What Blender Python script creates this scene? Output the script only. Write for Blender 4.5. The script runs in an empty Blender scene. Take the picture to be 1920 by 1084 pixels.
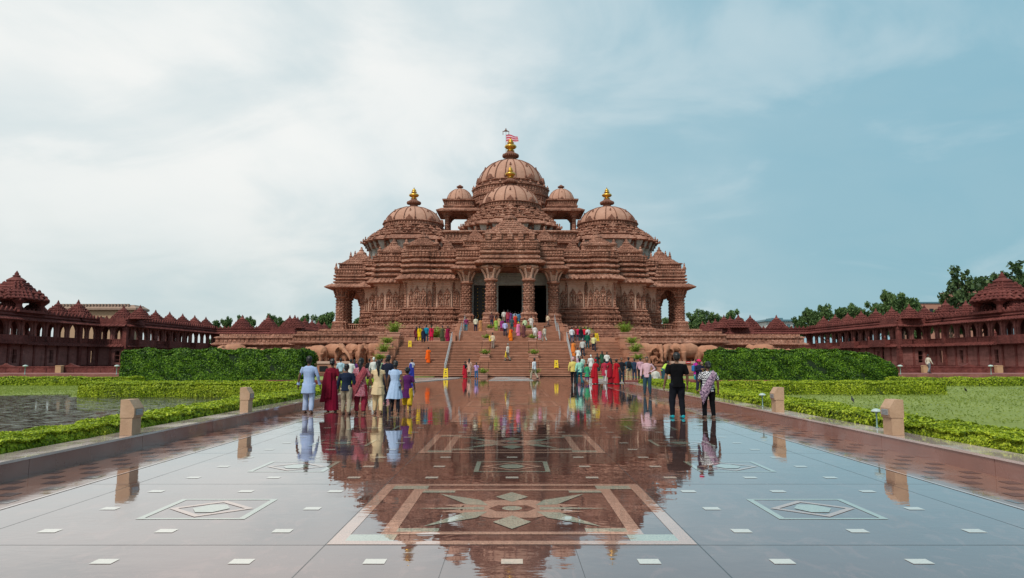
import bpy, bmesh, math, random
import numpy as np
from mathutils import Vector, Matrix, noise as mnoise
PI = math.pi
R = math.radians
random.seed(7)
rng = np.random.default_rng(7)
SC = bpy.context.scene
COL = SC.collection

# ------------------------------------------------------------------ camera
CAM_H = 1.6
FPX = 1280.0
PITCH = math.atan(132 / FPX)
cd = bpy.data.cameras.new('camera')
cam = bpy.data.objects.new('camera', cd)
COL.objects.link(cam)
cam.location = (0, 0, CAM_H)
cam.rotation_euler = (PI / 2 + PITCH, 0, 0)
cd.sensor_width = 36.0
cd.lens = 24.0
cd.clip_start = 0.1
cd.clip_end = 3000
SC.camera = cam

# ------------------------------------------------------------------ exposure, sky, sun
SC.view_settings.view_transform = 'Standard'
SC.view_settings.look = 'None'
SC.view_settings.gamma = 1
SC.view_settings.exposure = 0.0
SUN_EL, SUN_AZ = R(52), R(-150)          # azimuth from +Y, clockwise: behind the camera, to the left
sd = bpy.data.lights.new('sun', 'SUN')
sd.energy = 2.6
sd.angle = R(12)
sd.color = (1.0, 0.95, 0.87)
sun = bpy.data.objects.new('sun', sd)
COL.objects.link(sun)
sdir = Vector((math.sin(SUN_AZ) * math.cos(SUN_EL), math.cos(SUN_AZ) * math.cos(SUN_EL), math.sin(SUN_EL)))
sun.rotation_euler = sdir.to_track_quat('Z', 'Y').to_euler()
sun.location = sdir * 60

world = bpy.data.worlds.new('World')
SC.world = world
world.use_nodes = True


class NT:
    """small node-tree writer"""
    def __init__(s, tree):
        s.t = tree
        tree.nodes.clear()

    def n(s, typ, **kw):
        nd = s.t.nodes.new(typ)
        for k, v in kw.items():
            if k.startswith('_'):
                nd.inputs[k[1:].replace('_', ' ')].default_value = v
            else:
                setattr(nd, k, v)
        return nd

    def l(s, a, b):
        s.t.links.new(a, b)

    def val(s, sock, v):
        if isinstance(v, (int, float, tuple, list)):
            sock.default_value = v
        else:
            s.l(v, sock)

    def math(s, op, a, b=0.0, c=None, clamp=False):
        nd = s.t.nodes.new('ShaderNodeMath')
        nd.operation = op
        nd.use_clamp = clamp
        s.val(nd.inputs[0], a)
        s.val(nd.inputs[1], b)
        if c is not None:
            s.val(nd.inputs[2], c)
        return nd.outputs[0]

    def mix(s, f, a, b, blend='MIX'):
        nd = s.t.nodes.new('ShaderNodeMix')
        nd.data_type = 'RGBA'
        nd.blend_type = blend
        s.val(nd.inputs[0], f)
        s.val(nd.inputs[6], a)
        s.val(nd.inputs[7], b)
        return nd.outputs[2]

    def noise(s, vec, scale, detail=4, rough=0.55, dist=0.0):
        nd = s.t.nodes.new('ShaderNodeTexNoise')
        nd.inputs['Scale'].default_value = scale
        nd.inputs['Detail'].default_value = detail
        nd.inputs['Roughness'].default_value = rough
        nd.inputs['Distortion'].default_value = dist
        if vec is not None:
            s.l(vec, nd.inputs['Vector'])
        return nd.outputs['Fac']

    def ramp(s, f, stops):
        nd = s.t.nodes.new('ShaderNodeValToRGB')
        cr = nd.color_ramp
        while len(cr.elements) < len(stops):
            cr.elements.new(0.5)
        for e, (p, c) in zip(cr.elements, stops):
            e.position = p
            e.color = c if len(c) == 4 else (*c, 1)
        s.l(f, nd.inputs[0])
        return nd.outputs[0]

    def mapr(s, f, a, b, c=0.0, d=1.0):
        nd = s.t.nodes.new('ShaderNodeMapRange')
        nd.interpolation_type = 'SMOOTHSTEP'
        s.l(f, nd.inputs[0])
        for i, v in enumerate((a, b, c, d)):
            nd.inputs[1 + i].default_value = v
        return nd.outputs[0]

    def mapping(s, vec, scale=(1, 1, 1), loc=(0, 0, 0), rot=(0, 0, 0)):
        nd = s.t.nodes.new('ShaderNodeMapping')
        nd.inputs['Scale'].default_value = scale
        nd.inputs['Location'].default_value = loc
        nd.inputs['Rotation'].default_value = rot
        s.l(vec, nd.inputs['Vector'])
        return nd.outputs[0]


def c4(c):
    return (c[0], c[1], c[2], 1.0)


def build_world():
    t = NT(world.node_tree)
    tc = t.n('ShaderNodeTexCoord').outputs['Generated']
    sky = t.n('ShaderNodeTexSky', sky_type='NISHITA', sun_disc=False)
    sky.sun_elevation = SUN_EL
    sky.sun_rotation = SUN_AZ
    sky.air_density = 1.2
    sky.dust_density = 2.0
    blue = t.mix(1.0, sky.outputs[0], (0.078, 0.087, 0.082, 1), 'MULTIPLY')
    sep = t.n('ShaderNodeSeparateXYZ')
    t.l(tc, sep.inputs[0])
    x, y, z = sep.outputs[0], sep.outputs[1], sep.outputs[2]
    # clouds lie on a flat sheet far overhead: project the direction on it
    zz = t.math('ADD', t.math('MAXIMUM', z, 0.0), 0.40)
    cmb = t.n('ShaderNodeCombineXYZ')
    t.l(t.math('DIVIDE', x, zz), cmb.inputs[0])
    t.l(t.math('DIVIDE', y, zz), cmb.inputs[1])
    n1 = t.noise(t.mapping(cmb.outputs[0], loc=(3.1, 1.7, 0.4)), 1.15, 8, 0.50, 0.3)
    n2 = t.noise(t.mapping(cmb.outputs[0], loc=(8.4, 5.0, 2.0), scale=(1.0, 1.3, 1)), 2.4, 8, 0.52, 0.5)
    nn = t.math('ADD', t.math('MULTIPLY', n1, 0.72), t.math('MULTIPLY', n2, 0.28))
    # the cloud cover is thicker towards the left of the view
    cover = t.mapr(t.math('ADD', t.math('ADD', t.math('MULTIPLY', x, -0.95), t.math('MULTIPLY', z, -0.30)), t.math('MULTIPLY', nn, 1.5)), 0.05, 1.12, 0.0, 1.0)
    veil = t.mix(t.mapr(z, -0.02, 0.5), (0.285, 0.505, 0.60, 1), (0.285, 0.53, 0.645, 1))
    base = t.mix(0.88, blue, veil)
    white = t.mix(t.mapr(nn, 0.35, 0.62), (0.60, 0.72, 0.755, 1), (0.93, 0.935, 0.915, 1))
    white = t.mix(t.mapr(z, 0.30, -0.02, 0.0, 0.75), white, (0.62, 0.70, 0.69, 1))
    col = t.mix(cover, base, white)
    # a little darker blue-grey in the wisps
    col = t.mix(t.math('MULTIPLY', t.mapr(n2, 0.55, 0.38), 0.16), col, (0.42, 0.58, 0.64, 1))
    col = t.mix(t.math('MULTIPLY', t.mapr(n2, 0.50, 0.68), 0.22), col, (0.80, 0.86, 0.87, 1))
    bg = t.n('ShaderNodeBackground', _Strength=1.0)
    t.l(col, bg.inputs[0])
    out = t.n('ShaderNodeOutputWorld')
    t.l(bg.outputs[0], out.inputs[0])


build_world()


# ------------------------------------------------------------------ measuring helpers
def ray(px, py):
    """direction of the photograph's pixel: x right, y away, z up, for the pitched camera"""
    u, v = (px - 960) / FPX, (542 - py) / FPX
    cy, sy = math.cos(PITCH), math.sin(PITCH)
    return u, cy - v * sy, v * cy + sy


def at(px, py, D):
    u, y, z = ray(px, py)
    k = D / y
    return u * k, CAM_H + z * k


def ground(px, py, Z=0.0):
    u, y, z = ray(px, py)
    k = (Z - CAM_H) / z
    return u * k, y * k


# ------------------------------------------------------------------ object helpers
def props(o, label=None, cat=None, group=None, kind=None):
    if label: o['label'] = label
    if cat: o['category'] = cat
    if group: o['group'] = group
    if kind: o['kind'] = kind
    return o


def thing(name, label, cat, loc=(0, 0, 0), rz=0.0, group=None, parent=None):
    o = bpy.data.objects.new(name, None)
    o.empty_display_size = 0.2
    o.location = loc
    o.rotation_euler = (0, 0, rz)
    COL.objects.link(o)
    return props(o, label, cat, group)


def kids(o):
    return [c for c in bpy.data.objects if c.parent == o]


def dup(root, loc=None, rz=None, label=None, scale=None, group=None):
    def rec(o, par):
        c = o.copy()
        COL.objects.link(c)
        c.parent = par
        for ch in CH.get(o.name, []):
            rec(ch, c)
        return c
    CH = {}
    for o in bpy.data.objects:
        if o.parent: CH.setdefault(o.parent.name, []).append(o)
    c = rec(root, None)
    if loc is not None: c.location = loc
    if rz is not None: c.rotation_euler = (0, 0, rz)
    if scale is not None: c.scale = (scale,) * 3
    if label: c['label'] = label
    if group: c['group'] = group
    return c


def offset_poly(P, d):
    n = len(P)
    out = []
    for i in range(n):
        a, b, c = P[i - 1], P[i], P[(i + 1) % n]
        e1 = (b[0] - a[0], b[1] - a[1]); e2 = (c[0] - b[0], c[1] - b[1])
        l1 = math.hypot(*e1) or 1; l2 = math.hypot(*e2) or 1
        n1 = (e1[1] / l1, -e1[0] / l1); n2 = (e2[1] / l2, -e2[0] / l2)
        k = 1 + n1[0] * n2[0] + n1[1] * n2[1]
        k = max(k, 0.3)
        out.append((b[0] + d * (n1[0] + n2[0]) / k, b[1] + d * (n1[1] + n2[1]) / k))
    return out


def ratha(rects, cx=0, cy=0):
    """outline (counter-clockwise) of a union of centred rectangles, half sizes given widest-first"""
    q = []
    for i, (a, b) in enumerate(rects):
        if i: q.append((a, rects[i - 1][1]))
        q.append((a, b))
    q2 = [(-x, y) for x, y in reversed(q)]
    q3 = [(-x, -y) for x, y in q]
    q4 = [(x, -y) for x, y in reversed(q)]
    return [(cx + x, cy + y) for x, y in q + q2 + q3 + q4]


def ngon(r, n, cx=0, cy=0, ph=0.5):
    return [(cx + r * math.cos(2 * PI * (i + ph) / n), cy + r * math.sin(2 * PI * (i + ph) / n)) for i in range(n)]


class MB:
    """collects shapes and links them as one mesh object"""
    def __init__(s):
        s.v = []; s.f = []; s.m = []; s.sm = []
        s.mi = 0; s.smooth = False
        s.M = None

    def add(s, vs, fs):
        o = len(s.v)
        if s.M is not None:
            vs = [tuple(s.M @ Vector(v)) for v in vs]
        s.v.extend(vs)
        for f in fs:
            s.f.append(tuple(i + o for i in f))
            s.m.append(s.mi); s.sm.append(s.smooth)
        return s

    def box(s, x0, x1, y0, y1, z0, z1):
        vs = [(x, y, z) for z in (z0, z1) for y in (y0, y1) for x in (x0, x1)]
        return s.add(vs, [(0, 2, 3, 1), (4, 5, 7, 6), (0, 1, 5, 4), (2, 6, 7, 3), (0, 4, 6, 2), (1, 3, 7, 5)])

    def loft(s, plan, prof, cap=True, base=False):
        """prof: (offset, z) pairs going up"""
        n = len(plan)
        vs = []
        for d, z in prof:
            vs += [(x, y, z) for x, y in offset_poly(plan, d)]
        fs = []
        for k in range(len(prof) - 1):
            for i in range(n):
                j = (i + 1) % n
                fs.append((k * n + i, k * n + j, (k + 1) * n + j, (k + 1) * n + i))
        if cap: fs.append(tuple(range((len(prof) - 1) * n, len(prof) * n)))
        if base: fs.append(tuple(reversed(range(n))))
        return s.add(vs, fs)

    def rev(s, prof, n=16, cx=0, cy=0, sx=1, sy=1, ph=0.0):
        """prof: (r, z) pairs going up"""
        vs = []
        for r, z in prof:
            for i in range(n):
                a = 2 * PI * (i + ph) / n
                vs.append((cx + sx * r * math.cos(a), cy + sy * r * math.sin(a), z))
        fs = []
        for k in range(len(prof) - 1):
            for i in range(n):
                j = (i + 1) % n
                fs.append((k * n + i, k * n + j, (k + 1) * n + j, (k + 1) * n + i))
        fs.append(tuple(range((len(prof) - 1) * n, len(prof) * n)))
        fs.append(tuple(reversed(range(n))))
        return s.add(vs, fs)

    def tube(s, pts, rad, n=8, flat=None):
        """swept round (or elliptical: flat=(k along second axis)) tube; rad a number or a list"""
        pts = [Vector(p) for p in pts]
        m = len(pts)
        if not isinstance(rad, (list, tuple)): rad = [rad] * m
        t0 = (pts[1] - pts[0]).normalized()
        up = Vector((0, 0, 1)) if abs(t0.z) < 0.9 else Vector((0, 1, 0))
        a = t0.cross(up).normalized()
        vs = []
        for i, p in enumerate(pts):
            t = (pts[min(i + 1, m - 1)] - pts[max(i - 1, 0)]).normalized()
            a = (a - t * a.dot(t)).normalized()
            b = t.cross(a)
            r = rad[i]
            ra, rb = (r if isinstance(r, tuple) else (r, r * (flat or 1)))
            for k in range(n):
                th = 2 * PI * k / n
                vs.append(tuple(p + a * ra * math.cos(th) + b * rb * math.sin(th)))
        fs = []
        for i in range(m - 1):
            for k in range(n):
                j = (k + 1) % n
                fs.append((i * n + k, i * n + j, (i + 1) * n + j, (i + 1) * n + k))
        fs.append(tuple(reversed(range(n))))
        fs.append(tuple(range((m - 1) * n, m * n)))
        return s.add(vs, fs)

    def ball(s, c, r, n=10, m=6):
        rx, ry, rz = r if isinstance(r, tuple) else (r, r, r)
        prof = []
        vs = [(c[0], c[1], c[2] - rz)]
        for i in range(1, m):
            a = -PI / 2 + PI * i / m
            for k in range(n):
                t = 2 * PI * k / n
                vs.append((c[0] + rx * math.cos(a) * math.cos(t), c[1] + ry * math.cos(a) * math.sin(t), c[2] + rz * math.sin(a)))
        vs.append((c[0], c[1], c[2] + rz))
        fs = [(0, 1 + (k + 1) % n, 1 + k) for k in range(n)]
        for i in range(m - 2):
            for k in range(n):
                j = (k + 1) % n
                fs.append((1 + i * n + k, 1 + i * n + j, 1 + (i + 1) * n + j, 1 + (i + 1) * n + k))
        L = len(vs) - 1
        fs += [(L, 1 + (m - 2) * n + k, 1 + (m - 2) * n + (k + 1) % n) for k in range(n)]
        return s.add(vs, fs)

    def poly(s, pts, z):
        return s.add([(x, y, z) for x, y in pts], [tuple(range(len(pts)))])

    def prism(s, pts, y0, y1):
        """outline in x,z (counter-clockwise seen from -y), extruded y0..y1"""
        n = len(pts)
        vs = [(x, y0, z) for x, z in pts] + [(x, y1, z) for x, z in pts]
        fs = [tuple(range(n)), tuple(reversed(range(n, 2 * n)))]
        for i in range(n):
            j = (i + 1) % n
            fs.append((i, i + n, j + n, j))
        return s.add(vs, fs)

    def mesh(s, name='mesh'):
        me = bpy.data.meshes.new(name)
        me.from_pydata(s.v, [], s.f)
        me.polygons.foreach_set('material_index', s.m)
        me.polygons.foreach_set('use_smooth', s.sm)
        return me

    def build(s, name, mats, parent=None, loc=None):
        me = s.mesh(name)
        for m in (mats if isinstance(mats, (list, tuple)) else [mats]):
            me.materials.append(m)
        o = bpy.data.objects.new(name, me)
        COL.objects.link(o)
        if parent is not None: o.parent = parent
        if loc is not None: o.location = loc
        return o


def link_mesh(name, me, mats, parent=None, loc=None):
    me.name = name
    me.materials.clear()
    for m in (mats if isinstance(mats, (list, tuple)) else [mats]): me.materials.append(m)
    o = bpy.data.objects.new(name, me)
    COL.objects.link(o)
    if parent is not None: o.parent = parent
    if loc is not None: o.location = loc
    return o


SCRATCH = {}


def remesh(mb, voxel, smooth=2, wrinkle=0.0, seed=0, wscale=9.0):
    """one continuous skin over the collected shapes (a scratch scene: only this object is evaluated)"""
    if SCRATCH:
        me = SCRATCH['o'].data
        me.clear_geometry()
        me.from_pydata(mb.v, [], mb.f)
        me.update()
    else:
        me = mb.mesh('tmp')
        ts = bpy.data.scenes.new('tmp_scene')
        o = bpy.data.objects.new('tmp', me)
        ts.collection.objects.link(o)
        m = o.modifiers.new('r', 'REMESH'); m.mode = 'VOXEL'; m.use_smooth_shade = True
        q = o.modifiers.new('s', 'SMOOTH'); q.factor = 0.5
        SCRATCH.update(s=ts, o=o, r=m, q=q)
    o = SCRATCH['o']
    SCRATCH['r'].voxel_size = voxel
    SCRATCH['q'].iterations = smooth
    vl = SCRATCH['s'].view_layers[0]
    vl.update()
    out = bpy.data.meshes.new_from_object(o.evaluated_get(vl.depsgraph))
    if wrinkle:
        n = len(out.vertices)
        co = np.empty(n * 3); nr = np.empty(n * 3)
        out.vertices.foreach_get('co', co); out.vertex_normals.foreach_get('vector', nr)
        co = co.reshape(-1, 3); nr = nr.reshape(-1, 3)
        q = co * np.array([1, 1, .45]) * wscale * 1.3
        v = np.zeros(n); rg = np.random.default_rng(int(seed * 1000) + 1)
        for i in range(7):
            k = rg.normal(size=3) * (1 + .35 * i)
            v += np.sin(q @ k + rg.uniform(0, 6.28)) / (1 + .35 * i)
        out.vertices.foreach_set('co', (co + nr * (v * wrinkle * .45)[:, None]).ravel())
        out.update()
    return out


# ------------------------------------------------------------------ materials
MATS = {}


def plain(name, col, rough=0.8, var=0.12, scale=6.0, bump=0.0, bscale=20.0, metal=0.0, spec=0.4, sheen=0.0):
    if name in MATS: return MATS[name]
    m = bpy.data.materials.new(name); m.use_nodes = True
    t = NT(m.node_tree)
    tc = t.n('ShaderNodeTexCoord').outputs['Object']
    n = t.noise(tc, scale, 4)
    lo = c4([c * (1 - var) for c in col]); hi = c4([min(1, c * (1 + var)) for c in col])
    b = t.n('ShaderNodeBsdfPrincipled')
    t.l(t.mix(n, lo, hi), b.inputs['Base Color'])
    b.inputs['Roughness'].default_value = rough
    b.inputs['Metallic'].default_value = metal
    b.inputs['Specular IOR Level'].default_value = spec
    if sheen: b.inputs['Sheen Weight'].default_value = sheen
    if bump:
        bp = t.n('ShaderNodeBump', _Distance=bump)
        t.l(t.noise(tc, bscale, 5), bp.inputs['Height'])
        t.l(bp.outputs[0], b.inputs['Normal'])
    o = t.n('ShaderNodeOutputMaterial'); t.l(b.outputs[0], o.inputs[0])
    MATS[name] = m
    return m


def stone(name, lo, mid, hi, carve=0.05, cscale=3.0, course=0.0, streak=0.35, rough=0.85, block=0.0, stain=(0.10, 0.065, 0.055), fine=0.0):
    """weathered carved sandstone: blotches, rain streaks, darker blocks, carved relief as bump"""
    m = bpy.data.materials.new(name); m.use_nodes = True
    t = NT(m.node_tree)
    geo = t.n('ShaderNodeNewGeometry')
    P = geo.outputs['Position']
    n1 = t.noise(P, 0.35, 5, 0.6)
    n2 = t.noise(P, 2.3, 5, 0.65)
    mixn = t.math('ADD', t.math('MULTIPLY', n1, 0.55), t.math('MULTIPLY', n2, 0.45))
    if fine:
        n3 = t.noise(P, 5.5, 4, 0.75)
        mixn = t.math('ADD', mixn, t.math('MULTIPLY', t.math('SUBTRACT', n3, 0.5), fine))
    col = t.ramp(mixn, [(0.33, c4(lo)), (0.5, c4(mid)), (0.66, c4(hi))])
    if block:
        # block-to-block colour change along courses
        mp = t.mapping(P, scale=(0.9, 0.9, 2.4))
        vor = t.n('ShaderNodeTexVoronoi', distance='CHEBYCHEV'); vor.inputs['Scale'].default_value = 1.0
        vor.inputs['Randomness'].default_value = 0.6
        t.l(mp, vor.inputs['Vector'])
        sp = t.n('ShaderNodeSeparateColor'); t.l(vor.outputs['Color'], sp.inputs[0])
        col = t.mix(t.math('MULTIPLY', sp.outputs[0], block), col, c4([c * 0.55 for c in mid]))
    if streak:
        ns = t.noise(t.mapping(P, scale=(1.6, 1.6, 0.16)), 1.0, 6, 0.65)
        col = t.mix(t.math('MULTIPLY', t.mapr(ns, 0.52, 0.72), streak), col, c4(stain))
        nb = t.noise(P, 0.9, 6, 0.7, 0.5)
        col = t.mix(t.math('MULTIPLY', t.mapr(nb, 0.55, 0.70), streak * 0.7), col, c4(stain))
    b = t.n('ShaderNodeBsdfPrincipled')
    t.l(col, b.inputs['Base Color'])
    b.inputs['Roughness'].default_value = rough
    b.inputs['Specular IOR Level'].default_value = 0.25
    v1 = t.n('ShaderNodeTexVoronoi', feature='SMOOTH_F1'); v1.inputs['Scale'].default_value = cscale
    t.l(P, v1.inputs['Vector'])
    h = t.math('ADD', t.math('MULTIPLY', v1.outputs['Distance'], 0.8), t.noise(P, cscale * 2.2, 5, 0.7))
    if course:
        w = t.n('ShaderNodeTexWave', wave_type='BANDS', bands_direction='Z', wave_profile='SIN')
        w.inputs['Scale'].default_value = course; w.inputs['Distortion'].default_value = 1.2; w.inputs['Detail'].default_value = 3
        t.l(P, w.inputs['Vector'])
        h = t.math('ADD', h, t.math('MULTIPLY', w.outputs['Fac'], 0.5))
    bp = t.n('ShaderNodeBump', _Distance=carve)
    t.l(h, bp.inputs['Height']); t.l(bp.outputs[0], b.inputs['Normal'])
    o = t.n('ShaderNodeOutputMaterial'); t.l(b.outputs[0], o.inputs[0])
    MATS[name] = m
    return m


def wet_stone(name, col, var=0.35, speck=0.0, r0=0.012, r1=0.06, ripple=1.0, coat=1.0, slabs=False):
    """polished granite under a film of rain water"""
    m = bpy.data.materials.new(name); m.use_nodes = True
    t = NT(m.node_tree)
    P = t.n('ShaderNodeNewGeometry').outputs['Position']
    nb = t.noise(P, 0.8, 5, 0.6)
    nf = t.noise(P, 60, 3, 0.7)
    lo = c4([c * (1 - var) for c in col]); hi = c4([c * (1 + var) for c in col])
    c = t.mix(nb, lo, hi)
    if speck:
        c = t.mix(t.math('MULTIPLY', t.mapr(nf, 0.45, 0.62), speck), c, c4([k * 0.45 for k in col]))
    slab = None
    if slabs:
        # every slab was cut from its own block: a slightly different tone
        sp = t.n('ShaderNodeSeparateXYZ'); t.l(P, sp.inputs[0])
        fx = t.math('FLOOR', t.math('DIVIDE', t.math('ADD', sp.outputs[0], 1.62 * 9), 1.62))
        fy = t.math('FLOOR', t.math('DIVIDE', t.math('SUBTRACT', sp.outputs[1], 6.11), 1.4525))
        cb = t.n('ShaderNodeCombineXYZ'); t.l(fx, cb.inputs[0]); t.l(fy, cb.inputs[1])
        wn = t.n('ShaderNodeTexWhiteNoise'); t.l(cb.outputs[0], wn.inputs['Vector'])
        slab = wn.outputs['Value']
        c = t.mix(t.math('MULTIPLY', slab, .45), c, c4([k * .45 for k in col]))
        vein = t.mapr(t.noise(t.mapping(P, scale=(1, .6, 1)), 2.6, 7, .7, 1.5), .53, .60)
        c = t.mix(t.math('MULTIPLY', vein, .35), c, c4([min(1, k * 1.9) for k in col]))
    b = t.n('ShaderNodeBsdfPrincipled')
    t.l(c, b.inputs['Base Color'])
    wet = t.noise(P, 0.45, 6, 0.62, 0.3)
    rg = t.mapr(wet, 0.46, 0.62, r0, r1)
    t.l(rg, b.inputs['Roughness'])
    b.inputs['IOR'].default_value = 1.55
    b.inputs['Coat Weight'].default_value = coat
    b.inputs['Coat Roughness'].default_value = 0.01
    b.inputs['Coat IOR'].default_value = 1.5
    # slow swell of the water film plus fine wavelets that come and go
    w1 = t.noise(t.mapping(P, scale=(0.7, 1.0, 1)), 2.2, 3, 0.5)
    w2 = t.noise(t.mapping(P, scale=(0.8, 1.3, 1), loc=(5, 3, 0)), 11.0, 2, 0.5)
    gust = t.mapr(t.noise(t.mapping(P, scale=(0.25, 0.35, 1)), 1.0, 3), 0.42, 0.66)
    h = t.math('ADD', t.math('MULTIPLY', w1, 0.0028 * ripple), t.math('MULTIPLY', t.math('MULTIPLY', w2, gust), 0.0009 * ripple))
    bp = t.n('ShaderNodeBump', _Distance=1.0)
    bp.inputs['Strength'].default_value = 1.0
    t.l(h, bp.inputs['Height'])
    t.l(bp.outputs[0], b.inputs['Normal']); t.l(bp.outputs[0], b.inputs['Coat Normal'])
    o = t.n('ShaderNodeOutputMaterial'); t.l(b.outputs[0], o.inputs[0])
    MATS[name] = m
    return m


def leafmat(name, cols, scale=1.2, rough=0.55, trans=0.25):
    """leaf colours that change from clump to clump"""
    m = bpy.data.materials.new(name); m.use_nodes = True
    t = NT(m.node_tree)
    P = t.n('ShaderNodeNewGeometry').outputs['Position']
    oi = t.n('ShaderNodeNewGeometry').outputs['Random Per Island']
    f = t.math('ADD', t.math('MULTIPLY', t.noise(P, scale, 4), 0.6), t.math('MULTIPLY', oi, 0.4))
    col = t.ramp(f, [(0.3, c4(cols[0])), (0.5, c4(cols[1])), (0.72, c4(cols[2]))])
    b = t.n('ShaderNodeBsdfPrincipled')
    t.l(col, b.inputs['Base Color']); b.inputs['Roughness'].default_value = rough
    b.inputs['Specular IOR Level'].default_value = 0.3
    tr = t.n('ShaderNodeBsdfTranslucent'); t.l(col, tr.inputs[0])
    mx = t.n('ShaderNodeMixShader', _Fac=trans)
    t.l(b.outputs[0], mx.inputs[1]); t.l(tr.outputs[0], mx.inputs[2])
    o = t.n('ShaderNodeOutputMaterial'); t.l(mx.outputs[0], o.inputs[0])
    MATS[name] = m
    return m


S_TEMPLE = stone('temple_sandstone', (0.16, 0.064, 0.043), (0.38, 0.173, 0.115), (0.62, 0.34, 0.245), carve=0.16, cscale=3.2, course=0.9, streak=0.6, block=0.35, stain=(0.085, 0.055, 0.042), fine=0.7)
S_PALE = stone('pale_sandstone', (0.42, 0.24, 0.165), (0.56, 0.35, 0.26), (0.64, 0.43, 0.33), carve=0.03, cscale=2.0, streak=0.30, block=0.25)
S_DOME = stone('dome_sandstone', (0.39, 0.20, 0.135), (0.47, 0.255, 0.18), (0.54, 0.31, 0.225), carve=0.012, cscale=1.0, streak=0.22, block=0.18, stain=(0.3, 0.17, 0.12))
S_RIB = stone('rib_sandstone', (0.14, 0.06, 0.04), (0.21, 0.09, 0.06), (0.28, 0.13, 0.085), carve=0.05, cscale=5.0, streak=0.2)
S_GREY = stone('grey_marble', (0.30, 0.29, 0.26), (0.42, 0.41, 0.37), (0.52, 0.50, 0.46), carve=0.05, cscale=3.0, streak=0.5, stain=(0.12, 0.10, 0.09))
S_STEP = stone('step_sandstone', (0.32, 0.14, 0.085), (0.44, 0.205, 0.13), (0.53, 0.27, 0.18), carve=0.006, cscale=2.0, streak=0.30, rough=0.55, block=0.35, stain=(0.17, 0.075, 0.05))
S_RED = stone('red_sandstone', (0.095, 0.026, 0.022), (0.17, 0.047, 0.040), (0.26, 0.083, 0.068), carve=0.07, cscale=4.0, streak=0.45, block=0.3, stain=(0.045, 0.018, 0.017))
S_REDPALE = stone('red_sandstone_wall', (0.18, 0.065, 0.057), (0.28, 0.108, 0.094), (0.37, 0.155, 0.135), carve=0.015, cscale=2.0, streak=0.5, block=0.5, stain=(0.07, 0.026, 0.024))
S_ELE = stone('elephant_sandstone', (0.32, 0.14, 0.08), (0.42, 0.195, 0.12), (0.49, 0.25, 0.155), carve=0.012, cscale=4.0, streak=0.35, stain=(0.24, 0.10, 0.06))
S_RISER = stone('step_riser', (0.045, 0.018, 0.013), (0.07, 0.03, 0.02), (0.10, 0.042, 0.03), carve=0.006, cscale=2.0, streak=0.2)  # riser colour darkened to paint in the shadow line under each nosing
GOLD = plain('gilded_copper', (0.72, 0.40, 0.07), rough=0.28, var=0.1, metal=0.85)
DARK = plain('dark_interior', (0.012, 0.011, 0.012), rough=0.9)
STEEL = plain('brushed_steel', (0.60, 0.60, 0.60), rough=0.3, metal=0.7)
# ------------------------------------------------------------------ ground, plaza
W_FLOOR = wet_stone('wet_granite', (0.155, 0.078, 0.066), r0=0.015, r1=0.14, ripple=0.95, slabs=True)
W_PINK = wet_stone('wet_pink_granite', (0.62, 0.37, 0.28), var=0.15, speck=0.6, r0=0.02, r1=0.1)
W_GREEN = wet_stone('wet_green_granite', (0.46, 0.48, 0.38), var=0.15, speck=0.6, r0=0.02, r1=0.1)
W_CREAM = wet_stone('wet_cream_granite', (0.74, 0.66, 0.56), var=0.1, speck=0.25, r0=0.02, r1=0.1)
W_JOINT = wet_stone('wet_joint', (0.02, 0.012, 0.010), r0=0.2, r1=0.4, coat=0.5)
W_CURB = wet_stone('wet_kerb_granite', (0.28, 0.135, 0.11), var=0.4, r0=0.12, r1=0.4, ripple=0.6, coat=0.35)
W_CURBTOP = wet_stone('wet_kerb_coping', (0.60, 0.46, 0.42), var=0.25, speck=0.4, r0=0.05, r1=0.35, ripple=0.8, coat=0.5)
W_STRIP = wet_stone('wet_border_paving', (0.26, 0.12, 0.08), var=0.25, speck=0.4, r0=0.10, r1=0.35, ripple=0.9, coat=0.45)
W_STRIPD = wet_stone('wet_dark_paver', (0.075, 0.035, 0.03), var=0.25, r0=0.10, r1=0.35, ripple=0.9, coat=0.45)
XC = -0.27

g = MB(); g.box(-900, 900, -40, 1500, -1.2, -0.35)
EARTH = plain('garden_earth', (0.07, 0.055, 0.035), var=0.3, scale=0.6, bump=0.03, bscale=3)
props(g.build('ground', EARTH), kind='structure')

P0, PER = 6.11, 2.905
XK = 6.65      # inner face of the kerbs
DK = 40.5      # the kerbs end and the plaza widens
fl = MB()
fl.add([(x, y, z) for z in (0.0, -0.3) for x, y in
        [(-XK, -4), (XK, -4), (XK, DK), (15.5, DK), (15.5, 74), (-15.5, 74), (-15.5, DK), (-XK, DK)]],
       [(0, 1, 2, 3, 4, 5, 6, 7)])
props(fl.build('plaza_paving', W_FLOOR), kind='structure')

jt = MB()
w = 0.005
for x in (-4.86, -1.62, 1.62, 4.86):
    jt.add([(x - w, -2, .001), (x + w, -2, .001), (x + w, 64, .001), (x - w, 64, .001)], [(0, 1, 2, 3)])
k = -3
while P0 + k * PER < 64:
    y = P0 + k * PER
    jt.add([(-5.5, y - w, .001), (5.5, y - w, .001), (5.5, y + w, .001), (-5.5, y + w, .001)], [(0, 1, 2, 3)])
    if k % 2:
        for x in (-0.54, 0.54):
            jt.add([(x - w / 2, y, .001), (x + w / 2, y, .001), (x + w / 2, y + PER, .001), (x - w / 2, y + PER, .001)], [(0, 1, 2, 3)])
    k += 1
props(jt.build('paving_joints', W_JOINT), kind='structure')

sq = MB(); inl = MB(); inl2 = MB()


def quad(mb, x0, x1, y0, y1, z=0.003, mi=0):
    mb.mi = mi
    mb.add([(x0, y0, z), (x1, y0, z), (x1, y1, z), (x0, y1, z)], [(0, 1, 2, 3)])


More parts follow.
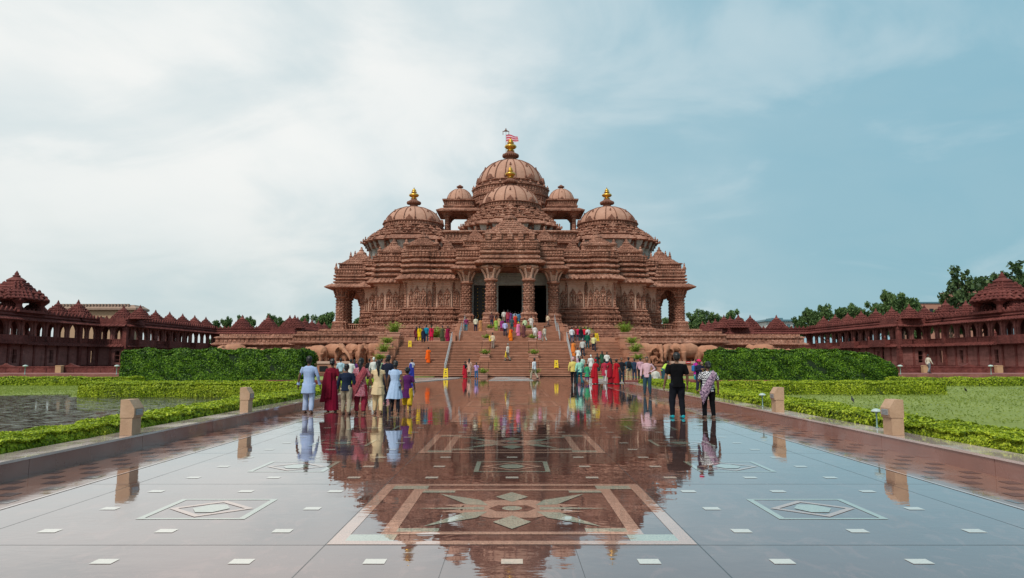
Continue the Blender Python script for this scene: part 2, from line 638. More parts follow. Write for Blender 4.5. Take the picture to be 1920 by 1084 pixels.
def flat(mb, pts, z, mi):
    mb.mi = mi
    mb.add([(x, y, z) for x, y in pts], [tuple(range(len(pts)))])


def frame(mb, cx, cy, a, b, wx, wy, z, mi):
    quad(mb, cx - a, cx + a, cy - b, cy - b + wy, z, mi)
    quad(mb, cx - a, cx + a, cy + b - wy, cy + b, z, mi)
    quad(mb, cx - a, cx - a + wx, cy - b + wy, cy + b - wy, z, mi)
    quad(mb, cx + a - wx, cx + a, cy - b + wy, cy + b - wy, z, mi)


def rug(cx, cy):
    m = inl
    a, b = 1.61, PER / 2 - 0.01
    frame(m, cx, cy, a, b, 0.13, 0.12, .003, 0)
    for sx in (-1, 1):
        for sy in (-1, 1):
            x0, x1 = sorted((cx + sx * 1.05, cx + sx * (a - .13)))
            y0, y1 = sorted((cy + sy * (b - .12), cy + sy * (b - .34)))
            quad(m, x0, x1, y0, y1, .003, 1)
    a2, b2 = a - .40, b - .34
    frame(m, cx, cy, a2, b2, 0.13, 0.10, .0035, 0)
    for sx in (-1, 1):
        for sy in (-1, 1):
            x0, x1 = sorted((cx + sx * (a2 - .13), cx + sx * (a2 - .52)))
            y0, y1 = sorted((cy + sy * (b2 - .10), cy + sy * (b2 - .23)))
            quad(m, x0, x1, y0, y1, .0038, 1)
    # star: pink core, green rays
    core = [(.50, .22), (.50, -.22), (.22, -.44), (-.22, -.44), (-.50, -.22), (-.50, .22), (-.22, .44), (.22, .44)]
    flat(m, [(cx + x * 1.05, cy + y) for x, y in reversed(core)], .0032, 0)
    for sx in (-1, 1):
        flat(m, [(cx + sx * .30, cy - .07 * sx), (cx + sx * 1.04, cy), (cx + sx * .30, cy + .07 * sx)], .0045, 1)
        for sy in (-1, 1):
            tri = [(.26, .16), (.50, .20), (.86, .80), (.36, .44)]
            tri = [(cx + sx * x, cy + sy * y) for x, y in tri]
            if sx * sy < 0: tri.reverse()
            flat(m, tri, .0042, 1)
            tri = [(.50, .24), (.76, .16), (.56, .05)]
            tri = [(cx + sx * x, cy + sy * y) for x, y in tri]
            if sx * sy > 0: tri.reverse()
            flat(m, tri, .0040, 0)
    for sy in (-1, 1):
        d = [(0, .34), (.19, .62), (0, .90), (-.19, .62)]
        d = [(cx + x, cy + sy * y) for x, y in d]
        if sy < 0: d.reverse()
        flat(m, d, .0048, 1)
    hx = [(.25, 0), (.16, .15), (-.16, .15), (-.25, 0), (-.16, -.15), (.16, -.15)]
    flat(m, [(cx + x, cy + y) for x, y in hx], .0052, 2)
    flat(m, ngon(.11, 12, cx, cy), .0056, 1)


def small_carpet(cx, cy, a=.55, b=.50):
    m = inl2
    frame(m, cx, cy, a, b, .07, .05, .003, 1)
    for sy in (-1, 1):
        ring = [(0, .40), (.46, 0), (.36, 0), (0, .31)]
        for sx in (-1, 1):
            r = [(cx + sx * x, cy + sy * y) for x, y in ring]
            if sx * sy > 0: r.reverse()
            flat(m, r, .0035, 0)
    flat(m, [(cx + .20, cy), (cx + .09, cy + .19), (cx - .09, cy + .19), (cx - .20, cy), (cx - .09, cy - .19), (cx + .09, cy - .19)], .004, 1)


k = -2
while P0 + (k + 1) * PER < 60:
    cy = P0 + (k + .5) * PER
    for c in (-1, 0, 1):
        cx = c * 3.24
        if c == 0 and k % 2 == 0:
            rug(cx, cy); continue
        for i in (-1, 0, 1):
            for j in (-1, 0, 1):
                if i == 0 and j == 0: continue
                quad(sq, cx + i * 1.09 - .086, cx + i * 1.09 + .086, cy + j * .965 - .066, cy + j * .965 + .066)
        small_carpet(cx, cy)
    k += 1
props(sq.build('paving_square_inlay', W_CREAM), kind='structure')
props(inl.build('paving_star_inlay', [W_PINK, W_GREEN, W_FLOOR]), kind='structure')
props(inl2.build('paving_diamond_inlay', [W_PINK, W_GREEN, W_FLOOR]), kind='structure')

# border strip of small pavers along each kerb
st = MB()
for s in (-1, 1):
    x0, x1 = sorted((s * 5.5, s * XK))
    quad(st, x0, x1, -4, DK, .002, 0)
    quad(st, *sorted((s * 5.46, s * 5.5)), -4, DK, .0045, 2)
    y = -1.0; i = 0
    while y < DK - 1:
        for c in range(4):
            if (c + i) % 2 == 0:
                xx = 5.62 + c * .26
                quad(st, *sorted((s * xx, s * (xx + .2))), y, y + .22, .0045, 1)
        y += .40; i += 1
props(st.build('border_paving', [W_STRIP, W_STRIPD, W_CURBTOP]), kind='structure')

# kerbs with a coping, in slabs
for s in (-1, 1):
    kb = MB()
    y = -2.0; i = 0
    while y < DK:
        L = min(2.9, DK - y)
        x0, x1 = sorted((s * XK, s * (XK + .50)))
        kb.mi = 0
        kb.box(x0, x1, y + .004, y + L - .004, -.3, .235)
        x0, x1 = sorted((s * (XK - .015), s * (XK + .54)))
        kb.mi = 1
        kb.box(x0, x1, y + .003, y + L - .003, .237, .272)
        y += L; i += 1
    # the kerb turns outwards where the plaza widens: a low rounded wall
    y0 = DK + .02
    x0, x1 = sorted((s * (XK + .0), s * 16.0))
    kb.mi = 0
    kb.box(x0, x1, y0, y0 + .5, -.3, .16)
    kb.mi = 2
    kb.tube([(x0, y0 + .25, .26), (x1, y0 + .25, .26)], (.13), 10)
    props(kb.build('kerb', [W_CURB, W_CURBTOP, S_RED]), kind='structure')


# ------------------------------------------------------------------ leaves
def leaf_mesh(P, N, size, aspect=1.6, tilt=0.9, name='leaves'):
    """one kite-shaped leaf per point, roughly facing its normal"""
    n = len(P)
    A = rng.normal(size=(n, 3)); Nn = N + tilt * rng.normal(size=(n, 3)) * 0.5
    Nn /= np.linalg.norm(Nn, axis=1, keepdims=True) + 1e-9
    U = np.cross(Nn, A); U /= np.linalg.norm(U, axis=1, keepdims=True) + 1e-9
    V = np.cross(Nn, U)
    s = (size * rng.uniform(0.6, 1.35, size=(n, 1))) if np.isscalar(size) else size[:, None]
    a = P - U * s * aspect * .5
    b = P + V * s * .5
    c = P + U * s * aspect * .5
    d = P - V * s * .5
    verts = np.stack([a, b, c, d], 1).reshape(-1, 3)
    me = bpy.data.meshes.new(name)
    me.vertices.add(4 * n); me.vertices.foreach_set('co', verts.astype(np.float32).ravel())
    me.loops.add(4 * n); me.loops.foreach_set('vertex_index', np.arange(4 * n, dtype=np.int32))
    me.polygons.add(n)
    me.polygons.foreach_set('loop_start', np.arange(0, 4 * n, 4, dtype=np.int32))
    me.polygons.foreach_set('loop_total', np.full(n, 4, dtype=np.int32))
    me.update()
    return me


def np_noise(P, scale, seed=0.0):
    """cheap smooth noise from a few sines"""
    q = P * scale
    r = np.random.default_rng(int(seed * 10) + 3)
    v = np.zeros(len(P))
    for i in range(6):
        k = r.normal(size=3) * (1 + .5 * i)
        v += np.sin(q @ k + r.uniform(0, 6.28)) / (1 + .4 * i)
    return v / 3.0


HEDGE = leafmat('hedge_leaves', ((0.012, 0.038, 0.004), (0.065, 0.155, 0.012), (0.22, 0.38, 0.025)), 1.3)
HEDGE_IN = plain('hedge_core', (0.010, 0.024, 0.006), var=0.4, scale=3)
LIME = leafmat('lime_leaves', ((0.12, 0.18, 0.012), (0.35, 0.45, 0.022), (0.55, 0.61, 0.045)), 1.5, trans=0.3)
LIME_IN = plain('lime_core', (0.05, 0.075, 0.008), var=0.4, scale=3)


def hedge(name, outline, z1, n, size, label, cat, leaf=HEDGE, core=HEDGE_IN, lump=0.06, z0=0.0, rnd=0.25, group=None, taper=None):
    """clipped hedge over a plan outline: a dark core and leaves over its top and sides"""
    root = thing(name, label, cat, (0, 0, 0), group=group)
    xs = [p[0] for p in outline]; ys = [p[1] for p in outline]
    m = MB(); m.loft(outline, [(-size * 1.0, z0), (-size * 1.0 - .02, z1 - rnd), (-size * 1.0 - rnd * .7, z1 - size * 1.5)])
    m.build('stem', core, root)
    # sample sides and top
    seg = []; tot = 0
    for i in range(len(outline)):
        a = outline[i]; b = outline[(i + 1) % len(outline)]
        L = math.hypot(b[0] - a[0], b[1] - a[1])
        seg.append((tot, L, a, b)); tot += L
    H = z1 - z0
    area_side = tot * H
    # polygon area
    A = abs(sum(outline[i][0] * outline[(i + 1) % len(outline)][1] - outline[(i + 1) % len(outline)][0] * outline[i][1] for i in range(len(outline)))) / 2
    ns = int(n * area_side / (area_side + A)); nt = n - ns
    t = rng.uniform(0, tot, ns)
    P = np.zeros((ns, 3)); N = np.zeros((ns, 3))
    for (s0, L, a, b) in seg:
        k = (t >= s0) & (t < s0 + L)
        u = (t[k] - s0) / L
        P[k, 0] = a[0] + (b[0] - a[0]) * u; P[k, 1] = a[1] + (b[1] - a[1]) * u
        N[k, 0] = (b[1] - a[1]) / L; N[k, 1] = -(b[0] - a[0]) / L
    P[:, 2] = z0 + H * rng.uniform(0, 1, ns) ** 0.9
    # round the shoulder
    q = np.clip((P[:, 2] - (z1 - rnd)) / rnd, 0, 1)
    P[:, :2] -= N[:, :2] * (rnd * .7 * q ** 2)[:, None]
    N[:, 2] = q
    # top: rejection in bounding box
    pts = []
    poly = np.array(outline)
    while sum(len(p) for p in pts) < nt:
        c = rng.uniform((min(xs), min(ys)), (max(xs), max(ys)), (nt * 2 + 50, 2))
        ins = np.zeros(len(c), bool)
        for i in range(len(poly)):
            a = poly[i]; b = poly[(i + 1) % len(poly)]
            cond = ((a[1] > c[:, 1]) != (b[1] > c[:, 1]))
            with np.errstate(divide='ignore', invalid='ignore'):
                xi = (b[0] - a[0]) * (c[:, 1] - a[1]) / (b[1] - a[1]) + a[0]
            ins ^= cond & (c[:, 0] < xi)
        pts.append(c[ins])
    T = np.concatenate(pts)[:nt]
    PT = np.column_stack([T, np.full(nt, z1)]); NTp = np.tile([0, 0, 1.0], (nt, 1))
    P = np.concatenate([P, PT]); N = np.concatenate([N, NTp])
    if taper is not None:
        P = taper(P, z0)
    d = np_noise(P, 1.6, 1) * lump + np_noise(P, 5.0, 2) * lump * .6 + rng.normal(size=len(P)) * size * .35
    P = P + N * d[:, None]
    P[:, 2] = np.maximum(P[:, 2], z0 + .01)
    me = leaf_mesh(P, N, size)
    link_mesh('foliage', me, leaf, root)
    return root


def rect(x0, x1, y0, y1):
    return [(x0, y0), (x1, y0), (x1, y1), (x0, y1)]


# tall dark hedges
hedge('clipped_hedge', rect(-24.6, -13.3, 43.2, 46.2), 2.14, 90000, .07, 'tall dark green box hedge with square ends behind the flooded garden', 'hedge', lump=.17)
rp = [(12.9, 43.2), (23.0, 43.2), (24.4, 43.7), (24.9, 44.8), (24.4, 46.0), (23.0, 46.4), (12.9, 46.2)]


def round_end(P, z0):
    k = np.clip((P[:, 0] - 20.3) / 4.6, 0, 1) ** 2.2
    P = P.copy(); P[:, 2] = z0 + (P[:, 2] - z0) * (1 - .62 * k)
    return P


h = hedge('clipped_hedge', rp, 2.12, 90000, .07, 'tall dark green hedge rounding off at its outer end beside the dry lawn', 'hedge', lump=.17, taper=round_end)
for c in kids(h):
    if c.name.startswith('stem'):
        for v in c.data.vertices:
            k = min(1, max(0, (v.co.x - 20.3) / 4.6)) ** 2.2
            v.co.z *= (1 - .7 * k)

# lime rows
GL = 'lime green border hedges'


def gx(px, py): return ground(px, py)


def lime(outline, z1, n, size, label, rnd=.18, lump=.07):
    return hedge('border_hedge', outline, z1, n, size, label, 'hedge', LIME, LIME_IN, lump=lump, rnd=rnd, group=GL)


def wavy(x0, x1, yf, yb, amp=.18, seed=1):
    n = max(3, int(abs(x1 - x0) / 1.2))
    a = [(x0 + (x1 - x0) * i / n, yf + amp * math.sin(i * 1.7 + seed)) for i in range(n + 1)]
    b = [(x0 + (x1 - x0) * i / n, yb + amp * math.sin(i * 1.3 + seed * 2)) for i in range(n, -1, -1)]
    return a + b


lime(wavy(-34, -22.6, 41.0, 42.2), .50, 28000, .055, 'long lime green row at the back of the flooded lawn ending at the dark hedge')
lime(wavy(-18.5, -13.6, 29.2, 31.3, seed=2) , .58, 30000, .047, 'lime green row behind the flooded lawn, with a blunt outer end')
lime(wavy(-13.5, -8.9, 28.8, 31.0, seed=4), .60, 30000, .047, 'lime green row behind the flooded lawn, the inner part nearest the kerb')
lime(wavy(22.9, 48, 41.2, 42.4, seed=3), .47, 32000, .055, 'long lime green row at the back of the dry lawn, past the rounded hedge end')
lime(wavy(12.1, 19.6, 31.0, 33.0, seed=5), .55, 34000, .047, 'lime green row in front of the dark hedge ending blunt on the dry lawn')
lime(wavy(9.2, 11.9, 30.5, 32.6, seed=6), .55, 18000, .047, 'short lime green clump before the dark hedge, between kerb planting and lawn row')


def along(s, ya, yb, xa, xb, seed):
    """border strip beside the kerb on side s"""
    n = int((yb - ya) / .9)
    inner = [(s * (XK + .62 + .04 * math.sin(i * 2.1)), ya + (yb - ya) * i / n) for i in range(n + 1)]
    outer = [(s * ((xa + (xb - xa) * i / n) + .12 * math.sin(i * 1.9 + seed)), ya + (yb - ya) * i / n) for i in range(n, -1, -1)]
    P = inner + outer
    A = sum(P[i][0] * P[(i + 1) % len(P)][1] - P[(i + 1) % len(P)][0] * P[i][1] for i in range(len(P)))
    return P if A > 0 else P[::-1]


lime(along(-1, 6.5, 14.5, 8.35, 8.1, 1), .42, 110000, .030, 'lime green border by the flooded lawn, near stretch up to the first bollard', lump=.06)
lime(along(-1, 14.6, 39.5, 8.1, 9.0, 2), .44, 90000, .042, 'lime green border by the flooded lawn, long far stretch behind the bollards', lump=.06)
lime(along(1, 6.5, 13.0, 8.5, 8.3, 3), .42, 110000, .030, 'lime green border by the dry lawn, near stretch up to the first bollard', lump=.06)
lime(along(1, 13.1, 39.5, 8.3, 9.2, 4), .44, 90000, .042, 'lime green border by the dry lawn, long far stretch behind the bollards', lump=.06)


# ------------------------------------------------------------------ lawns and flood water
def lawn_mat():
    m = bpy.data.materials.new('lawn_grass'); m.use_nodes = True
    t = NT(m.node_tree)
    P = t.n('ShaderNodeNewGeometry').outputs['Position']
    a = t.noise(t.mapping(P, scale=(1, .6, 1)), .35, 5, .6)
    b = t.noise(P, 7, 5, .7)
    f = t.math('ADD', t.math('MULTIPLY', a, .6), t.math('MULTIPLY', b, .4))
    col = t.ramp(f, [(.32, (.17, .21, .04, 1)), (.5, (.225, .275, .058, 1)), (.68, (.29, .335, .09, 1))])
    wetm = t.mapr(t.noise(t.mapping(P, scale=(.5, 1.2, 1), loc=(2, 7, 0)), .35, 6, .65, .5), .60, .66)
    col = t.mix(t.math('MULTIPLY', wetm, .4), col, (.07, .08, .04, 1))
    bs = t.n('ShaderNodeBsdfPrincipled'); t.l(col, bs.inputs['Base Color'])
    t.l(t.math('SUBTRACT', .9, t.math('MULTIPLY', wetm, .65)), bs.inputs['Roughness'])
    bp = t.n('ShaderNodeBump', _Distance=.03); t.l(t.noise(P, 22, 5, .75), bp.inputs['Height']); t.l(bp.outputs[0], bs.inputs['Normal'])
    o = t.n('ShaderNodeOutputMaterial'); t.l(bs.outputs[0], o.inputs[0])
    return m


LAWN = lawn_mat()
for s in (-1, 1):
    lw = MB()
    xs = sorted((s * (XK + .5), s * 60))
    nx, ny = 60, 40
    vs = [(xs[0] + (xs[1] - xs[0]) * i / nx, 2 + 64 * j / ny, 0.03 * mnoise.noise(Vector((i * .5, j * .4, s)))) for j in range(ny + 1) for i in range(nx + 1)]
    fs = [(j * (nx + 1) + i, j * (nx + 1) + i + 1, (j + 1) * (nx + 1) + i + 1, (j + 1) * (nx + 1) + i) for j in range(ny) for i in range(nx)]
    lw.smooth = True
    lw.add(vs, fs)
    props(lw.build('lawn', LAWN), kind='structure')


GRASS = leafmat('grass_blades', ((.22, .27, .045), (.28, .34, .07), (.34, .40, .10)), .5, trans=.5)
for s in (-1, 1):
    n = 45000
    gxs = rng.uniform(9.2, 50, n); gys = rng.uniform(17, 41, n) if s > 0 else rng.uniform(30, 41, n)
    if s < 0: gxs = rng.uniform(19, 50, n)
    Pg = np.column_stack([s * gxs, gys, np.full(n, .05)])
    keep = np_noise(Pg, .5, 5) + rng.normal(size=n) * .5 > -.5
    Pg = Pg[keep]; Ng = rng.normal(size=Pg.shape) * .5; Ng[:, 2] += 1.0
    Ng /= np.linalg.norm(Ng, axis=1, keepdims=True)
    o = link_mesh('grass', leaf_mesh(Pg, Ng, .04, 2.2), GRASS)
    props(o, 'short grass on the ' + ('dry lawn' if s > 0 else 'far part of the flooded lawn'), 'grass', kind='stuff')


def water_mat():
    m = bpy.data.materials.new('flood_water'); m.use_nodes = True
    t = NT(m.node_tree)
    P = t.n('ShaderNodeNewGeometry').outputs['Position']
    w = t.noise(t.mapping(P, scale=(.6, 2.0, 1)), 3.0, 4, .6)
    tuft = t.mapr(t.noise(t.mapping(P, scale=(.55, 1.8, 1)), 4.5, 6, .75, .6), .50, .60)
    b = t.n('ShaderNodeBsdfPrincipled')
    t.l(t.mix(tuft, (.022, .019, .012, 1), (.050, .055, .022, 1)), b.inputs['Base Color'])
    t.l(t.math('ADD', .03, t.math('MULTIPLY', tuft, .35)), b.inputs['Roughness'])
    b.inputs['IOR'].default_value = 1.33
    bp = t.n('ShaderNodeBump', _Distance=1.0)
    t.l(t.math('ADD', t.math('MULTIPLY', w, .0004), t.math('MULTIPLY', tuft, .0011)), bp.inputs['Height'])
    t.l(bp.outputs[0], b.inputs['Normal'])
    o = t.n('ShaderNodeOutputMaterial'); t.l(b.outputs[0], o.inputs[0])
    return m


wt = MB()
pts = [(-9.2, 10.5), (-9.3, 20), (-9.6, 28.5), (-13, 29.0), (-18.3, 28.9), (-19.5, 30.0), (-20.2, 31.5), (-22.5, 29.5), (-24.5, 26.8), (-24.3, 22), (-23, 14), (-20, 9)]
rag = []
for i, (x, y) in enumerate(pts):
    x2, y2 = pts[(i + 1) % len(pts)]
    for q in range(8):
        u = q / 8
        px_, py_ = x + (x2 - x) * u, y + (y2 - y) * u
        rag.append((px_ + .35 * mnoise.noise(Vector((px_ * .9, py_ * .9, 0))), py_ + .5 * mnoise.noise(Vector((px_ * .8, py_ * .8, 4)))))
wt.poly(rag, .045)
o = wt.build('flood_water', water_mat())
props(o, kind='structure')

# far promenade: a low red step and the parapet wall with piers, both sides
PIERS = {-1: [], 1: []}
for s in (-1, 1):
    pr = MB()
    x0, x1 = sorted((s * 22, s * 90))
    pr.box(x0, x1, 60.0, 95.0, -.3, .33)
    props(pr.build('promenade', S_REDPALE), kind='structure')
    side = 'flooded lawn side' if s < 0 else 'dry lawn side'
    root = thing('parapet_wall', 'low red stone parapet with pointed crests before the arcade, ' + side, 'wall', (s * 40, 66, .33), group='parapet walls')
    wb = MB(); wb.box(-18, 18, 0, .25, 0, .50); wb.build('wall', S_RED, root)
    cp = MB(); cp.box(-18.02, 18.02, -.05, .30, .502, .60)
    for i in range(6):
        cx = -15 + i * 6.3
        cp.prism([(cx - .8, .602), (cx + .8, .602), (cx + .45, .70), (cx + .16, .78), (cx, .92), (cx - .16, .78), (cx - .45, .70)], -.03, .28)
    for i in range(28):
        cp.box(-17.8 + i * 1.3, -17.7 + i * 1.3, -.03, -.002, .02, .50)
    cp.build('coping', S_RED, root)

# tan lamp blocks standing against the parapet
TAN = plain('tan_stone_block', (0.50, 0.31, 0.17), var=.12, scale=3, bump=.004)
BEIGE = stone('bollard_sandstone', (0.38, 0.235, 0.15), (0.47, 0.30, 0.195), (0.53, 0.35, 0.24), carve=0.004, cscale=30, streak=.35, stain=(.26, .16, .11), rough=.7, fine=.4)
LENS = plain('lamp_glass', (0.30, 0.30, 0.30), rough=.15, spec=.8)


def bollard():
    r = thing('stone_bollard', 'x', 'bollard')
    w, d, h = .115, .145, .62
    m = MB()
    # post with the top corner towards the path cut back (local +x faces the path)
    m.prism([(-w, 0), (w - .02, 0), (w - .02, .30), (-w, .30)], -d, d)
    m.build('post', BEIGE, r)
    hd = MB()
    hd.prism([(-w - .008, .304), (w - .0, .304), (w + .012, .36), (w + .012, .47), (w - .085, h), (-w - .008, h)], -d - .008, d + .008)
    hd.build('head', BEIGE, r)
    ln = MB()
    ln.box(w + .013, w + .02, -d + .04, d - .04, .345, .45)
    ln.mi = 1
    for i in range(4): ln.box(w + .021, w + .03, -d + .05, d - .05, .355 + i * .025, .363 + i * .025)
    ln.build('lamp_lens', [LENS, STEEL], r)
    return r


b0 = bollard()
b0['group'] = 'stone bollards on the kerb coping'
sp = [(-1, 12.3, 'sandstone bollard on the kerb beside the flooded lawn, nearest the camera'),
      (-1, 17.6, 'sandstone bollard on the kerb beside the flooded lawn, farther one next to the lime border'),
      (1, 12.3, 'sandstone bollard on the kerb beside the dry lawn, nearest the camera'),
      (1, 17.6, 'sandstone bollard on the kerb beside the dry lawn, farther one')]
for i, (s, y, lab) in enumerate(sp):
    b = b0 if i == 0 else dup(b0)
    b.location = (s * (XK + .11), y, .274)
    b.rotation_euler = (0, 0, 0 if s < 0 else PI)
    b['label'] = lab

LGREY = plain('lamp_metal', (0.16, 0.25, 0.23), rough=.45, metal=.3, var=.2)
LWHITE = plain('lamp_shade_paint', (0.42, 0.50, 0.47), rough=.4, var=.15)


def mushroom():
    r = thing('garden_lamp', 'x', 'lamp')
    m = MB(); m.smooth = True
    m.rev([(.05, 0), (.05, .03), (.022, .05), (.022, .42), (.035, .46), (.05, .50), (.03, .52)], 12); m.build('pole', LGREY, r)
    m = MB(); m.smooth = True
    m.rev([(.045, .50), (.15, .505), (.155, .52), (.13, .56), (.08, .59), (.02, .605)], 16); m.build('lamp_shade', LWHITE, r)
    return r


l0 = mushroom()
l0['group'] = 'mushroom shaped garden lamps'
lamps = [(-7.11, 13.1, .62, 'green grey mushroom lamp half hidden behind the nearest bollard by the flooded lawn'),
         (-7.11, 18.7, .62, 'green grey mushroom lamp behind the farther bollard by the flooded lawn'),
         (7.11, 13.5, .62, 'green grey mushroom lamp beside the nearest bollard by the dry lawn'),
         (7.11, 19.6, .62, 'green grey mushroom lamp beside the farther bollard by the dry lawn'),
         (10.7, 39.6, 1.3, 'pale mushroom lamp by the low rounded wall behind the woman holding a child')]
for px_, lab in ((46, 'small mushroom lamp on the promenade, nearest the photo edge, flooded side'), (218, 'small mushroom lamp at the arcade promenade by the end of the tall dark hedge'),
                 (1689, 'small mushroom lamp at the arcade promenade by the rounded hedge end'), (1859, 'small mushroom lamp on the promenade, nearest the photo edge, dry side')):
    X, Z = at(px_, 708, 58.0)
    lamps.append((X, 58.0, 1.35, lab))
for i, (x, y, sc, lab) in enumerate(lamps):
    b = l0 if i == 0 else dup(l0)
    b.location = (x, y, .272 if sc < 1 else -.02 if y < 50 else .33); b.scale = (sc,) * 3; b['label'] = lab

for px_, lab in ((110, 'tan stone block against the red parapet on the flooded side'), (1736, 'tan stone block against the red parapet beside the walking man'), (1874, 'tan stone block against the red parapet near the photo edge on the dry side')):
    X, Z = at(px_, 700, 65.6)
    r = thing('lamp_block', lab, 'lamp block', (X, 65.6, .33), group='tan blocks along the parapet')
    m = MB(); m.box(-.27, .27, -.15, .28, 0, .60); m.build('post', TAN, r)
    m = MB(); m.prism([(-.29, .602), (.29, .602), (.29, .67), (.20, .70), (-.20, .70), (-.29, .67)], -.17, .30); m.build('head', TAN, r)
# ------------------------------------------------------------------ the temple
def rolls(z0, z1, n, amp=.35, base=0.0, taper=0.0):
    """profile of n heavy rounded mouldings with deep grooves between"""
    pr = []
    h = (z1 - z0) / n
    for i in range(n):
        a = z0 + i * h
        k = base - taper * i
        pr += [(k, a), (k, a + .12 * h), (k + amp * .75, a + .22 * h), (k + amp, a + .42 * h), (k + amp * .9, a + .62 * h), (k + amp * .5, a + .78 * h), (k, a + .86 * h)]
    pr.append((base - taper * (n - 1), z1))
    return pr


def steps(z0, z1, n, out0, out1):
    pr = []
    for i in range(n):
        a = z0 + (z1 - z0) * i / n; b = z0 + (z1 - z0) * (i + 1) / n
        o = out0 + (out1 - out0) * i / max(1, n)
        pr += [(o, a), (o + .02, a + (b - a) * .55), (o - .08, a + (b - a) * .75), (o - .08, b)]
    return pr


def edge_points(plan, off, sp, front_only=True, ymax=1e9):
    """evenly spaced points along a plan outline with outward normals"""
    P = offset_poly(plan, off)
    out = []
    for i in range(len(P)):
        a, b = P[i], P[(i + 1) % len(P)]
        L = math.hypot(b[0] - a[0], b[1] - a[1])
        if L < .12: continue
        nx, ny = (b[1] - a[1]) / L, -(b[0] - a[0]) / L
        if front_only and ny > .35: continue
        n = max(1, int(round(L / sp)))
        for k in range(n):
            u = (k + .5) / n
            y = a[1] + (b[1] - a[1]) * u
            if y > ymax: continue
            out.append((a[0] + (b[0] - a[0]) * u, y, nx, ny, L / n))
    return out


def dentils(mb, plan, off, z0, z1, sp, w=.5, d=.12, ymax=1e9):
    for x, y, nx, ny, s in edge_points(plan, off, sp, ymax=ymax):
        hw = s * w / 2
        tx, ty = -ny, nx
        vs = []
        for z in (z0, z1):
            for a, b in ((-hw, -.05), (hw, -.05), (hw, d), (-hw, d)):
                vs.append((x + tx * a + nx * b, y + ty * a + ny * b, z))
        mb.add(vs, [(3, 2, 1, 0), (4, 5, 6, 7), (0, 1, 5, 4), (1, 2, 6, 5), (2, 3, 7, 6), (3, 0, 4, 7)])


def bell(mb, x, y, z, r, n=6, k=1.0):
    mb.rev([(r, z), (r * 1.02, z + .25 * r * k), (r * .78, z + .55 * r * k), (r * .40, z + .85 * r * k), (r * .28, z + 1.05 * r * k), (r * .34, z + 1.2 * r * k), (r * .06, z + 1.65 * r * k)], n, x, y, ph=.5)


def bells(mb, plan, off, z, sp, r, n=6, k=1.0, ymax=1e9):
    for x, y, nx, ny, s in edge_points(plan, off, sp, ymax=ymax):
        bell(mb, x, y, z, r, n, k)


def kalash(mb, x, y, z, h, n=12):
    """pot finial of height h"""
    p = [(.10, 0), (.20, .03), (.17, .07), (.08, .10), (.10, .13), (.24, .22), (.30, .32), (.26, .42), (.12, .50), (.09, .54), (.17, .57), (.17, .61), (.08, .65), (.13, .72), (.10, .80), (.04, .88), (.012, 1.0)]
    mb.smooth = True
    mb.rev([(r * h * 1.42, z + q * h) for r, q in p], n, x, y)
    mb.smooth = False


def ribbed_dome(parent, cx, cy, r, z0, z1, nr=16, bands=True, nm='dome', rib=True):
    """onion-shouldered dome with dark ribs, medallions and a lotus cap; returns the dome object"""
    H = z1 - z0
    prof = []
    m = 9
    for i in range(m + 1):
        a = PI / 2 * i / m
        a = R(4) + (R(76) - R(4)) * i / m
        k0, k1 = math.sin(R(4)), math.sin(R(76))
        prof.append((r * math.cos(a) / math.cos(R(4)), z0 + H * (math.sin(a) - k0) / (k1 - k0)))
    d = MB(); d.smooth = True
    d.rev([(r * 1.0, z0 - .1)] + prof, 48, cx, cy)
    dome = d.build(nm, S_DOME, parent)
    rb = MB()
    for k in range(nr):
        a = 2 * PI * (k + .5) / nr
        ca, sa = math.cos(a), math.sin(a)
        rb.tube([(cx + (q + .02 * r) * ca, cy + (q + .02 * r) * sa, z) for q, z in prof], r * .013, 5)
        if k % 2: continue
        a = 2 * PI * (k + nr // 4) / nr
        q, z = prof[4]
        x, y = cx + (q + .01) * math.cos(a), cy + (q + .01) * math.sin(a)
        rb.ball((x, y, z), (r * .035, r * .035, r * .055), 6, 4)
        rb.ball((x, y, z + r * .06), r * .022, 5, 4)
        # medallion at the foot
        for j, (w_, hh) in enumerate(((.12, .11), (.07, .165))):
            q, z = prof[0]
            x, y = cx + (q + .02 * r) * math.cos(a), cy + (q + .02 * r) * math.sin(a)
            tx, ty = -math.sin(a), math.cos(a)
            pts = [(-w_, 0), (w_, 0), (w_ * .9, hh * .45), (w_ * .4, hh * .75), (0, hh), (-w_ * .4, hh * .75), (-w_ * .9, hh * .45)]
            vs = []
            for e in (0, 1):
                for u, v in pts:
                    b = (.05 + .02 * j) * r * e - .10 * r * (v / .27) * .5 - (0.0 if e else .08 * r)
                    vs.append((x + tx * u * r + math.cos(a) * b, y + ty * u * r + math.sin(a) * b, z + v * r))
            n = len(pts)
            rb.add(vs, [tuple(range(n, 2 * n))] + [(i, (i + 1) % n, n + (i + 1) % n, n + i) for i in range(n)])
        # small leaf at the rib foot
        a = 2 * PI * (k + .5) / nr
        q, z = prof[0]
        rb.ball((cx + q * 1.01 * math.cos(a), cy + q * 1.01 * math.sin(a), z + .06 * r), (r * .035, r * .035, r * .06), 6, 4)
    if rib: rb.build('rib', S_RIB, dome)
    cp = MB()
    top = z1 - .02 * H
    cp.rev([(r * .27, top - .10 * r), (r * .28, top - .02 * r), (r * .23, top + .02 * r), (r * .15, top + .07 * r), (r * .13, top + .11 * r), (r * .22, top + .17 * r), (r * .24, top + .21 * r), (r * .20, top + .25 * r), (r * .11, top + .31 * r), (r * .07, top + .35 * r)], 24, cx, cy)
    for k in range(24):
        a = 2 * PI * k / 24
        cp.ball((cx + r * .23 * math.cos(a), cy + r * .23 * math.sin(a), top + .19 * r), (r * .035, r * .035, r * .05), 5, 4)
    cp.build('lotus_cap', S_RIB, dome)
    return dome, top + .34 * r


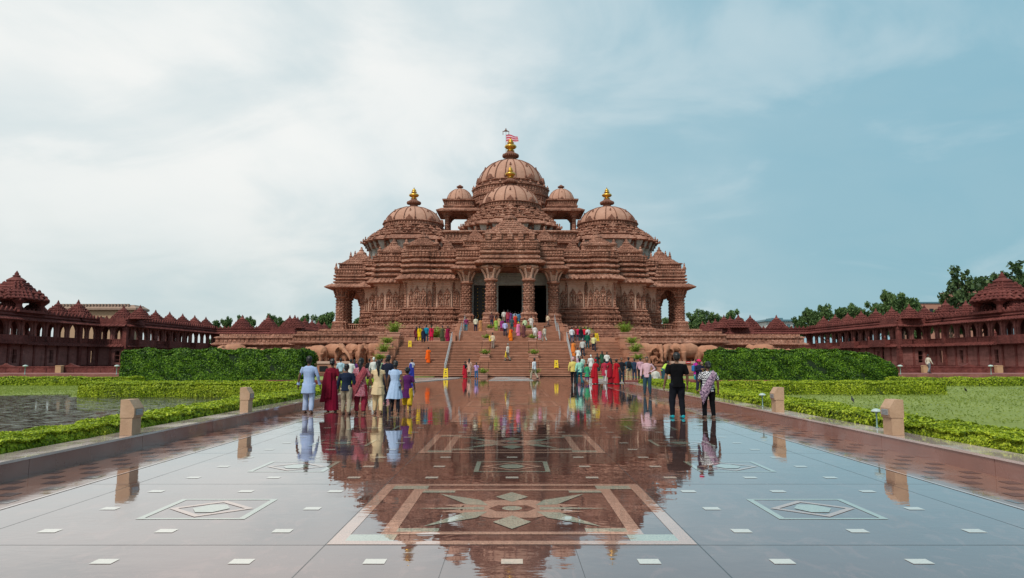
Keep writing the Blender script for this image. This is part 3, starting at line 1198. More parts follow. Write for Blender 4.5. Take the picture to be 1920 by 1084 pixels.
def samvarana(mb, plan_half, cx, cy, z0, z1, tiers, flat=.72, rb=None):
    """stepped pyramid roof crowded with little bells"""
    hx, hy = plan_half
    H = z1 - z0
    zz = z0
    for i in range(tiers):
        k = 1 - i / tiers * .82
        th = H * flat / tiers
        pl = ratha([(hx * k, hy * k * .6), (hx * k * .84, hy * k * .84), (hx * k * .6, hy * k)], cx, cy)
        mb.loft(pl, [(0.0, zz), (.06, zz + th * .3), (0.02, zz + th * .55), (-.10, zz + th * .6), (-.12, zz + th)])
        r = th * .62 if rb is None else rb
        bells(mb, pl, -.10, zz + th * .5, r * 1.75, r * .78, 6, 1.0)
        zz += th
    r = hx * .26
    mb.rev([(r * .9, zz), (r * 1.15, zz + .12 * r), (r * 1.2, zz + .4 * r), (r * .8, zz + .75 * r), (r * .45, zz + .95 * r), (r * .6, zz + 1.1 * r), (r * .4, zz + 1.25 * r)], 12, cx, cy)
    mb.rev([(r * .25, zz + 1.2 * r), (r * .32, zz + 1.45 * r), (r * .16, zz + 1.75 * r), (r * .22, zz + 1.9 * r), (.02, z1 + .3)], 8, cx, cy)


def gable_pts(w, h):
    """stepped, cusped gable outline (x, z), ccw seen from the front"""
    return [(-w, 0), (w, 0), (w * .98, h * .14), (w * .72, h * .18), (w * .74, h * .36), (w * .48, h * .42), (w * .46, h * .60), (w * .24, h * .68), (w * .14, h * .86), (0, h),
            (-w * .14, h * .86), (-w * .24, h * .68), (-w * .46, h * .60), (-w * .48, h * .42), (-w * .74, h * .36), (-w * .72, h * .18), (-w * .98, h * .14)]


def gable(mb, x, z, w, h, y, d=.14):
    P = gable_pts(w, h)
    mb.prism([(x + a, z + b) for a, b in P], y - d, y + .02)
    mb.prism([(x + a * .6, z + .06 * h + b * .62) for a, b in P], y - d * 1.7, y - d)
    mb.box(x - w * 1.05, x + w * 1.05, y - d * 1.5, y, z - h * .07, z)


def figure(mb, x, y, z, h, v=0):
    """carved standing figure in high relief, facing -y"""
    r = random.Random(int(x * 97 + z * 13))
    sway = r.uniform(-.05, .05) * h
    mb.smooth = True
    mb.tube([(x - .08 * h, y, z), (x - .07 * h + sway * .3, y - .02, z + .25 * h), (x - .04 * h + sway, y, z + .48 * h)], [.045 * h, .05 * h, .07 * h], 6)
    mb.tube([(x + .09 * h, y, z), (x + .08 * h + sway * .3, y - .03, z + .25 * h), (x + .04 * h + sway, y, z + .48 * h)], [.045 * h, .05 * h, .07 * h], 6)
    mb.tube([(x + sway, y, z + .42 * h), (x + sway * .6, y - .01, z + .56 * h), (x, y - .01, z + .74 * h), (x, y, z + .82 * h)], [.10 * h, .075 * h, .11 * h, .045 * h], 8)
    mb.ball((x - sway * .3, y - .02, z + .89 * h), (.06 * h, .07 * h, .075 * h), 7, 5)
    mb.ball((x - sway * .3, y, z + .97 * h), (.045 * h, .045 * h, .06 * h), 6, 4)
    for s in (-1, 1):
        up = r.random() < .45
        e = (x + s * .19 * h, y - .05 * h, z + (.66 if up else .60) * h)
        hd = (x + s * .17 * h, y - .08 * h, z + .84 * h) if up else (x + s * .10 * h, y - .12 * h, z + .55 * h)
        mb.tube([(x + s * .11 * h, y, z + .76 * h), e, hd], [.035 * h, .03 * h, .025 * h], 5)
    mb.smooth = False
    mb.box(x - .17 * h, x + .17 * h, y - .10 * h, y + .1, z - .05 * h, z)


def niche(mb, x, y, z, w, h, fig=True, top=.32):
    """framed niche on a wall facing -y: colonnettes, sill, gable and a figure"""
    hz = h * (1 - top)
    mb.box(x - w / 2 - .04, x + w / 2 + .04, y - .22, y + .02, z - .10, z)
    mb.box(x - w / 2 - .01, x + w / 2 + .01, y - .17, y + .02, z + hz, z + hz + .09)
    for s in (-1, 1):
        cx = x + s * (w / 2 - .07)
        mb.rev([(.085, z), (.085, z + .1 * hz), (.055, z + .16 * hz), (.06, z + .5 * hz), (.085, z + .55 * hz), (.05, z + .6 * hz), (.055, z + .85 * hz), (.10, z + .95 * hz), (.10, z + hz)], 6, cx, y - .10)
    gable(mb, x, z + hz + .12, w / 2 * .95, h * top - .08, y, .12)
    if fig: figure(mb, x, y - .06, z + .05 * h, hz * .92)


TEMPLE = thing('temple', 'carved sandstone temple with ribbed domes and gilded finials above the stairs', 'temple', (0, 0, 0))
XT = XC


def mx(s, x): return XT + s * x


# --- plinth of the temple, stepping in from the terrace (Z 4.0) to the floor (Z 6.1)
ZT, ZF = 4.05, 6.1
# half plan of the whole building (front stepped): union of rectangles as one outline
YC = 126.0


def body_plan(e=0.0):
    """front outline from centre to the left, mirrored; depths grow to the side"""
    h = [(6.6, 89.6), (7.4, 95.0), (14.7, 95.0), (15.5, 99.2), (19.6, 99.2), (20.1, 103.6), (22.2, 103.6)]
    pts = [(6.6, 106.0), (6.6, 94.9), (8.05, 94.9), (8.05, 94.6), (10.3, 94.6), (10.3, 94.95), (10.85, 94.95), (10.85, 94.5), (11.6, 94.5), (11.6, 94.15), (13.35, 94.15), (13.35, 94.5), (14.15, 94.5), (14.15, 94.85), (14.75, 94.85),
           (14.75, 99.4), (15.25, 99.4), (15.25, 99.1), (16.2, 99.1), (16.2, 98.8), (18.3, 98.8), (18.3, 99.1), (19.1, 99.1), (19.1, 99.4), (19.7, 99.4), (19.7, 103.8), (20.3, 103.8), (20.3, 103.5), (21.6, 103.5), (21.6, 103.8), (22.2, 103.8), (22.2, 148)]
    left = [(-x, y) for x, y in pts]
    right = [(x, y) for x, y in pts]
    return [(XT + x, y) for x, y in (left[::1][0:1] + right[0:1])][0:0] + [(XT + x, y) for x, y in ([left[0]] + right[:] + list(reversed(left))[:-1])]


BP = body_plan()
# outline order check: want counter-clockwise
def ccw(P):
    A = sum(P[i][0] * P[(i + 1) % len(P)][1] - P[(i + 1) % len(P)][0] * P[i][1] for i in range(len(P)))
    return P if A > 0 else P[::-1]


BP = ccw(BP)
pl = MB()
platform = ccw([(XT - 6.9, 86.6), (XT + 6.9, 86.6), (XT + 6.9, 92.4), (XT + 15.2, 92.4), (XT + 15.2, 96.8), (XT + 20.2, 96.8), (XT + 20.2, 101.2), (XT + 28.0, 101.2), (XT + 28.0, 146),
                (XT - 28.0, 146), (XT - 28.0, 101.2), (XT - 20.2, 101.2), (XT - 20.2, 96.8), (XT - 15.2, 96.8), (XT - 15.2, 92.4), (XT - 6.9, 92.4)])
pl.loft(platform, [(1.5, ZT - .5), (1.5, ZT + .1)] + steps(ZT + .1, ZF - .45, 6, 1.45, .25) + [(.2, ZF - .4), (.34, ZF - .3), (.34, ZF - .12), (.1, ZF - .06), (.1, ZF)])
dentils(pl, platform, .30, ZF - .28, ZF - .14, .42, .6, .08, ymax=120)
dentils(pl, platform, .95, ZT + .75, ZT + .95, .6, .5, .10, ymax=120)
pl.build('plinth', S_TEMPLE, TEMPLE)

# --- outer walls
BASE = [(.75, ZF), (.75, ZF + .25), (.62, ZF + .3), (.62, ZF + .5), (.82, ZF + .6), (.82, ZF + .72), (.5, ZF + .8), (.45, ZF + 1.0), (.66, ZF + 1.15), (.7, ZF + 1.35), (.5, ZF + 1.5),
        (.3, ZF + 1.55), (.3, ZF + 1.75), (.5, ZF + 1.9), (.5, ZF + 2.05), (.2, ZF + 2.12), (.15, ZF + 2.35), (.34, ZF + 2.5), (.34, ZF + 2.62), (.05, ZF + 2.72)]
wb = MB()
wb.loft(BP, BASE, cap=False)
for z, o, sp, h in ((ZF + .32, .62, .55, .16), (ZF + 1.58, .30, .42, .15), (ZF + 2.14, .20, .36, .16)):
    dentils(wb, BP, o, z, z + h, sp, .55, .12, ymax=104)
# row of little niches with seated figures in the base band
for x, y, nx, ny, s in edge_points(BP, .62, 1.25, ymax=104.2):
    if ny > -.5: continue
    gable(wb, x, ZF + 1.2, .36, .5, y - .02, .1)
    wb.box(x - .30, x - .22, y - .18, y, ZF + .62, ZF + 1.2)
    wb.box(x + .22, x + .30, y - .18, y, ZF + .62, ZF + 1.2)
    wb.ball((x, y - .04, ZF + .78), (.17, .12, .15), 7, 5)
    wb.ball((x, y - .06, ZF + .98), (.10, .10, .13), 6, 5)
    wb.ball((x, y - .06, ZF + 1.13), .06, 6, 4)
wb.build('base_moulding', S_TEMPLE, TEMPLE)
ZW0, ZW1 = ZF + 2.72, 12.55
wl = MB()
wl.loft(BP, [(.0, ZW0 - .02), (0, ZW1 - .9), (.05, ZW1 - .88), (.05, ZW1 - .6), (.12, ZW1 - .55), (.12, ZW1 - .3), (.25, ZW1 - .2), (.25, ZW1 + .1)], cap=False)
wl.build('wall', S_PALE, TEMPLE)
WALLF = [p for p in zip(body_plan()[1::1], body_plan()[2::1])]


def wall_y(x):
    """face of the stepped front wall at half-plan x"""
    for (a, b) in WALLF:
        if abs(a[1] - b[1]) < 1e-6 and a[1] < 105 and min(a[0], b[0]) - XT <= x <= max(a[0], b[0]) - XT: return a[1]
    return 94.9


def wall_group(s, items, pil):
    nn_ = MB()
    for x, w_, h_ in items:
        if w_: niche(nn_, mx(s, x), wall_y(x), ZW0 + .12, w_, h_, fig=w_ > .5)
    for x in pil:
        X = mx(s, x); y = wall_y(x)
        nn_.box(X - .12, X + .12, y - .16, y + .01, ZW0, ZW1 - .2)
        nn_.box(X - .18, X + .18, y - .22, y + .01, ZW1 - .5, ZW1 - .3)
        nn_.box(X - .18, X + .18, y - .22, y + .01, ZW0 + .02, ZW0 + .25)
    nn_.build('carved_niches', S_TEMPLE, TEMPLE)


for s in (-1, 1):
    # centre wall: niches in groups, the middle one taller
    wall_group(s, ((7.45, .8, 2.4), (8.75, .9, 2.5), (9.7, .8, 2.3), (11.2, .62, 2.3), (12.02, .8, 2.55), (12.9, .8, 2.85), (13.75, .7, 2.4), (14.45, .0, 0)), (10.55, 7.85, 14.6))
    wall_group(s, ((15.7, .75, 2.2), (16.65, .8, 2.5), (17.6, .85, 2.85), (18.7, .7, 2.4), (19.4, .5, 2.0)), (15.0, 19.62))
    wall_group(s, ((20.0, .5, 2.0), (20.95, 1.0, 2.7), (21.9, .45, 2.0)), ())

# --- eave (chajja) and the heavy rolled parapet above the walls
ch = MB()
ch.loft(BP, [(.3, ZW1), (1.15, ZW1 - .02), (1.3, ZW1 + .08), (1.05, ZW1 + .34), (.6, ZW1 + .62), (.35, ZW1 + .74), (.3, ZW1 + .9)], cap=False)
for x, y, nx, ny, s in edge_points(BP, .75, .62, ymax=106):
    # rounded tiles of the eave
    tx, ty = -ny, nx
    ch.tube([(x - nx * .45, y - ny * .45, ZW1 + .72), (x, y, ZW1 + .52), (x + nx * .54, y + ny * .54, ZW1 + .10)], [.13, .16, .17], 6)
ch.build('eave', S_TEMPLE, TEMPLE)
pp = MB()
pp.loft(BP, rolls(ZW1 + .88, ZW1 + 3.15, 3, .42, .15, .03) + [(.3, ZW1 + 3.2), (.35, ZW1 + 3.3), (.35, ZW1 + 3.95), (.48, ZW1 + 4.0), (.48, ZW1 + 4.12), (0, ZW1 + 4.2)], cap=True)
for o, z in ((.45, ZW1 + 1.10), (.42, ZW1 + 1.86), (.39, ZW1 + 2.62)):
    for x, y, nx, ny, s in edge_points(BP, o, 1.15, ymax=106):
        if ny > -.4: continue
        P = gable_pts(.24, .34)
        pp.prism([(x + a, z + b) for a, b in P], y - .16, y + .1)
dentils(pp, BP, .36, ZW1 + 3.35, ZW1 + 3.9, .5, .6, .10, ymax=106)
pp.build('parapet', S_TEMPLE, TEMPLE)
ZP = ZW1 + 4.2      # 16.75

# --- turrets standing on the parapet (stepped pyramid roofs over banded bodies)
def turret(x, y, hx, hy, z0, z1, za, tiers=5, nm='turret'):
    m = MB()
    pl_ = ratha([(hx, hy * .72), (hx * .82, hy)], x, y)
    hb = z1 - z0
    m.loft(pl_, [(0, z0), (.04, z0 + .05 * hb), (-.04, z0 + .12 * hb), (-.04, z0 + .4 * hb), (.12, z0 + .46 * hb), (.12, z0 + .52 * hb), (-.05, z0 + .58 * hb), (-.05, z0 + .82 * hb), (.2, z0 + .9 * hb), (.22, z0 + .96 * hb), (.0, z1)])
    dentils(m, pl_, -.03, z0 + .62 * hb, z0 + .80 * hb, .34, .55, .09)
    dentils(m, pl_, -.03, z0 + .15 * hb, z0 + .36 * hb, .40, .55, .09)
    gable(m, x, z0 + .1 * hb, hx * .42, hb * .75, y - hy, .16)
    samvarana(m, (hx * .98, hy * .98), x, y, z1, za, tiers)
    for sx in (-1, 1):
        for sy in (-1, 1):
            cx, cy = x + sx * hx * .86, y + sy * hy * .86
            m.rev([(hx * .17, z0 + .5 * hb), (hx * .17, z1 + .05), (hx * .22, z1 + .1), (hx * .18, z1 + .3), (hx * .08, z1 + .5), (hx * .10, z1 + .58), (.01, z1 + .95)], 8, cx, cy)
    return m.build(nm, S_TEMPLE, TEMPLE)


for s in (-1, 1):
    turret(mx(s, 12.55), 97.3, 2.45, 2.2, ZP - .55, ZP + .9, 19.4, 5)
    turret(mx(s, 17.5), 101.6, 2.05, 2.0, ZP - .55, ZP + .6, 19.3, 5)
    # little gable house between the portico roof and the turret
    m = MB()
    gable(m, mx(s, 8.9), ZP - .05, 1.15, 1.55, 95.6, .5)
    m.box(mx(s, 8.9) - 1.3, mx(s, 8.9) + 1.3, 95.2, 97.6, ZP - .3, ZP + .1)
    samvarana(m, (1.0, 1.0), mx(s, 8.9), 96.8, ZP + .05, ZP + 2.0, 3)
    m.build('turret', S_TEMPLE, TEMPLE)

# --- middle block that carries the domes
mb_ = MB()
blk = ccw([(XT - 9.6, 100), (XT + 9.6, 100), (XT + 9.6, 110), (XT + 14, 110), (XT + 14, 142), (XT - 14, 142), (XT - 14, 110), (XT - 9.6, 110)])
mb_.loft(blk, [(0, ZP - 1), (0, 18.6), (.5, 18.7), (.6, 18.95), (.2, 19.2), (.1, 19.3), (.1, 20.2), (.5, 20.3), (.55, 20.5), (.0, 20.7)])
dentils(mb_, blk, .1, 19.45, 20.1, .5, .55, .1, ymax=120)
mb_.build('terrace_block', S_TEMPLE, TEMPLE)


def tower(cx, cy, re, ze, rd, zd, zdt, zneck, npl=3, eave=True, seg=24, zf=None, grey=True, nm='dome_tower', zbot=ZP - .5, fin=2.9):
    """tiered octagonal tower: wall, bracketed eave, shrinking tiers, drum, ribbed dome, gilded finial"""
    t_ = MB()
    k = re
    plan = ratha([(k, k * .42), (k * .90, k * .66), (k * .78, k * .78), (k * .66, k * .90), (k * .42, k)], cx, cy)
    drop = 1.15
    # wall under the eave
    t_.loft(plan, [(-.35 * k * .5, zbot), (-.30 * k * .5, ze - drop - .6), (-.2 * k * .5, ze - drop + .2), (-.6, ze - .3)], cap=False)
    t_.build('drum_wall', S_GREY if grey else S_TEMPLE, TEMPLE)
    t_ = MB()
    # bracket course under the eave
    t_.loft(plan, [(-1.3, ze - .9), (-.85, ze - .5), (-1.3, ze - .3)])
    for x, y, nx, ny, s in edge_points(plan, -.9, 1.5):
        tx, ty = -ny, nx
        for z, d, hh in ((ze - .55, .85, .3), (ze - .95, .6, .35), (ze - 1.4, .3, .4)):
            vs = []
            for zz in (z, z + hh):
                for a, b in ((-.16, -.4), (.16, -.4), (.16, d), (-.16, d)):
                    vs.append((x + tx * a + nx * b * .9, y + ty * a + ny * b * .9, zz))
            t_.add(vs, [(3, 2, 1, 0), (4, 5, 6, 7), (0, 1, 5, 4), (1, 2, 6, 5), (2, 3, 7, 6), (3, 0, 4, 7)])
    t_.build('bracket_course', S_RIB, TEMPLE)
    t_ = MB()
    t_.loft(plan, [(-1.2, ze - .30), (-.1, ze - .38), (.02, ze - .28), (-.35, ze + .05), (-.8, ze + .40), (-.95, ze + .5)], cap=True, base=True)
    # beak corners of the eave
    for x, y in offset_poly(plan, .0):
        t_.ball((x, y, ze - .2), (.16, .16, .26), 6, 4)
        t_.rev([(.14, ze - .1), (.10, ze + .15), (.12, ze + .25), (.01, ze + .5)], 6, x + (cx - x) * .04, y + (cy - y) * .04)
    zt0 = ze + .5
    th = (zd - .95 - zt0) / npl
    for i in range(npl):
        o = -.95 - (re - rd - 1.2) * (i + .35) / npl
        z = zt0 + th * i
        t_.loft(plan, [(o, z), (o + .05, z + .12 * th), (o + .30, z + .30 * th), (o + .30, z + .42 * th), (o, z + .52 * th), (o - .12, z + .56 * th), (o - .12, z + .78 * th), (o + .1, z + .86 * th), (o + .1, z + .92 * th), (o - .1, z + th)])
        bells(t_, plan, o + .1, z + .44 * th, .85, .24, 6, .9)
        dentils(t_, plan, o - .1, z + .58 * th, z + .76 * th, .42, .55, .07)
        for x, y, nx, ny, s in edge_points(plan, o + .12, 2.6):
            if abs(ny) > .9 and ny < 0:
                P = gable_pts(.7, th * .95)
                t_.prism([(x + a, z + .3 * th + b) for a, b in P], y - .12, y + .2)
    # drum
    z0 = zd - .95
    dr = ngon(rd * 1.06, 32, cx, cy)
    t_.loft(dr, [(0, z0), (.12, z0 + .08), (0.12, z0 + .16), (-.08, z0 + .22), (-.08, z0 + .66), (.15, z0 + .74), (.22, z0 + .80), (.16, z0 + .88), (-.1, z0 + .95)])
    for x, y, nx, ny, s in edge_points(dr, -.08, .5, front_only=False):
        tx, ty = -ny, nx
        vs = []
        for zz in (z0 + .22, z0 + .68):
            for a, b in ((-.1, -.05), (.1, -.05), (.1, .12), (-.1, .12)):
                vs.append((x + tx * a + nx * b, y + ty * a + ny * b, zz))
        t_.add(vs, [(3, 2, 1, 0), (4, 5, 6, 7), (0, 1, 5, 4), (1, 2, 6, 5), (2, 3, 7, 6), (3, 0, 4, 7)])
    t_.build(nm, S_TEMPLE, TEMPLE)
    dome, ztop = ribbed_dome(TEMPLE, cx, cy, rd, zd, zdt)
    f = MB(); kalash(f, cx, cy, ztop - .05, fin * 1.12); f.build('finial', GOLD, dome)
    return ztop


# side towers
for s in (-1, 1):
    D = 115.0
    X = abs(at(775, 450, D)[0] - XT)
    tower(mx(s, X), D, 8.15, at(775, 459, D)[1], 4.75, at(775, 421, D)[1], at(775, 390, D)[1], 0, npl=3, fin=at(775, 361, D)[1] - at(775, 381, D)[1])
# front tower
D = 108.0
tower(XT, D, 8.0, at(957, 432, D)[1], 4.6, at(957, 387, D)[1], at(957, 351, D)[1], 0, npl=3, fin=at(957, 317, D)[1] - at(957, 338, D)[1])
# main tower: tall drum in two stages and the largest dome
D = 125.0
mt = MB()
zd = at(957, 349, D)[1]
ring = ngon(7.2, 24, XT, D)
mt.loft(ring, [(0, 19.5), (0, 27.0)] + [(.3, 27.1), (.3, 27.4), (0, 27.6), (0, 29.3), (.35, 29.4), (.4, 29.7), (-.05, 30.0), (-.1, 30.9), (.2, 31.0), (.25, 31.3), (-.3, 31.5), (-.3, zd - 1.35), (.0, zd - 1.25), (.05, zd - 1.0), (-.55, zd - .8)])
for z0, z1, o in ((27.7, 29.2, 0), (30.1, 30.8, -.08), (31.6, zd - 1.45, -.3)):
    for x, y, nx, ny, s_ in edge_points(ring, o, .62, front_only=False):
        tx, ty = -ny, nx
        vs = []
        for zz in (z0, z1):
            for a, b in ((-.13, -.05), (.13, -.05), (.13, .16), (-.13, .16)):
                vs.append((x + tx * a + nx * b, y + ty * a + ny * b, zz))
        mt.add(vs, [(3, 2, 1, 0), (4, 5, 6, 7), (0, 1, 5, 4), (1, 2, 6, 5), (2, 3, 7, 6), (3, 0, 4, 7)])
for x, y, nx, ny, s_ in edge_points(ring, .1, 1.8, front_only=False):
    bell(mt, x - nx * .2, y - ny * .2, zd - 1.0, .3, 6, 1.3)
dr = ngon(6.35, 32, XT, D)
mt.loft(dr, [(0, zd - .85), (.1, zd - .8), (.1, zd - .7), (-.1, zd - .62), (-.1, zd - .3), (.15, zd - .22), (.18, zd - .08), (-.1, zd)])
mt.build('dome_tower', S_TEMPLE, TEMPLE)
dome, ztop = ribbed_dome(TEMPLE, XT, D, 6.05, zd, at(957, 303, D)[1], nr=20)
f = MB(); kalash(f, XT, D, ztop - .05, at(957, 270, D)[1] - at(957, 297, D)[1]); f.build('finial', GOLD, dome)
# flagpole with its banner
fx, fz0 = at(948.5, 330, D)
fz1 = at(948.5, 241, D)[1]
m = MB(); m.tube([(fx, D, fz0), (fx, D, fz1)], .055, 8); m.mi = 1
m.box(fx - .62, fx + .62, D - .06, D + .06, fz1 - .62, fz1 - .50)
m.box(fx - .30, fx + .30, D - .12, D + .12, fz1 - .50, fz1 - .36)
for q in (-.55, .55): m.box(fx + q - .05, fx + q + .05, D - .05, D + .05, fz1 - 1.25, fz1 - .62)
m.rev([(.10, fz1 - .36), (.14, fz1 - .2), (.02, fz1 + .1)], 8, fx, D)
pole = m.build('flagpole', [STEEL, S_RIB], TEMPLE)


def flag_mat():
    m = bpy.data.materials.new('striped_flag'); m.use_nodes = True
    t = NT(m.node_tree)
    uv = t.n('ShaderNodeUVMap')
    sp_ = t.n('ShaderNodeSeparateXYZ'); t.l(uv.outputs[0], sp_.inputs[0])
    f = t.math('GREATER_THAN', t.math('FRACT', t.math('MULTIPLY', sp_.outputs[1], 3.0)), .45)
    b = t.n('ShaderNodeBsdfPrincipled'); t.l(t.mix(f, (.80, .55, .60, 1), (.55, .03, .09, 1)), b.inputs['Base Color'])
    b.inputs['Roughness'].default_value = .8
    o = t.n('ShaderNodeOutputMaterial'); t.l(b.outputs[0], o.inputs[0])
    return m


me = bpy.data.meshes.new('flag')
nx_, nz_ = 18, 6
za, zb = at(948.5, 253, D)[1], at(948.5, 267, D)[1]
vs = []; uvs = []
for j in range(nz_ + 1):
    for i in range(nx_ + 1):
        u, v = i / nx_, j / nz_
        L = 2.35
        droop = -.35 * max(0, u - .55) * (1 - v) * 2
        vs.append((fx + .06 + L * u * (1 - .08 * v * u), D + .18 * math.sin(u * 9 + v) * u, zb + (za - zb) * v + .10 * math.sin(u * 7) * (1 - u * .5) + .15 * u - .55 * u * u * v))
        uvs.append((u, v))
fs = [(j * (nx_ + 1) + i, j * (nx_ + 1) + i + 1, (j + 1) * (nx_ + 1) + i + 1, (j + 1) * (nx_ + 1) + i) for j in range(nz_) for i in range(nx_)]
me.from_pydata(vs, [], fs)
ul = me.uv_layers.new(name='UVMap')
for lp in me.loops: ul.data[lp.index].uv = uvs[lp.vertex_index]
link_mesh('flag', me, flag_mat(), pole)

# --- open kiosks on the roof beside the main tower
for s in (-1, 1):
    D = 118.0
    X = mx(s, abs(at(862, 400, D)[0] - XT))
    m = MB()
    zb0, zf0, ze = 20.4, at(862, 446, D)[1], at(862, 402, D)[1]
    sq_ = ratha([(2.75, 2.75)], X, D)
    m.loft(sq_, [(.2, zb0 - .4), (.35, zb0 + .1), (.1, zb0 + .3), (.1, zf0 - .7), (.35, zf0 - .5), (.35, zf0 - .3), (0, zf0)])
    dentils(m, sq_, .1, zb0 + .5, zf0 - .8, .45, .5, .1)
    m.build('kiosk_base', S_TEMPLE, TEMPLE)
    for sx in (-1, 1):
        for sy in (-1, 1):
            c = MB(); cx, cy = X + sx * 2.05, D + sy * 2.05
            c.loft(ngon(.42, 8, cx, cy), [(.14, zf0), (.14, zf0 + .3), (0, zf0 + .4), (-.06, zf0 + 1.6), (.05, zf0 + 1.7), (-.05, zf0 + 1.8), (-.06, ze - 1.1), (.12, ze - .95), (.15, ze - .7), (.5, ze - .35), (.9, ze - .05)])
            # brackets to both neighbours
            c.prism([(cx - sx * .3, ze - 1.0), (cx - sx * .3, ze - .1), (cx - sx * 1.5, ze - .1), (cx - sx * 1.0, ze - .4)][::(1 if sx < 0 else -1)], cy - .15, cy + .15)
            c.build('kiosk_column', S_TEMPLE, TEMPLE)
    b = MB()
    for sy in (-1, 1):
        y = D + sy * 2.05
        b.box(X - 1.9, X + 1.9, y - .1, y + .1, zf0 + .78, zf0 + .95)
        for i in range(9):
            q = X - 1.75 + i * .4375
            b.box(q - .09, q + .09, y - .07, y + .07, zf0, zf0 + .78)
    for sx in (-1, 1):
        x = X + sx * 2.05
        b.box(x - .1, x + .1, D - 1.9, D + 1.9, zf0 + .78, zf0 + .95)
        for i in range(9):
            q = D - 1.75 + i * .4375
            b.box(x - .07, x + .07, q - .09, q + .09, zf0, zf0 + .78)
    b.build('balustrade', S_RIB, TEMPLE)
    r_ = MB()
    zs = at(862, 379, D)[1]
    r_.loft(sq_, [(-.3, ze - .1), (1.0, ze - .15), (1.05, ze + .02), (.2, ze + .5), (-.2, ze + .6), (-.2, ze + .75), (-.05, ze + .85), (-.05, ze + 1.0), (-.3, ze + 1.1), (-.3, zs - .35), (0.05, zs - .25), (.05, zs - .05), (-.5, zs + .1)], base=True)
    dentils(r_, sq_, -.3, ze + 1.15, zs - .4, .36, .55, .1)
    r_.build('kiosk_roof', S_TEMPLE, TEMPLE)
    d_, zt = ribbed_dome(TEMPLE, X, D, 2.3, zs + .1, at(862, 355, D)[1], nr=12, nm='kiosk_dome')
    f = MB(); kalash(f, X, D, zt - .05, at(862, 347, D)[1] - zt + .1); f.build('finial', S_RIB, d_)

# --- carved columns
def column_mesh(x, y, z0, z1, r, lean=0.0, cap=.27, brk=1.0):
    """octagonal carved shaft with tiered base, figure capital and flaring bracket block"""
    c = MB()
    H = z1 - z0
    P = ngon(r, 8, x, y)
    zc = z1 - H * cap
    c.loft(ratha([(r * 1.55, r * 1.1), (r * 1.1, r * 1.55)], x, y), [(0, z0), (0, z0 + .05 * H), (-.08, z0 + .06 * H), (.02, z0 + .085 * H), (-.12, z0 + .10 * H), (-.1, z0 + .15 * H), (.0, z0 + .165 * H), (-.15, z0 + .18 * H), (-.2, z0 + .20 * H)])
    pr = [(.06, z0 + .19 * H)]
    n = 7
    for i in range(n):
        a = z0 + H * .20 + (zc - z0 - H * .20) * i / n; b = z0 + H * .20 + (zc - z0 - H * .20) * (i + 1) / n
        k = .02 - .012 * i
        pr += [(k - .05, a), (k - .05, a + (b - a) * .72), (k + .05, a + (b - a) * .78), (k + .05, a + (b - a) * .92), (k - .05, b)]
    pr += [(0, zc), (.22 * brk, zc + .02 * H), (.2 * brk, zc + .05 * H), (.05, zc + .06 * H)]
    c.loft(P, pr)
    for i in range(n):
        a = z0 + H * .20 + (zc - z0 - H * .20) * i / n; b = z0 + H * .20 + (zc - z0 - H * .20) * (i + 1) / n
        for k in range(8):
            t = 2 * PI * k / 8
            if math.sin(t) > .3: continue
            c.ball((x + (r * .90) * math.cos(t), y + (r * .90) * math.sin(t), a + (b - a) * .38), (r * .20, r * .20, (b - a) * .30), 6, 4)
    return c, zc


PORT = [(2.42, 87.0, 15.0, .72), (5.75, 90.0, 14.3, .68)]
for s in (-1, 1):
    for x, y, _z, r in PORT:
        X = mx(s, x)
        z1 = at(957, 500 if y < 88 else 506, y)[1]
        c, zc = column_mesh(X, y, ZF, z1, r)
        c.build('column', S_TEMPLE, TEMPLE)
        # pale capital with struts and dancing figures
        cp = MB()
        H = z1 - ZF
        cp.loft(ngon(r * .9, 8, X, y), [(-.05, zc + .05 * H), (-.03, zc + .13 * H), (.05, zc + .15 * H), (.08, zc + .19 * H), (.45, zc + .235 * H), (.62, zc + .25 * H), (.62, z1 + .02)])
        for k in range(8):
            t = 2 * PI * (k + .5) / 8
            a = Vector((math.cos(t), math.sin(t), 0))
            p0 = Vector((X, y, zc + .04 * H)) + a * (r * .95)
            p1 = Vector((X, y, zc + .13 * H)) + a * (r * 1.18)
            p2 = Vector((X, y, zc + .22 * H)) + a * (r * 1.75)
            cp.tube([p0, p1, p2], [.10, .14, .12], 6)
            cp.ball(p1 + Vector((0, 0, .20)) + a * .1, (.09, .09, .11), 6, 4)
        cp.build('capital', S_PALE, TEMPLE)
        bk = MB()
        # wide stepped bracket arms
        for sg in (-1, 1):
            q = [(X + sg * r * .5, z1 - .95), (X + sg * r * 1.0, z1 - .85), (X + sg * 1.35, z1 - .35), (X + sg * 1.6, z1 - .12), (X + sg * 1.6, z1), (X + sg * r * .5, z1)]
            if sg < 0: q = q[::-1]
            bk.prism(q, y - .30, y + .30)
        q = [(y - .4, z1 - .95), (y - 1.25, z1 - .35), (y - 1.35, z1), (y - .4, z1)]
        vs = [(X - .3, a, b) for a, b in q] + [(X + .3, a, b) for a, b in q]
        bk.add(vs, [(0, 3, 2, 1), (4, 5, 6, 7), (0, 1, 5, 4), (1, 2, 6, 5), (2, 3, 7, 6), (3, 0, 4, 7)])
        bk.build('bracket', S_TEMPLE, TEMPLE)

# --- portico roof: two set-back levels, rolled bands and three stepped pyramids
pr_ = MB()
zc_, zs_ = at(957, 500, 86.6)[1], at(957, 506, 89.6)[1]
cen = ratha([(3.9, 2.2)], XT, 88.2)
sid = ccw([(XT - 7.0, 89.0), (XT + 7.0, 89.0), (XT + 7.0, 97), (XT - 7.0, 97)])
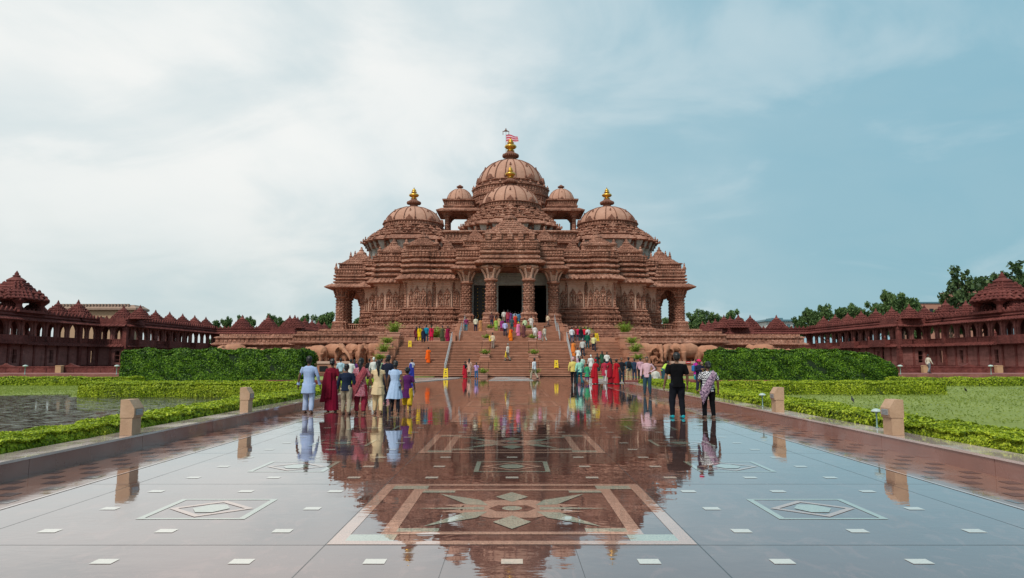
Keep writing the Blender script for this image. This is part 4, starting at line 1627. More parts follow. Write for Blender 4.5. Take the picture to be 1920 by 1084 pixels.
# beams
pr_.box(XT - 3.6, XT + 3.6, 86.7, 87.3, zc_ + .002, zc_ + .4)
pr_.build('beam', S_TEMPLE, TEMPLE)
pr_ = MB()
pr_.loft(sid, [(-.4, zs_ - .04), (.75, zs_ - .08), (.8, zs_ + .08), (.35, zs_ + .38), (.05, zs_ + .5)] + rolls(zs_ + .52, zs_ + 1.7, 2, .26, -.1) + [(.0, zs_ + 1.75), (.05, zs_ + 2.5), (.18, zs_ + 2.55), (.18, zs_ + 2.7), (-.2, zs_ + 2.8)], base=True)
for x, y, nx, ny, s in edge_points(sid, .3, .55):
    pr_.tube([(x - nx * .3, y - ny * .3, zs_ + .42), (x + nx * .2, y + ny * .2, zs_ + .22), (x + nx * .42, y + ny * .42, zs_ + .02)], [.12, .14, .15], 6)
dentils(pr_, sid, .04, zs_ + 1.85, zs_ + 2.4, .36, .6, .1)
pr_.build('portico_roof', S_TEMPLE, TEMPLE)
pc = MB()
cen = ccw([(XT - 3.7, 86.2), (XT + 3.7, 86.2), (XT + 3.7, 93), (XT - 3.7, 93)])
pc.loft(cen, [(-.4, zc_ + .38), (.8, zc_ + .34), (.85, zc_ + .48), (.4, zc_ + .75), (.1, zc_ + .85)] + rolls(zc_ + .88, zc_ + 2.2, 2, .28, -.1) + [(.0, zc_ + 2.25), (.03, zc_ + 3.1), (.16, zc_ + 3.15), (.16, zc_ + 3.3), (-.2, zc_ + 3.4)], base=True)
for x, y, nx, ny, s in edge_points(cen, .35, .55):
    pc.tube([(x - nx * .3, y - ny * .3, zc_ + .80), (x + nx * .2, y + ny * .2, zc_ + .60), (x + nx * .44, y + ny * .44, zc_ + .40)], [.12, .14, .15], 6)
dentils(pc, cen, .0, zc_ + 2.35, zc_ + 2.62, .30, .6, .1)
dentils(pc, cen, .0, zc_ + 2.72, zc_ + 3.0, .30, .6, .1)
for i in range(5):
    gable(pc, XT - 2.9 + i * 1.45, zc_ + 2.3, .42, .75, 86.2, .16)
pc.build('portico_roof', S_TEMPLE, TEMPLE)
m = MB()
zq = zc_ + 3.4
pw = ratha([(3.5, 2.4), (3.0, 2.9)], XT, 89.2)
m.loft(pw, [(0, zq - .1), (0, zq + .15), (-.15, zq + .2), (-.15, zq + .75), (.08, zq + .85), (.1, zq + .95), (-.2, zq + 1.05)])
for i in range(5):
    X = XT - 2.8 + i * 1.4
    m.box(X - .33, X + .33, 85.95, 86.4, zq, zq + .7)
    bell(m, X, 86.25, zq + .7, .36, 8, 1.1)
samvarana(m, (3.2, 2.9), XT, 89.3, zq + 1.0, at(957, 404, 89.3)[1], 6)
m.build('turret', S_TEMPLE, TEMPLE)
for s in (-1, 1):
    X = mx(s, 4.65)
    zq2 = zs_ + 2.75
    turret(X, 91.2, 1.55, 1.6, zq2 - .1, zq2 + 1.15, at(900, 429, 91.2)[1], 5)

# --- portico inside: grey marble wall with three dark doorways
iw = MB()
YD = 92.6
zdt = at(957, 535, YD)[1]
doors = [(-5.05, -3.05), (-1.72, 1.72), (3.05, 5.05)]
zl = ZF
xs_ = [-6.6] + [v for d in doors for v in d] + [6.6]
for i in range(0, len(xs_), 2):
    iw.box(XT + xs_[i], XT + xs_[i + 1], YD, YD + .7, ZF, zdt)
iw.box(XT - 6.6, XT + 6.6, YD, YD + .7, zdt, zs_ + .1)
for z in (zdt + .15, zdt + .55, zdt + 1.0, zdt + 1.35):
    iw.box(XT - 6.58, XT + 6.58, YD - .12, YD - .001, z, z + .12)
for (a, b) in doors:
    for x in (a, b):
        iw.box(XT + x - .12, XT + x + .12, YD - .10, YD - .002, ZF, zdt)
iw.build('door_wall', S_GREY, TEMPLE)
for s in (-1, 1):
    q = MB()
    q.box(*sorted((mx(s, 6.32), mx(s, 6.6))), 90.6, YD, ZF, zs_); q.build('side_wall', S_TEMPLE, TEMPLE)
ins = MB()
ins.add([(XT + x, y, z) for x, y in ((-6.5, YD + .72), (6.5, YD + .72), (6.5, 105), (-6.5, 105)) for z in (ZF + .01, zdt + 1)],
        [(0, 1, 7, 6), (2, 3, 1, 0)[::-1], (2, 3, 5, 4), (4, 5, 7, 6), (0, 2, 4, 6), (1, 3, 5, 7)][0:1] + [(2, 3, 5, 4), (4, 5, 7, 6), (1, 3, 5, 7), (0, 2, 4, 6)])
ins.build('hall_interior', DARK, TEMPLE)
DOORM = plain('dark_bronze_door', (0.022, 0.016, 0.012), rough=.5, var=.3)
dl = MB()
a, b = doors[0]
dl.box(XT + a + .13, XT + b - .13, YD + .2, YD + .32, ZF + .05, zdt - .02)
nb = 11
for i in range(nb):
    z = ZF + .45 + (zdt - ZF - .9) * i / (nb - 1)
    for x in (a + .62, b - .62):
        dl.mi = 1
        if i in (2,): dl.tube([(XT + x, YD + .16, z - .3), (XT + x + (.14 if x < -4 else -.14), YD + .12, z), (XT + x, YD + .16, z + .3)], .05, 6)
        else: dl.ball((XT + x, YD + .18, z), (.075, .05, .075), 8, 5)
for i in range(6):
    dl.mi = 0
    z = ZF + .25 + (zdt - ZF - .5) * i / 5
    dl.box(XT + a + .15, XT + b - .15, YD + .17, YD + .199, z - .03, z + .03)
dl.build('door', [DOORM, GOLD], TEMPLE)

# --- side porches: open pavilions with carved columns
for s in (-1, 1):
    zt = at(640, 543, 106)[1]          # underside of the eave
    x0, x1 = 22.3, 26.75
    pol = ccw([(mx(s, x0 - .2), 103.2), (mx(s, x1), 103.2), (mx(s, x1), 122), (mx(s, x0 - .2), 122)])
    # arches and columns
    for (x, y) in ((25.95, 104.2), (25.95, 108.6), (25.95, 120.6), (23.0, 120.6)):
        c, zc = column_mesh(mx(s, x), y, ZF, zt, .74, cap=.24)
        z1 = zt; r = .74; X = mx(s, x); H = z1 - ZF
        c.loft(ngon(r * .9, 8, X, y), [(0, zc + .05 * H), (.02, zc + .12 * H), (.2, zc + .15 * H), (.3, zc + .19 * H), (.55, zc + .235 * H), (.55, z1 - .002)])
        for k in range(8):
            t = 2 * PI * (k + .5) / 8
            a_ = Vector((math.cos(t), math.sin(t), 0))
            c.tube([Vector((X, y, zc + .03 * H)) + a_ * r * .95, Vector((X, y, zc + .12 * H)) + a_ * r * 1.25, Vector((X, y, zc + .21 * H)) + a_ * r * 1.5], [.10, .15, .12], 6)
        c.build('column', S_TEMPLE, TEMPLE)
    q = MB()
    # half pilaster at the wall
    X = mx(s, 22.5)
    q.box(*sorted((mx(s, 22.2), mx(s, 22.75))), 104.0, 104.9, ZF, zt)
    for i in range(9): q.box(*sorted((mx(s, 22.19), mx(s, 22.88))), 103.9, 105.0, ZF + .3 + i * .75, ZF + .62 + i * .75)
    q.build('pilaster', S_TEMPLE, TEMPLE)
    # cusped arch hanging between wall and outer column
    q = MB()
    def arch(y, xa, xb):
        n = 14
        mid, hw_ = (xa + xb) / 2, (xb - xa) / 2
        hh = 1.9
        for i in range(n):
            t0, t1 = -1 + 2 * i / n, -1 + 2 * (i + 1) / n
            u0, u1 = mid + hw_ * t0, mid + hw_ * t1
            f0 = zt - hh * abs(t0) ** 2.4 - .25 * abs(math.sin(t0 * 9)) * (1 - .3 * abs(t0)) - .15
            f1 = zt - hh * abs(t1) ** 2.4 - .25 * abs(math.sin(t1 * 9)) * (1 - .3 * abs(t1)) - .15
            pts = [(mx(s, u0), f0), (mx(s, u1), f1), (mx(s, u1), zt), (mx(s, u0), zt)]
            if s < 0: pts = pts[::-1]
            q.prism(pts, y - .22, y + .22)
    arch(104.3, 22.8, 25.6)
    q.build('arch', S_TEMPLE, TEMPLE)
    q = MB()
    arch(120.6, 23.5, 25.6)
    q.build('arch', S_TEMPLE, TEMPLE)
    # roof of the porch
    q = MB()
    q.loft(pol, [(-.6, zt + .002), (1.15, zt - .10), (1.25, zt + .05), (.7, zt + .42), (.2, zt + .6)] + rolls(zt + .62, zt + 2.1, 3, .30, -.1, .02) + [(-.05, zt + 2.15), (-.05, zt + 2.75), (.1, zt + 2.8), (.1, zt + 2.92), (-.6, zt + 3.0)], base=True)
    for x, y, nx, ny, _s in edge_points(pol, .6, .6):
        q.tube([(x - nx * .4, y - ny * .4, zt + .55), (x + nx * .1, y + ny * .1, zt + .30), (x + nx * .55, y + ny * .55, zt + .02)], [.12, .15, .15], 6)
    dentils(q, pol, -.05, zt + 2.2, zt + 2.7, .42, .6, .1)
    for x, y in pol: q.rev([(.3, zt + 2.9), (.26, zt + 3.1), (.1, zt + 3.4), (.15, zt + 3.5), (.01, zt + 3.9)], 8, x + (mx(s, 24.3) - x) * .06, y + (112 - y) * .03)
    q.build('porch_roof', S_TEMPLE, TEMPLE)
    # stepped pyramid roof on top
    q = MB()
    cx, cy = mx(s, 23.9), 108.5
    zr = zt + 2.95
    pl_ = ratha([(2.75, 3.3)], cx, cy)
    q.loft(pl_, [(0, zr), (.05, zr + .1), (-.1, zr + .2), (-.1, zr + .85), (.15, zr + .95), (.15, zr + 1.05), (-.1, zr + 1.15)])
    dentils(q, pl_, -.1, zr + .25, zr + .8, .36, .5, .1)
    samvarana(q, (2.7, 3.0), cx, cy, zr + 1.1, at(675, 474, 108.5)[1], 5, flat=.8)
    for dx, dy in ((-1.6, -.5), (1.3, 0), (-.7, -1.4), (2.1, 1.0)):
        z_ = zr + 2.6
        q.rev([(.22, z_ - 1.3), (.24, z_), (.12, z_ + .25), (.16, z_ + .35), (.01, z_ + .8)], 8, cx + s * dx * -1, cy + dy)
    q.build('turret', S_TEMPLE, TEMPLE)
    # railing between the porch columns
    q = MB()
    q.box(*sorted((mx(s, 23), mx(s, 25.4))), 104.0, 104.2, ZF + .75, ZF + .9)
    for i in range(7): q.box(mx(s, 23.2 + i * .33) - .07, mx(s, 23.2 + i * .33) + .07, 104.03, 104.17, ZF, ZF + .75)
    q.build('balustrade', S_TEMPLE, TEMPLE)
# ------------------------------------------------------------------ terrace, stairs, elephant plinths
D1, Z1 = 71.7, 3.47
tr = MB()
tr.box(XT - 34.4, XT + 34.4, 82.3, 160, 0, ZT - .02)
tr.box(XT - 22.7, XT - 6.65, 76.4, 82.28, 0, ZT - .021)
tr.box(XT + 6.65, XT + 22.7, 76.4, 82.28, 0, ZT - .021)
props(tr.build('terrace', S_STEP), kind='structure')


def stair_z(y):
    if y < 64: return 0.0
    for a, za, b, zb, n in FL:
        if y <= a: return za
        if y <= b:
            k = min(n, int((y - a) / ((b - a) / n)) + 1)
            return za + (zb - za) * k / n
    return FL[-1][3]


FL = [(64.0, 0.0, D1, Z1, 22), (76.0, Z1, 79.0, 4.84, 9), (82.0, 4.84, 84.8, 6.1, 8)]
stair = thing('staircase', 'broad flights of red sandstone steps climbing to the temple doors', 'staircase', (XT, 64, 0))


def flight(x0, x1, a, za, b, zb, n, zbase=None):
    m = MB()
    for k in range(n):
        y0 = a + (b - a) * k / n; z = za + (zb - za) * (k + 1) / n
        r = (zb - za) / n
        zb_ = za - .3 if zbase is None else zbase
        # tread with a small nosing
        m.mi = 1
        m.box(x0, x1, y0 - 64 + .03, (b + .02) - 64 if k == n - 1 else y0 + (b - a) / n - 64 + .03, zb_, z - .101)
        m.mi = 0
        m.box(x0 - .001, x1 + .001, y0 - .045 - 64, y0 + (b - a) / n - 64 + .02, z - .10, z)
    return m


for (x0, x1) in ((-11.3, -6.06), (-6.02, -2.84), (-1.96, 1.96), (2.84, 6.02), (6.06, 11.3)):
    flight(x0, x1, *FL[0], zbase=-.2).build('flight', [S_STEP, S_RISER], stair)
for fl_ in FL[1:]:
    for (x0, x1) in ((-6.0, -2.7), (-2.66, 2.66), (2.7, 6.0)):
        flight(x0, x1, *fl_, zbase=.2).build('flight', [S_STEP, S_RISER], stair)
for (y0, y1, z, w_) in ((D1 + .02, 76.0, Z1, 13.3), (79.0 + .02, 82.0, 4.84, 6.6), (84.8 + .02, 86.4, 6.1, 6.6)):
    m = MB(); m.box(-w_, w_, y0 - 64 - .045, y1 - 64, 0, z - .002)
    m.box(-w_, w_, y0 - 64 - .07, y0 - 64 + .2, z - .001, z + .004)
    m.build('landing', S_STEP, stair)
for s in (-1, 1):
    # dividing strips
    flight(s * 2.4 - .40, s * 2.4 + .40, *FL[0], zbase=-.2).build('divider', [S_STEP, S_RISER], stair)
    m = MB(); zt_ = stair_z(67.8)
    m.box(s * 2.4 - .55, s * 2.4 + .55, 67.15 - 64, 67.95 - 64, zt_ - .7, zt_ + .03); m.build('pot_pedestal', S_STEP, stair)
    # stepped cheek walls
    m = MB()
    for k, (a, b, z) in enumerate(((64.4, 66.0, 1.2), (66.0, 67.9, 1.95), (67.9, 69.8, 2.8), (69.8, 73.4, 3.95))):
        x0, x1 = sorted((s * 11.32, s * 13.35))
        m.box(x0, x1, a - 64, b - 64, 0, z - .16)
        m.box(x0 - .06, x1 + .06, a - 64 - .06, b - 64 - .01, z - .158, z)
    m.build('cheek_wall', S_STEP, stair)
    # walls beside the upper flights
    m = MB()
    x0, x1 = sorted((s * 6.02, s * 6.6))
    m.box(x0, x1, 76.0 - 64, 79 - 64, .3, 4.3); m.box(x0, x1, 79.04 - 64, 86.4 - 64, .3, 4.84 - .01); m.box(x0, x1, 82.1 - 64, 84.8 - 64, 4.84, 5.5)
    m.build('side_wall', S_STEP, stair)


def handrail(x, a, b, lab, nposts=7, double=True):
    r = thing('handrail', lab, 'handrail', (x, a, stair_z(a)), group='steel handrails on the stairs')
    za, zb = stair_z(a), stair_z(b)
    for k in range(nposts):
        y = a + (b - a) * k / (nposts - 1)
        m = MB(); z = za + (zb - za) * k / (nposts - 1)
        m.tube([(0, y - a, z - za - .1), (0, y - a, z - za + .95)], .03, 8); m.ball((0, y - a, z - za + .97), .04, 8, 5)
        m.build('post', STEEL, r)
    for h_ in (.95, .62, .30):
        m = MB(); m.tube([(0, 0, h_), (0, b - a, zb - za + h_)], .038 if h_ > .9 else .025, 8)
        m.build('rail', STEEL, r)


handrail(XT - 6.04, 64.3, D1 + .4, 'long steel handrail on the left of the broad lower flight', 12)
handrail(XT + 6.04, 64.3, D1 + .4, 'long steel handrail on the right of the lower flight, beside the climbing crowd', 12)
handrail(XT - 5.6, 76.0, 79.6, 'short steel handrail left of the upper flight', 5)
handrail(XT + 5.6, 76.0, 79.6, 'short steel handrail right of the upper flight', 5)
handrail(XT - 5.6, 82.0, 85.2, 'short steel handrail by the outer left column of the doors', 5)
handrail(XT + 5.6, 82.0, 85.2, 'short steel handrail by the outer right column of the doors', 5)

# ---- elephant plinths
ZL = 1.15


def eplinth(s):
    side = 'left of the stairs' if s < 0 else 'right of the stairs'
    r = thing('elephant_plinth', 'long sandstone plinth with a ledge of carved elephants, ' + side, 'plinth', (0, 0, 0), group='elephant plinths')
    segs = [(13.4, 22.9, 73.0), (22.9, 34.6, 81.0)]
    lo = MB(); ba = MB(); co = MB()
    for i, (a, b, y) in enumerate(segs):
        x0, x1 = sorted((mx(s, a), mx(s, b)))
        P = ccw(rect(x0, x1, y - 2.0, y + 10))
        lo.loft(P, [(.25, 0), (.25, .35), (.1, .42), (.1, .55), (.05, .6), (0, ZL - .25), (.12, ZL - .2), (.14, ZL - .05), (.08, ZL)])
        for k in range(int((x1 - x0) / 2.2)):
            X = x0 + 1.1 + k * 2.2
            lo.box(X - .8, X + .8, y - 2.12, y - 1.99, .62, ZL - .3)
        P2 = ccw(rect(x0, x1, y, y + 10))
        ba.loft(P2, [(0, ZL), (.0, 3.2)], cap=False)
        # rocky carved background on the ledge
        co.loft(P2, [(0, 3.2), (.5, 3.28), (.55, 3.42), (.3, 3.55), (.15, 3.62), (.15, 4.05), (.3, 4.12), (.3, 4.22), (.05, 4.3)])
        dentils(co, P2, .15, 3.68, 4.0, .5, .62, .08, ymax=y + 4)
    lo.build('base', S_STEP, r); ba.build('back_wall', S_TEMPLE, r); co.build('cornice', S_TEMPLE, r)
    # low balustrade above on the terrace edge
    for (a, b, y) in segs:
        bl = MB()
        x0, x1 = sorted((mx(s, a), mx(s, b)))
        bl.box(x0 + .1, x1 - .1, y + .35, y + .55, 4.3, 4.62)
        for k in range(int((x1 - x0) / .55)):
            bl.box(x0 + .3 + k * .55, x0 + .58 + k * .55, y + .28, y + .349, 4.34, 4.56)
        bl.build('balustrade', S_TEMPLE, r)
    return r


EPL = {s: eplinth(s) for s in (-1, 1)}


def elephant_mesh(pose):
    """standing elephant, head towards local +x, height about 2.1; pose changes head, trunk and legs"""
    m = MB()
    rr = random.Random(pose)
    # body barrel with a high back
    m.tube([(-1.25, 0, 1.15), (-1.05, 0, 1.25), (-.55, 0, 1.32), (.1, 0, 1.30), (.65, 0, 1.34), (.95, 0, 1.42)], [(.30, .34), (.55, .62), (.64, .74), (.66, .72), (.58, .66), (.36, .44)], 16)
    hz = {0: 0.0, 1: -.12, 2: .05, 3: -.3}[pose % 4]
    hy = {0: 0.0, 1: .25, 2: -.3, 3: 0.1}[pose % 4]
    m.tube([(.75, 0, 1.48), (1.05, hy * .4, 1.56 + hz * .5), (1.35, hy, 1.56 + hz), (1.58, hy * 1.1, 1.42 + hz)], [(.36, .40), (.36, .40), (.34, .36), (.22, .24)], 14)
    m.ball((1.18, hy - .14, 1.84 + hz), (.18, .16, .16), 10, 7); m.ball((1.18, hy + .14, 1.84 + hz), (.18, .16, .16), 10, 7)
    # trunk
    tx, ty = 1.6, hy * 1.1
    if pose % 4 == 0: tp = [(tx, ty, 1.4 + hz), (tx + .22, ty, 1.1 + hz), (tx + .28, ty, .75), (tx + .22, ty, .4), (tx + .38, ty, .2), (tx + .52, ty, .26)]
    elif pose % 4 == 1: tp = [(tx, ty, 1.4 + hz), (tx + .2, ty, 1.05), (tx + .22, ty, .65), (tx + .05, ty, .35), (tx - .2, ty, .28)]
    elif pose % 4 == 2: tp = [(tx, ty, 1.45), (tx + .3, ty, 1.2), (tx + .6, ty, .95), (tx + .85, ty, .6), (tx + 1.0, ty, .28), (tx + 1.15, ty, .18)]
    else: tp = [(tx, ty, 1.2), (tx + .3, ty, .95), (tx + .55, ty, .6), (tx + .85, ty, .32), (tx + 1.1, ty, .22)]
    n = len(tp)
    m.tube(tp, [.20 - .13 * i / (n - 1) for i in range(n)], 10)
    # ears
    for sg in (-1, 1):
        m.tube([(1.12, hy + sg * .30, 1.62 + hz), (.98, hy + sg * .46, 1.46 + hz), (.90, hy + sg * .50, 1.20 + hz), (.98, hy + sg * .42, .98 + hz)], [(.24, .05), (.34, .06), (.28, .06), (.10, .05)], 10)
        m.tube([(1.52, hy + sg * .16, 1.22 + hz), (1.70, hy + sg * .19, 1.05 + hz), (1.90, hy + sg * .2, 1.06 + hz)], [.06, .05, .02], 8)
    # legs
    for (x, y, fx_) in ((-.95, -.32, rr.uniform(-.2, .15)), (-.95, .32, rr.uniform(-.2, .2)), (.68, -.32, rr.uniform(-.2, .2)), (.68, .32, rr.uniform(-.15, .2))):
        back = x < 0
        m.tube([(x, y, 1.15), (x + (.10 if back else .0), y, .72), (x + fx_ * .6 - (.04 if back else 0), y, .42), (x + fx_, y, .14), (x + fx_ + .02, y, 0)], [(.34, .30), (.24, .23), (.18, .18), (.19, .19), (.22, .21)], 10)
    # tail
    m.tube([(-1.3, 0, 1.4), (-1.5, 0, 1.1), (-1.5, 0, .7), (-1.46, 0, .5)], [.06, .04, .03, .05], 6)
    return remesh(m, .05, 3)


EM = [elephant_mesh(i) for i in range(4)]
# px of the body centre, heading of the head (degrees), pose, size, distance, label
els = [(594, 150, 1, .95, 71.6, 'carved elephant at the outer end of the left row, seen from its round back'),
       (627, -32, 2, 1.03, 71.6, 'carved elephant with its trunk reaching down, second in the left row'),
       (645, -30, 1, .50, 71.2, 'carved elephant calf walking between the big ones, left row'),
       (660, -58, 1, 1.04, 71.8, 'carved elephant turned half to the front, beside the calf in the left row'),
       (680, -90, 0, 1.02, 71.8, 'carved elephant facing straight forward in the middle of the left row'),
       (703, 212, 0, 1.06, 71.7, 'carved elephant with big rounded flank near the potted plants, left row'),
       (731, -35, 3, .92, 71.9, 'carved elephant half hidden behind the potted plants, left row'),
       (538, -30, 1, .9, 79.5, 'small far carved elephant near the square hedge end, left side'),
       (508, 215, 0, .85, 79.5, 'far carved elephant above the dark hedge, facing left, left side'),
       (470, -35, 2, .9, 79.5, 'far carved elephant above the dark hedge, facing right, left side'),
       (436, 215, 1, 1.1, 79.5, 'far carved elephant at the end of the plinth above the dark hedge, left side'),
       (1182, -40, 0, .95, 71.9, 'carved elephant half hidden behind the potted plants, right row'),
       (1205, -34, 1, 1.08, 71.6, 'carved elephant with big rounded flank near the potted plants, right row'),
       (1231, -85, 0, 1.02, 71.8, 'carved elephant facing straight forward in the middle of the right row'),
       (1254, 238, 1, 1.04, 71.8, 'carved elephant turned half to the front, beyond the forward facing one, right row'),
       (1288, 208, 2, 1.05, 71.6, 'carved elephant facing left with its trunk reaching out, right row'),
       (1325, 150, 3, .95, 71.6, 'carved elephant low at the outer end of the right row'),
       (1219, -30, 1, .45, 71.1, 'carved elephant calf between the big ones, right row'),
       (1365, -30, 1, .85, 79.5, 'small far carved elephant above the dark hedge corner, right side'),
       (1392, 215, 0, .85, 79.5, 'far carved elephant above the dark hedge, facing left, right side'),
       (1428, 150, 2, 1.1, 79.5, 'far carved elephant with round back above the dark hedge, right side'),
       (1462, -30, 0, .85, 79.5, 'far carved elephant at the end of the plinth above the dark hedge, right side')]
# px of the body centre, heading of the head (degrees), pose, size, distance, label
for e in els:
    px_, hd, pose, sz, D, lab = e[:6]
    X, _ = at(px_, 680, D)
    o = bpy.data.objects.new('elephant_statue', EM[pose % 4])
    if not EM[pose % 4].materials: EM[pose % 4].materials.append(S_ELE)
    COL.objects.link(o)
    o.location = (X, D, ZL); o.rotation_euler = (0, 0, R(hd)); o.scale = (sz,) * 3
    props(o, lab, 'statue', 'carved elephants on the plinth')
# rocks and tree trunks carved between the elephants
for s in (-1, 1):
    for k in range(9):
        a = 14.4 + k * .98
        m = MB(); m.smooth = True
        rr = random.Random(k + 40 * s)
        for q in range(4):
            m.ball((rr.uniform(-.5, .5), rr.uniform(-.1, .3), rr.uniform(0, .22)), (rr.uniform(.2, .45), .3, rr.uniform(.18, .42)), 8, 6)
        if k % 3 == 0: m.tube([(0, .3, 0), (.1, .35, .8), (-.1, .4, 1.5), (.2, .4, 2.0)], [.16, .12, .10, .2], 7)
        me = remesh(m, .07, 1)
        o = link_mesh('carved_rock', me, S_TEMPLE, EPL[s], (mx(s, a), 72.4, ZL))

# information counters under the ledge
PALE = plain('pale_lintel', (0.55, 0.36, 0.28), var=.1)
REDP = plain('red_sign_paint', (0.50, 0.02, 0.03), var=.05)
WHITEP = plain('white_paint', (0.75, 0.75, 0.73), var=.05)
for s, px_, lab in ((-1, 622, 'sandstone counter under the elephant ledge left of the stairs, with small red sign'), (1, 1293, 'sandstone counter under the elephant ledge right of the stairs, with small red sign')):
    X, _ = at(px_, 700, 68)
    r = thing('stone_counter', lab, 'counter', (X, 68.5, 0), group='stone counters under the ledge')
    m = MB(); m.box(-1.6, 1.6, 0, .5, 0, 1.18)
    for q in (-1.2, .0, 1.2): m.box(q - .45, q + .45, -.06, .001, .2, .85)
    m.build('base', S_STEP, r)
    m = MB(); m.box(-1.7, 1.7, -.1, .6, 1.182, 1.42); m.build('lintel', PALE, r)
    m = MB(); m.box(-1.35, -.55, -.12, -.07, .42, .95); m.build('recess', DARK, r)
    m = MB(); m.box(-.25, .25, -.16, -.102, 1.2, 1.42); m.mi = 1; m.box(-.2, .2, -.165, -.161, 1.29, 1.33); m.build('sign', [REDP, WHITEP], r)

# ---- planters with arching plants
CLAY = plain('terracotta_pot', (0.42, 0.22, 0.16), var=.15, bump=.004)
PALM = leafmat('palm_leaves', ((0.10, 0.17, 0.02), (0.22, 0.34, 0.04), (0.42, 0.50, 0.08)), 2.0, trans=.3)


def planter(seed, hgt=.75, n=46, wide=.48):
    r = thing('potted_plant', 'x', 'potted plant')
    m = MB()
    m.loft(rect(-wide, wide, -.24, .24), [(-.06, 0), (0, .03), (.0, .26), (.05, .27), (.05, .33), (-.02, .34)])
    m.build('pot', CLAY, r)
    f = MB(); rr = random.Random(seed)
    for i in range(n):
        a = rr.uniform(0, 2 * PI); L = hgt * rr.uniform(.6, 1.15); out = L * rr.uniform(.35, .95)
        bx = rr.uniform(-wide * .6, wide * .6); by = rr.uniform(-.1, .1)
        pts = []
        for q in range(6):
            u = q / 5
            pts.append(Vector((bx + math.cos(a) * out * u, by + math.sin(a) * out * u, .32 + L * (u * 1.25 - .75 * u * u * (out / L) * 1.3))))
        w_ = .05
        for q in range(5):
            t = (pts[q + 1] - pts[q]).normalized(); sdv = t.cross(Vector((0, 0, 1))).normalized()
            # leaflets hanging to both sides of the stalk
            for sg in (-1, 1):
                if q == 0: continue
                b0_ = pts[q]; tip = pts[q] + t * .12 + sdv * sg * .17 + Vector((0, 0, -.05))
                f.add([tuple(b0_), tuple(b0_ + t * .05), tuple(tip)], [(0, 1, 2)])
            wa = w_ * (1 - q / 5) * .5 + .008; wb_ = w_ * (1 - (q + 1) / 5) * .5 + .004
            f.add([tuple(pts[q] - sdv * wa), tuple(pts[q] + sdv * wa), tuple(pts[q + 1] + sdv * wb_), tuple(pts[q + 1] - sdv * wb_)], [(0, 1, 2, 3)])
    f.build('foliage', PALM, r)
    return r


pots = [planter(1), planter(2, .95, 60, .5), planter(3, .6, 40, .42)]
used = [False] * 3
GP = 'potted plants along the stairs'
pl_spots = []
for s, sd_ in ((-1, 'left'), (1, 'right')):
    pl_spots += [(mx(s, 12.3), 65.1, 1.2, 0, 1.1, f'potted plant lowest on the stepped {sd_} cheek wall of the stairs'),
                 (mx(s, 12.3), 67.0, 1.95, 1, 1.1, f'potted plant second from the bottom on the stepped {sd_} cheek wall'),
                 (mx(s, 12.3), 68.8, 2.8, 0, 1.2, f'potted plant third from the bottom on the stepped {sd_} cheek wall'),
                 (mx(s, 12.0), 71.0, 3.95, 1, 1.35, f'tallest potted plant on top of the stepped {sd_} cheek wall'),
                 (mx(s, 2.4), 63.4, 0.0, 2, 1.0, f'potted plant on the plaza at the foot of the {sd_} stair divider'),
                 (mx(s, 2.4), 67.5, stair_z(67.8) + .031, 2, 1.05, f'potted plant half way up the {sd_} stair divider'),
                 (mx(s, 2.4), 72.4, Z1, 2, 1.0, f'potted plant on the first landing at the head of the {sd_} stair divider'),
                 (mx(s, 2.3), 79.6, 4.84, 2, 1.0, f'potted plant on the upper landing {sd_} of the middle'),
                 (mx(s, 8.2), 75.4, Z1, 1, 1.5, f'big potted plant on the first landing, {sd_} of the upper flight')]
for x, y, z, k, sc, lab in pl_spots:
    if not used[k]: o = pots[k]; used[k] = True
    else: o = dup(pots[k])
    o.location = (x, y, z); o.rotation_euler = (0, 0, random.choice([0, PI])); o.scale = (sc,) * 3
    o['label'] = lab; o['group'] = GP

# ---- yellow warning boards
YEL = plain('yellow_plastic', (0.78, 0.52, 0.01), rough=.45, var=.08)
BLK = plain('black_print', (0.03, 0.025, 0.02), rough=.6)


def board():
    r = thing('warning_sign', 'x', 'warning sign')
    for sy in (-1, 1):
        m = MB()
        w_, h_, t = .17, .66, .02
        f = lambda x, z, d: (x, sy * (.16 - .145 * z / h_) + d, z)
        P = [(-w_, 0), (-w_ + .05, 0), (-w_ + .06, .05), (w_ - .06, .05), (w_ - .05, 0), (w_, 0), (w_ * .8, h_), (w_ * .25, h_), (w_ * .22, h_ - .06), (-w_ * .22, h_ - .06), (-w_ * .25, h_), (-w_ * .8, h_)]
        vs = [f(x, z, -t / 2) for x, z in P] + [f(x, z, t / 2) for x, z in P]
        n = len(P)
        m.add(vs, [tuple(range(n)), tuple(reversed(range(n, 2 * n)))] + [(i, i + n, (i + 1) % n + n, (i + 1) % n) for i in range(n)])
        m.mi = 1
        for (x0, x1, z0, z1) in ((-.09, .09, .47, .50), (-.05, .05, .30, .40), (-.09, .09, .20, .23)):
            d = sy * (t / 2 + .002)
            vs = [f(x0, z0, d), f(x1, z0, d), f(x1, z1, d), f(x0, z1, d)]
            m.add(vs, [(0, 1, 2, 3)])
        m.build('panel', [YEL, BLK], r)
    return r


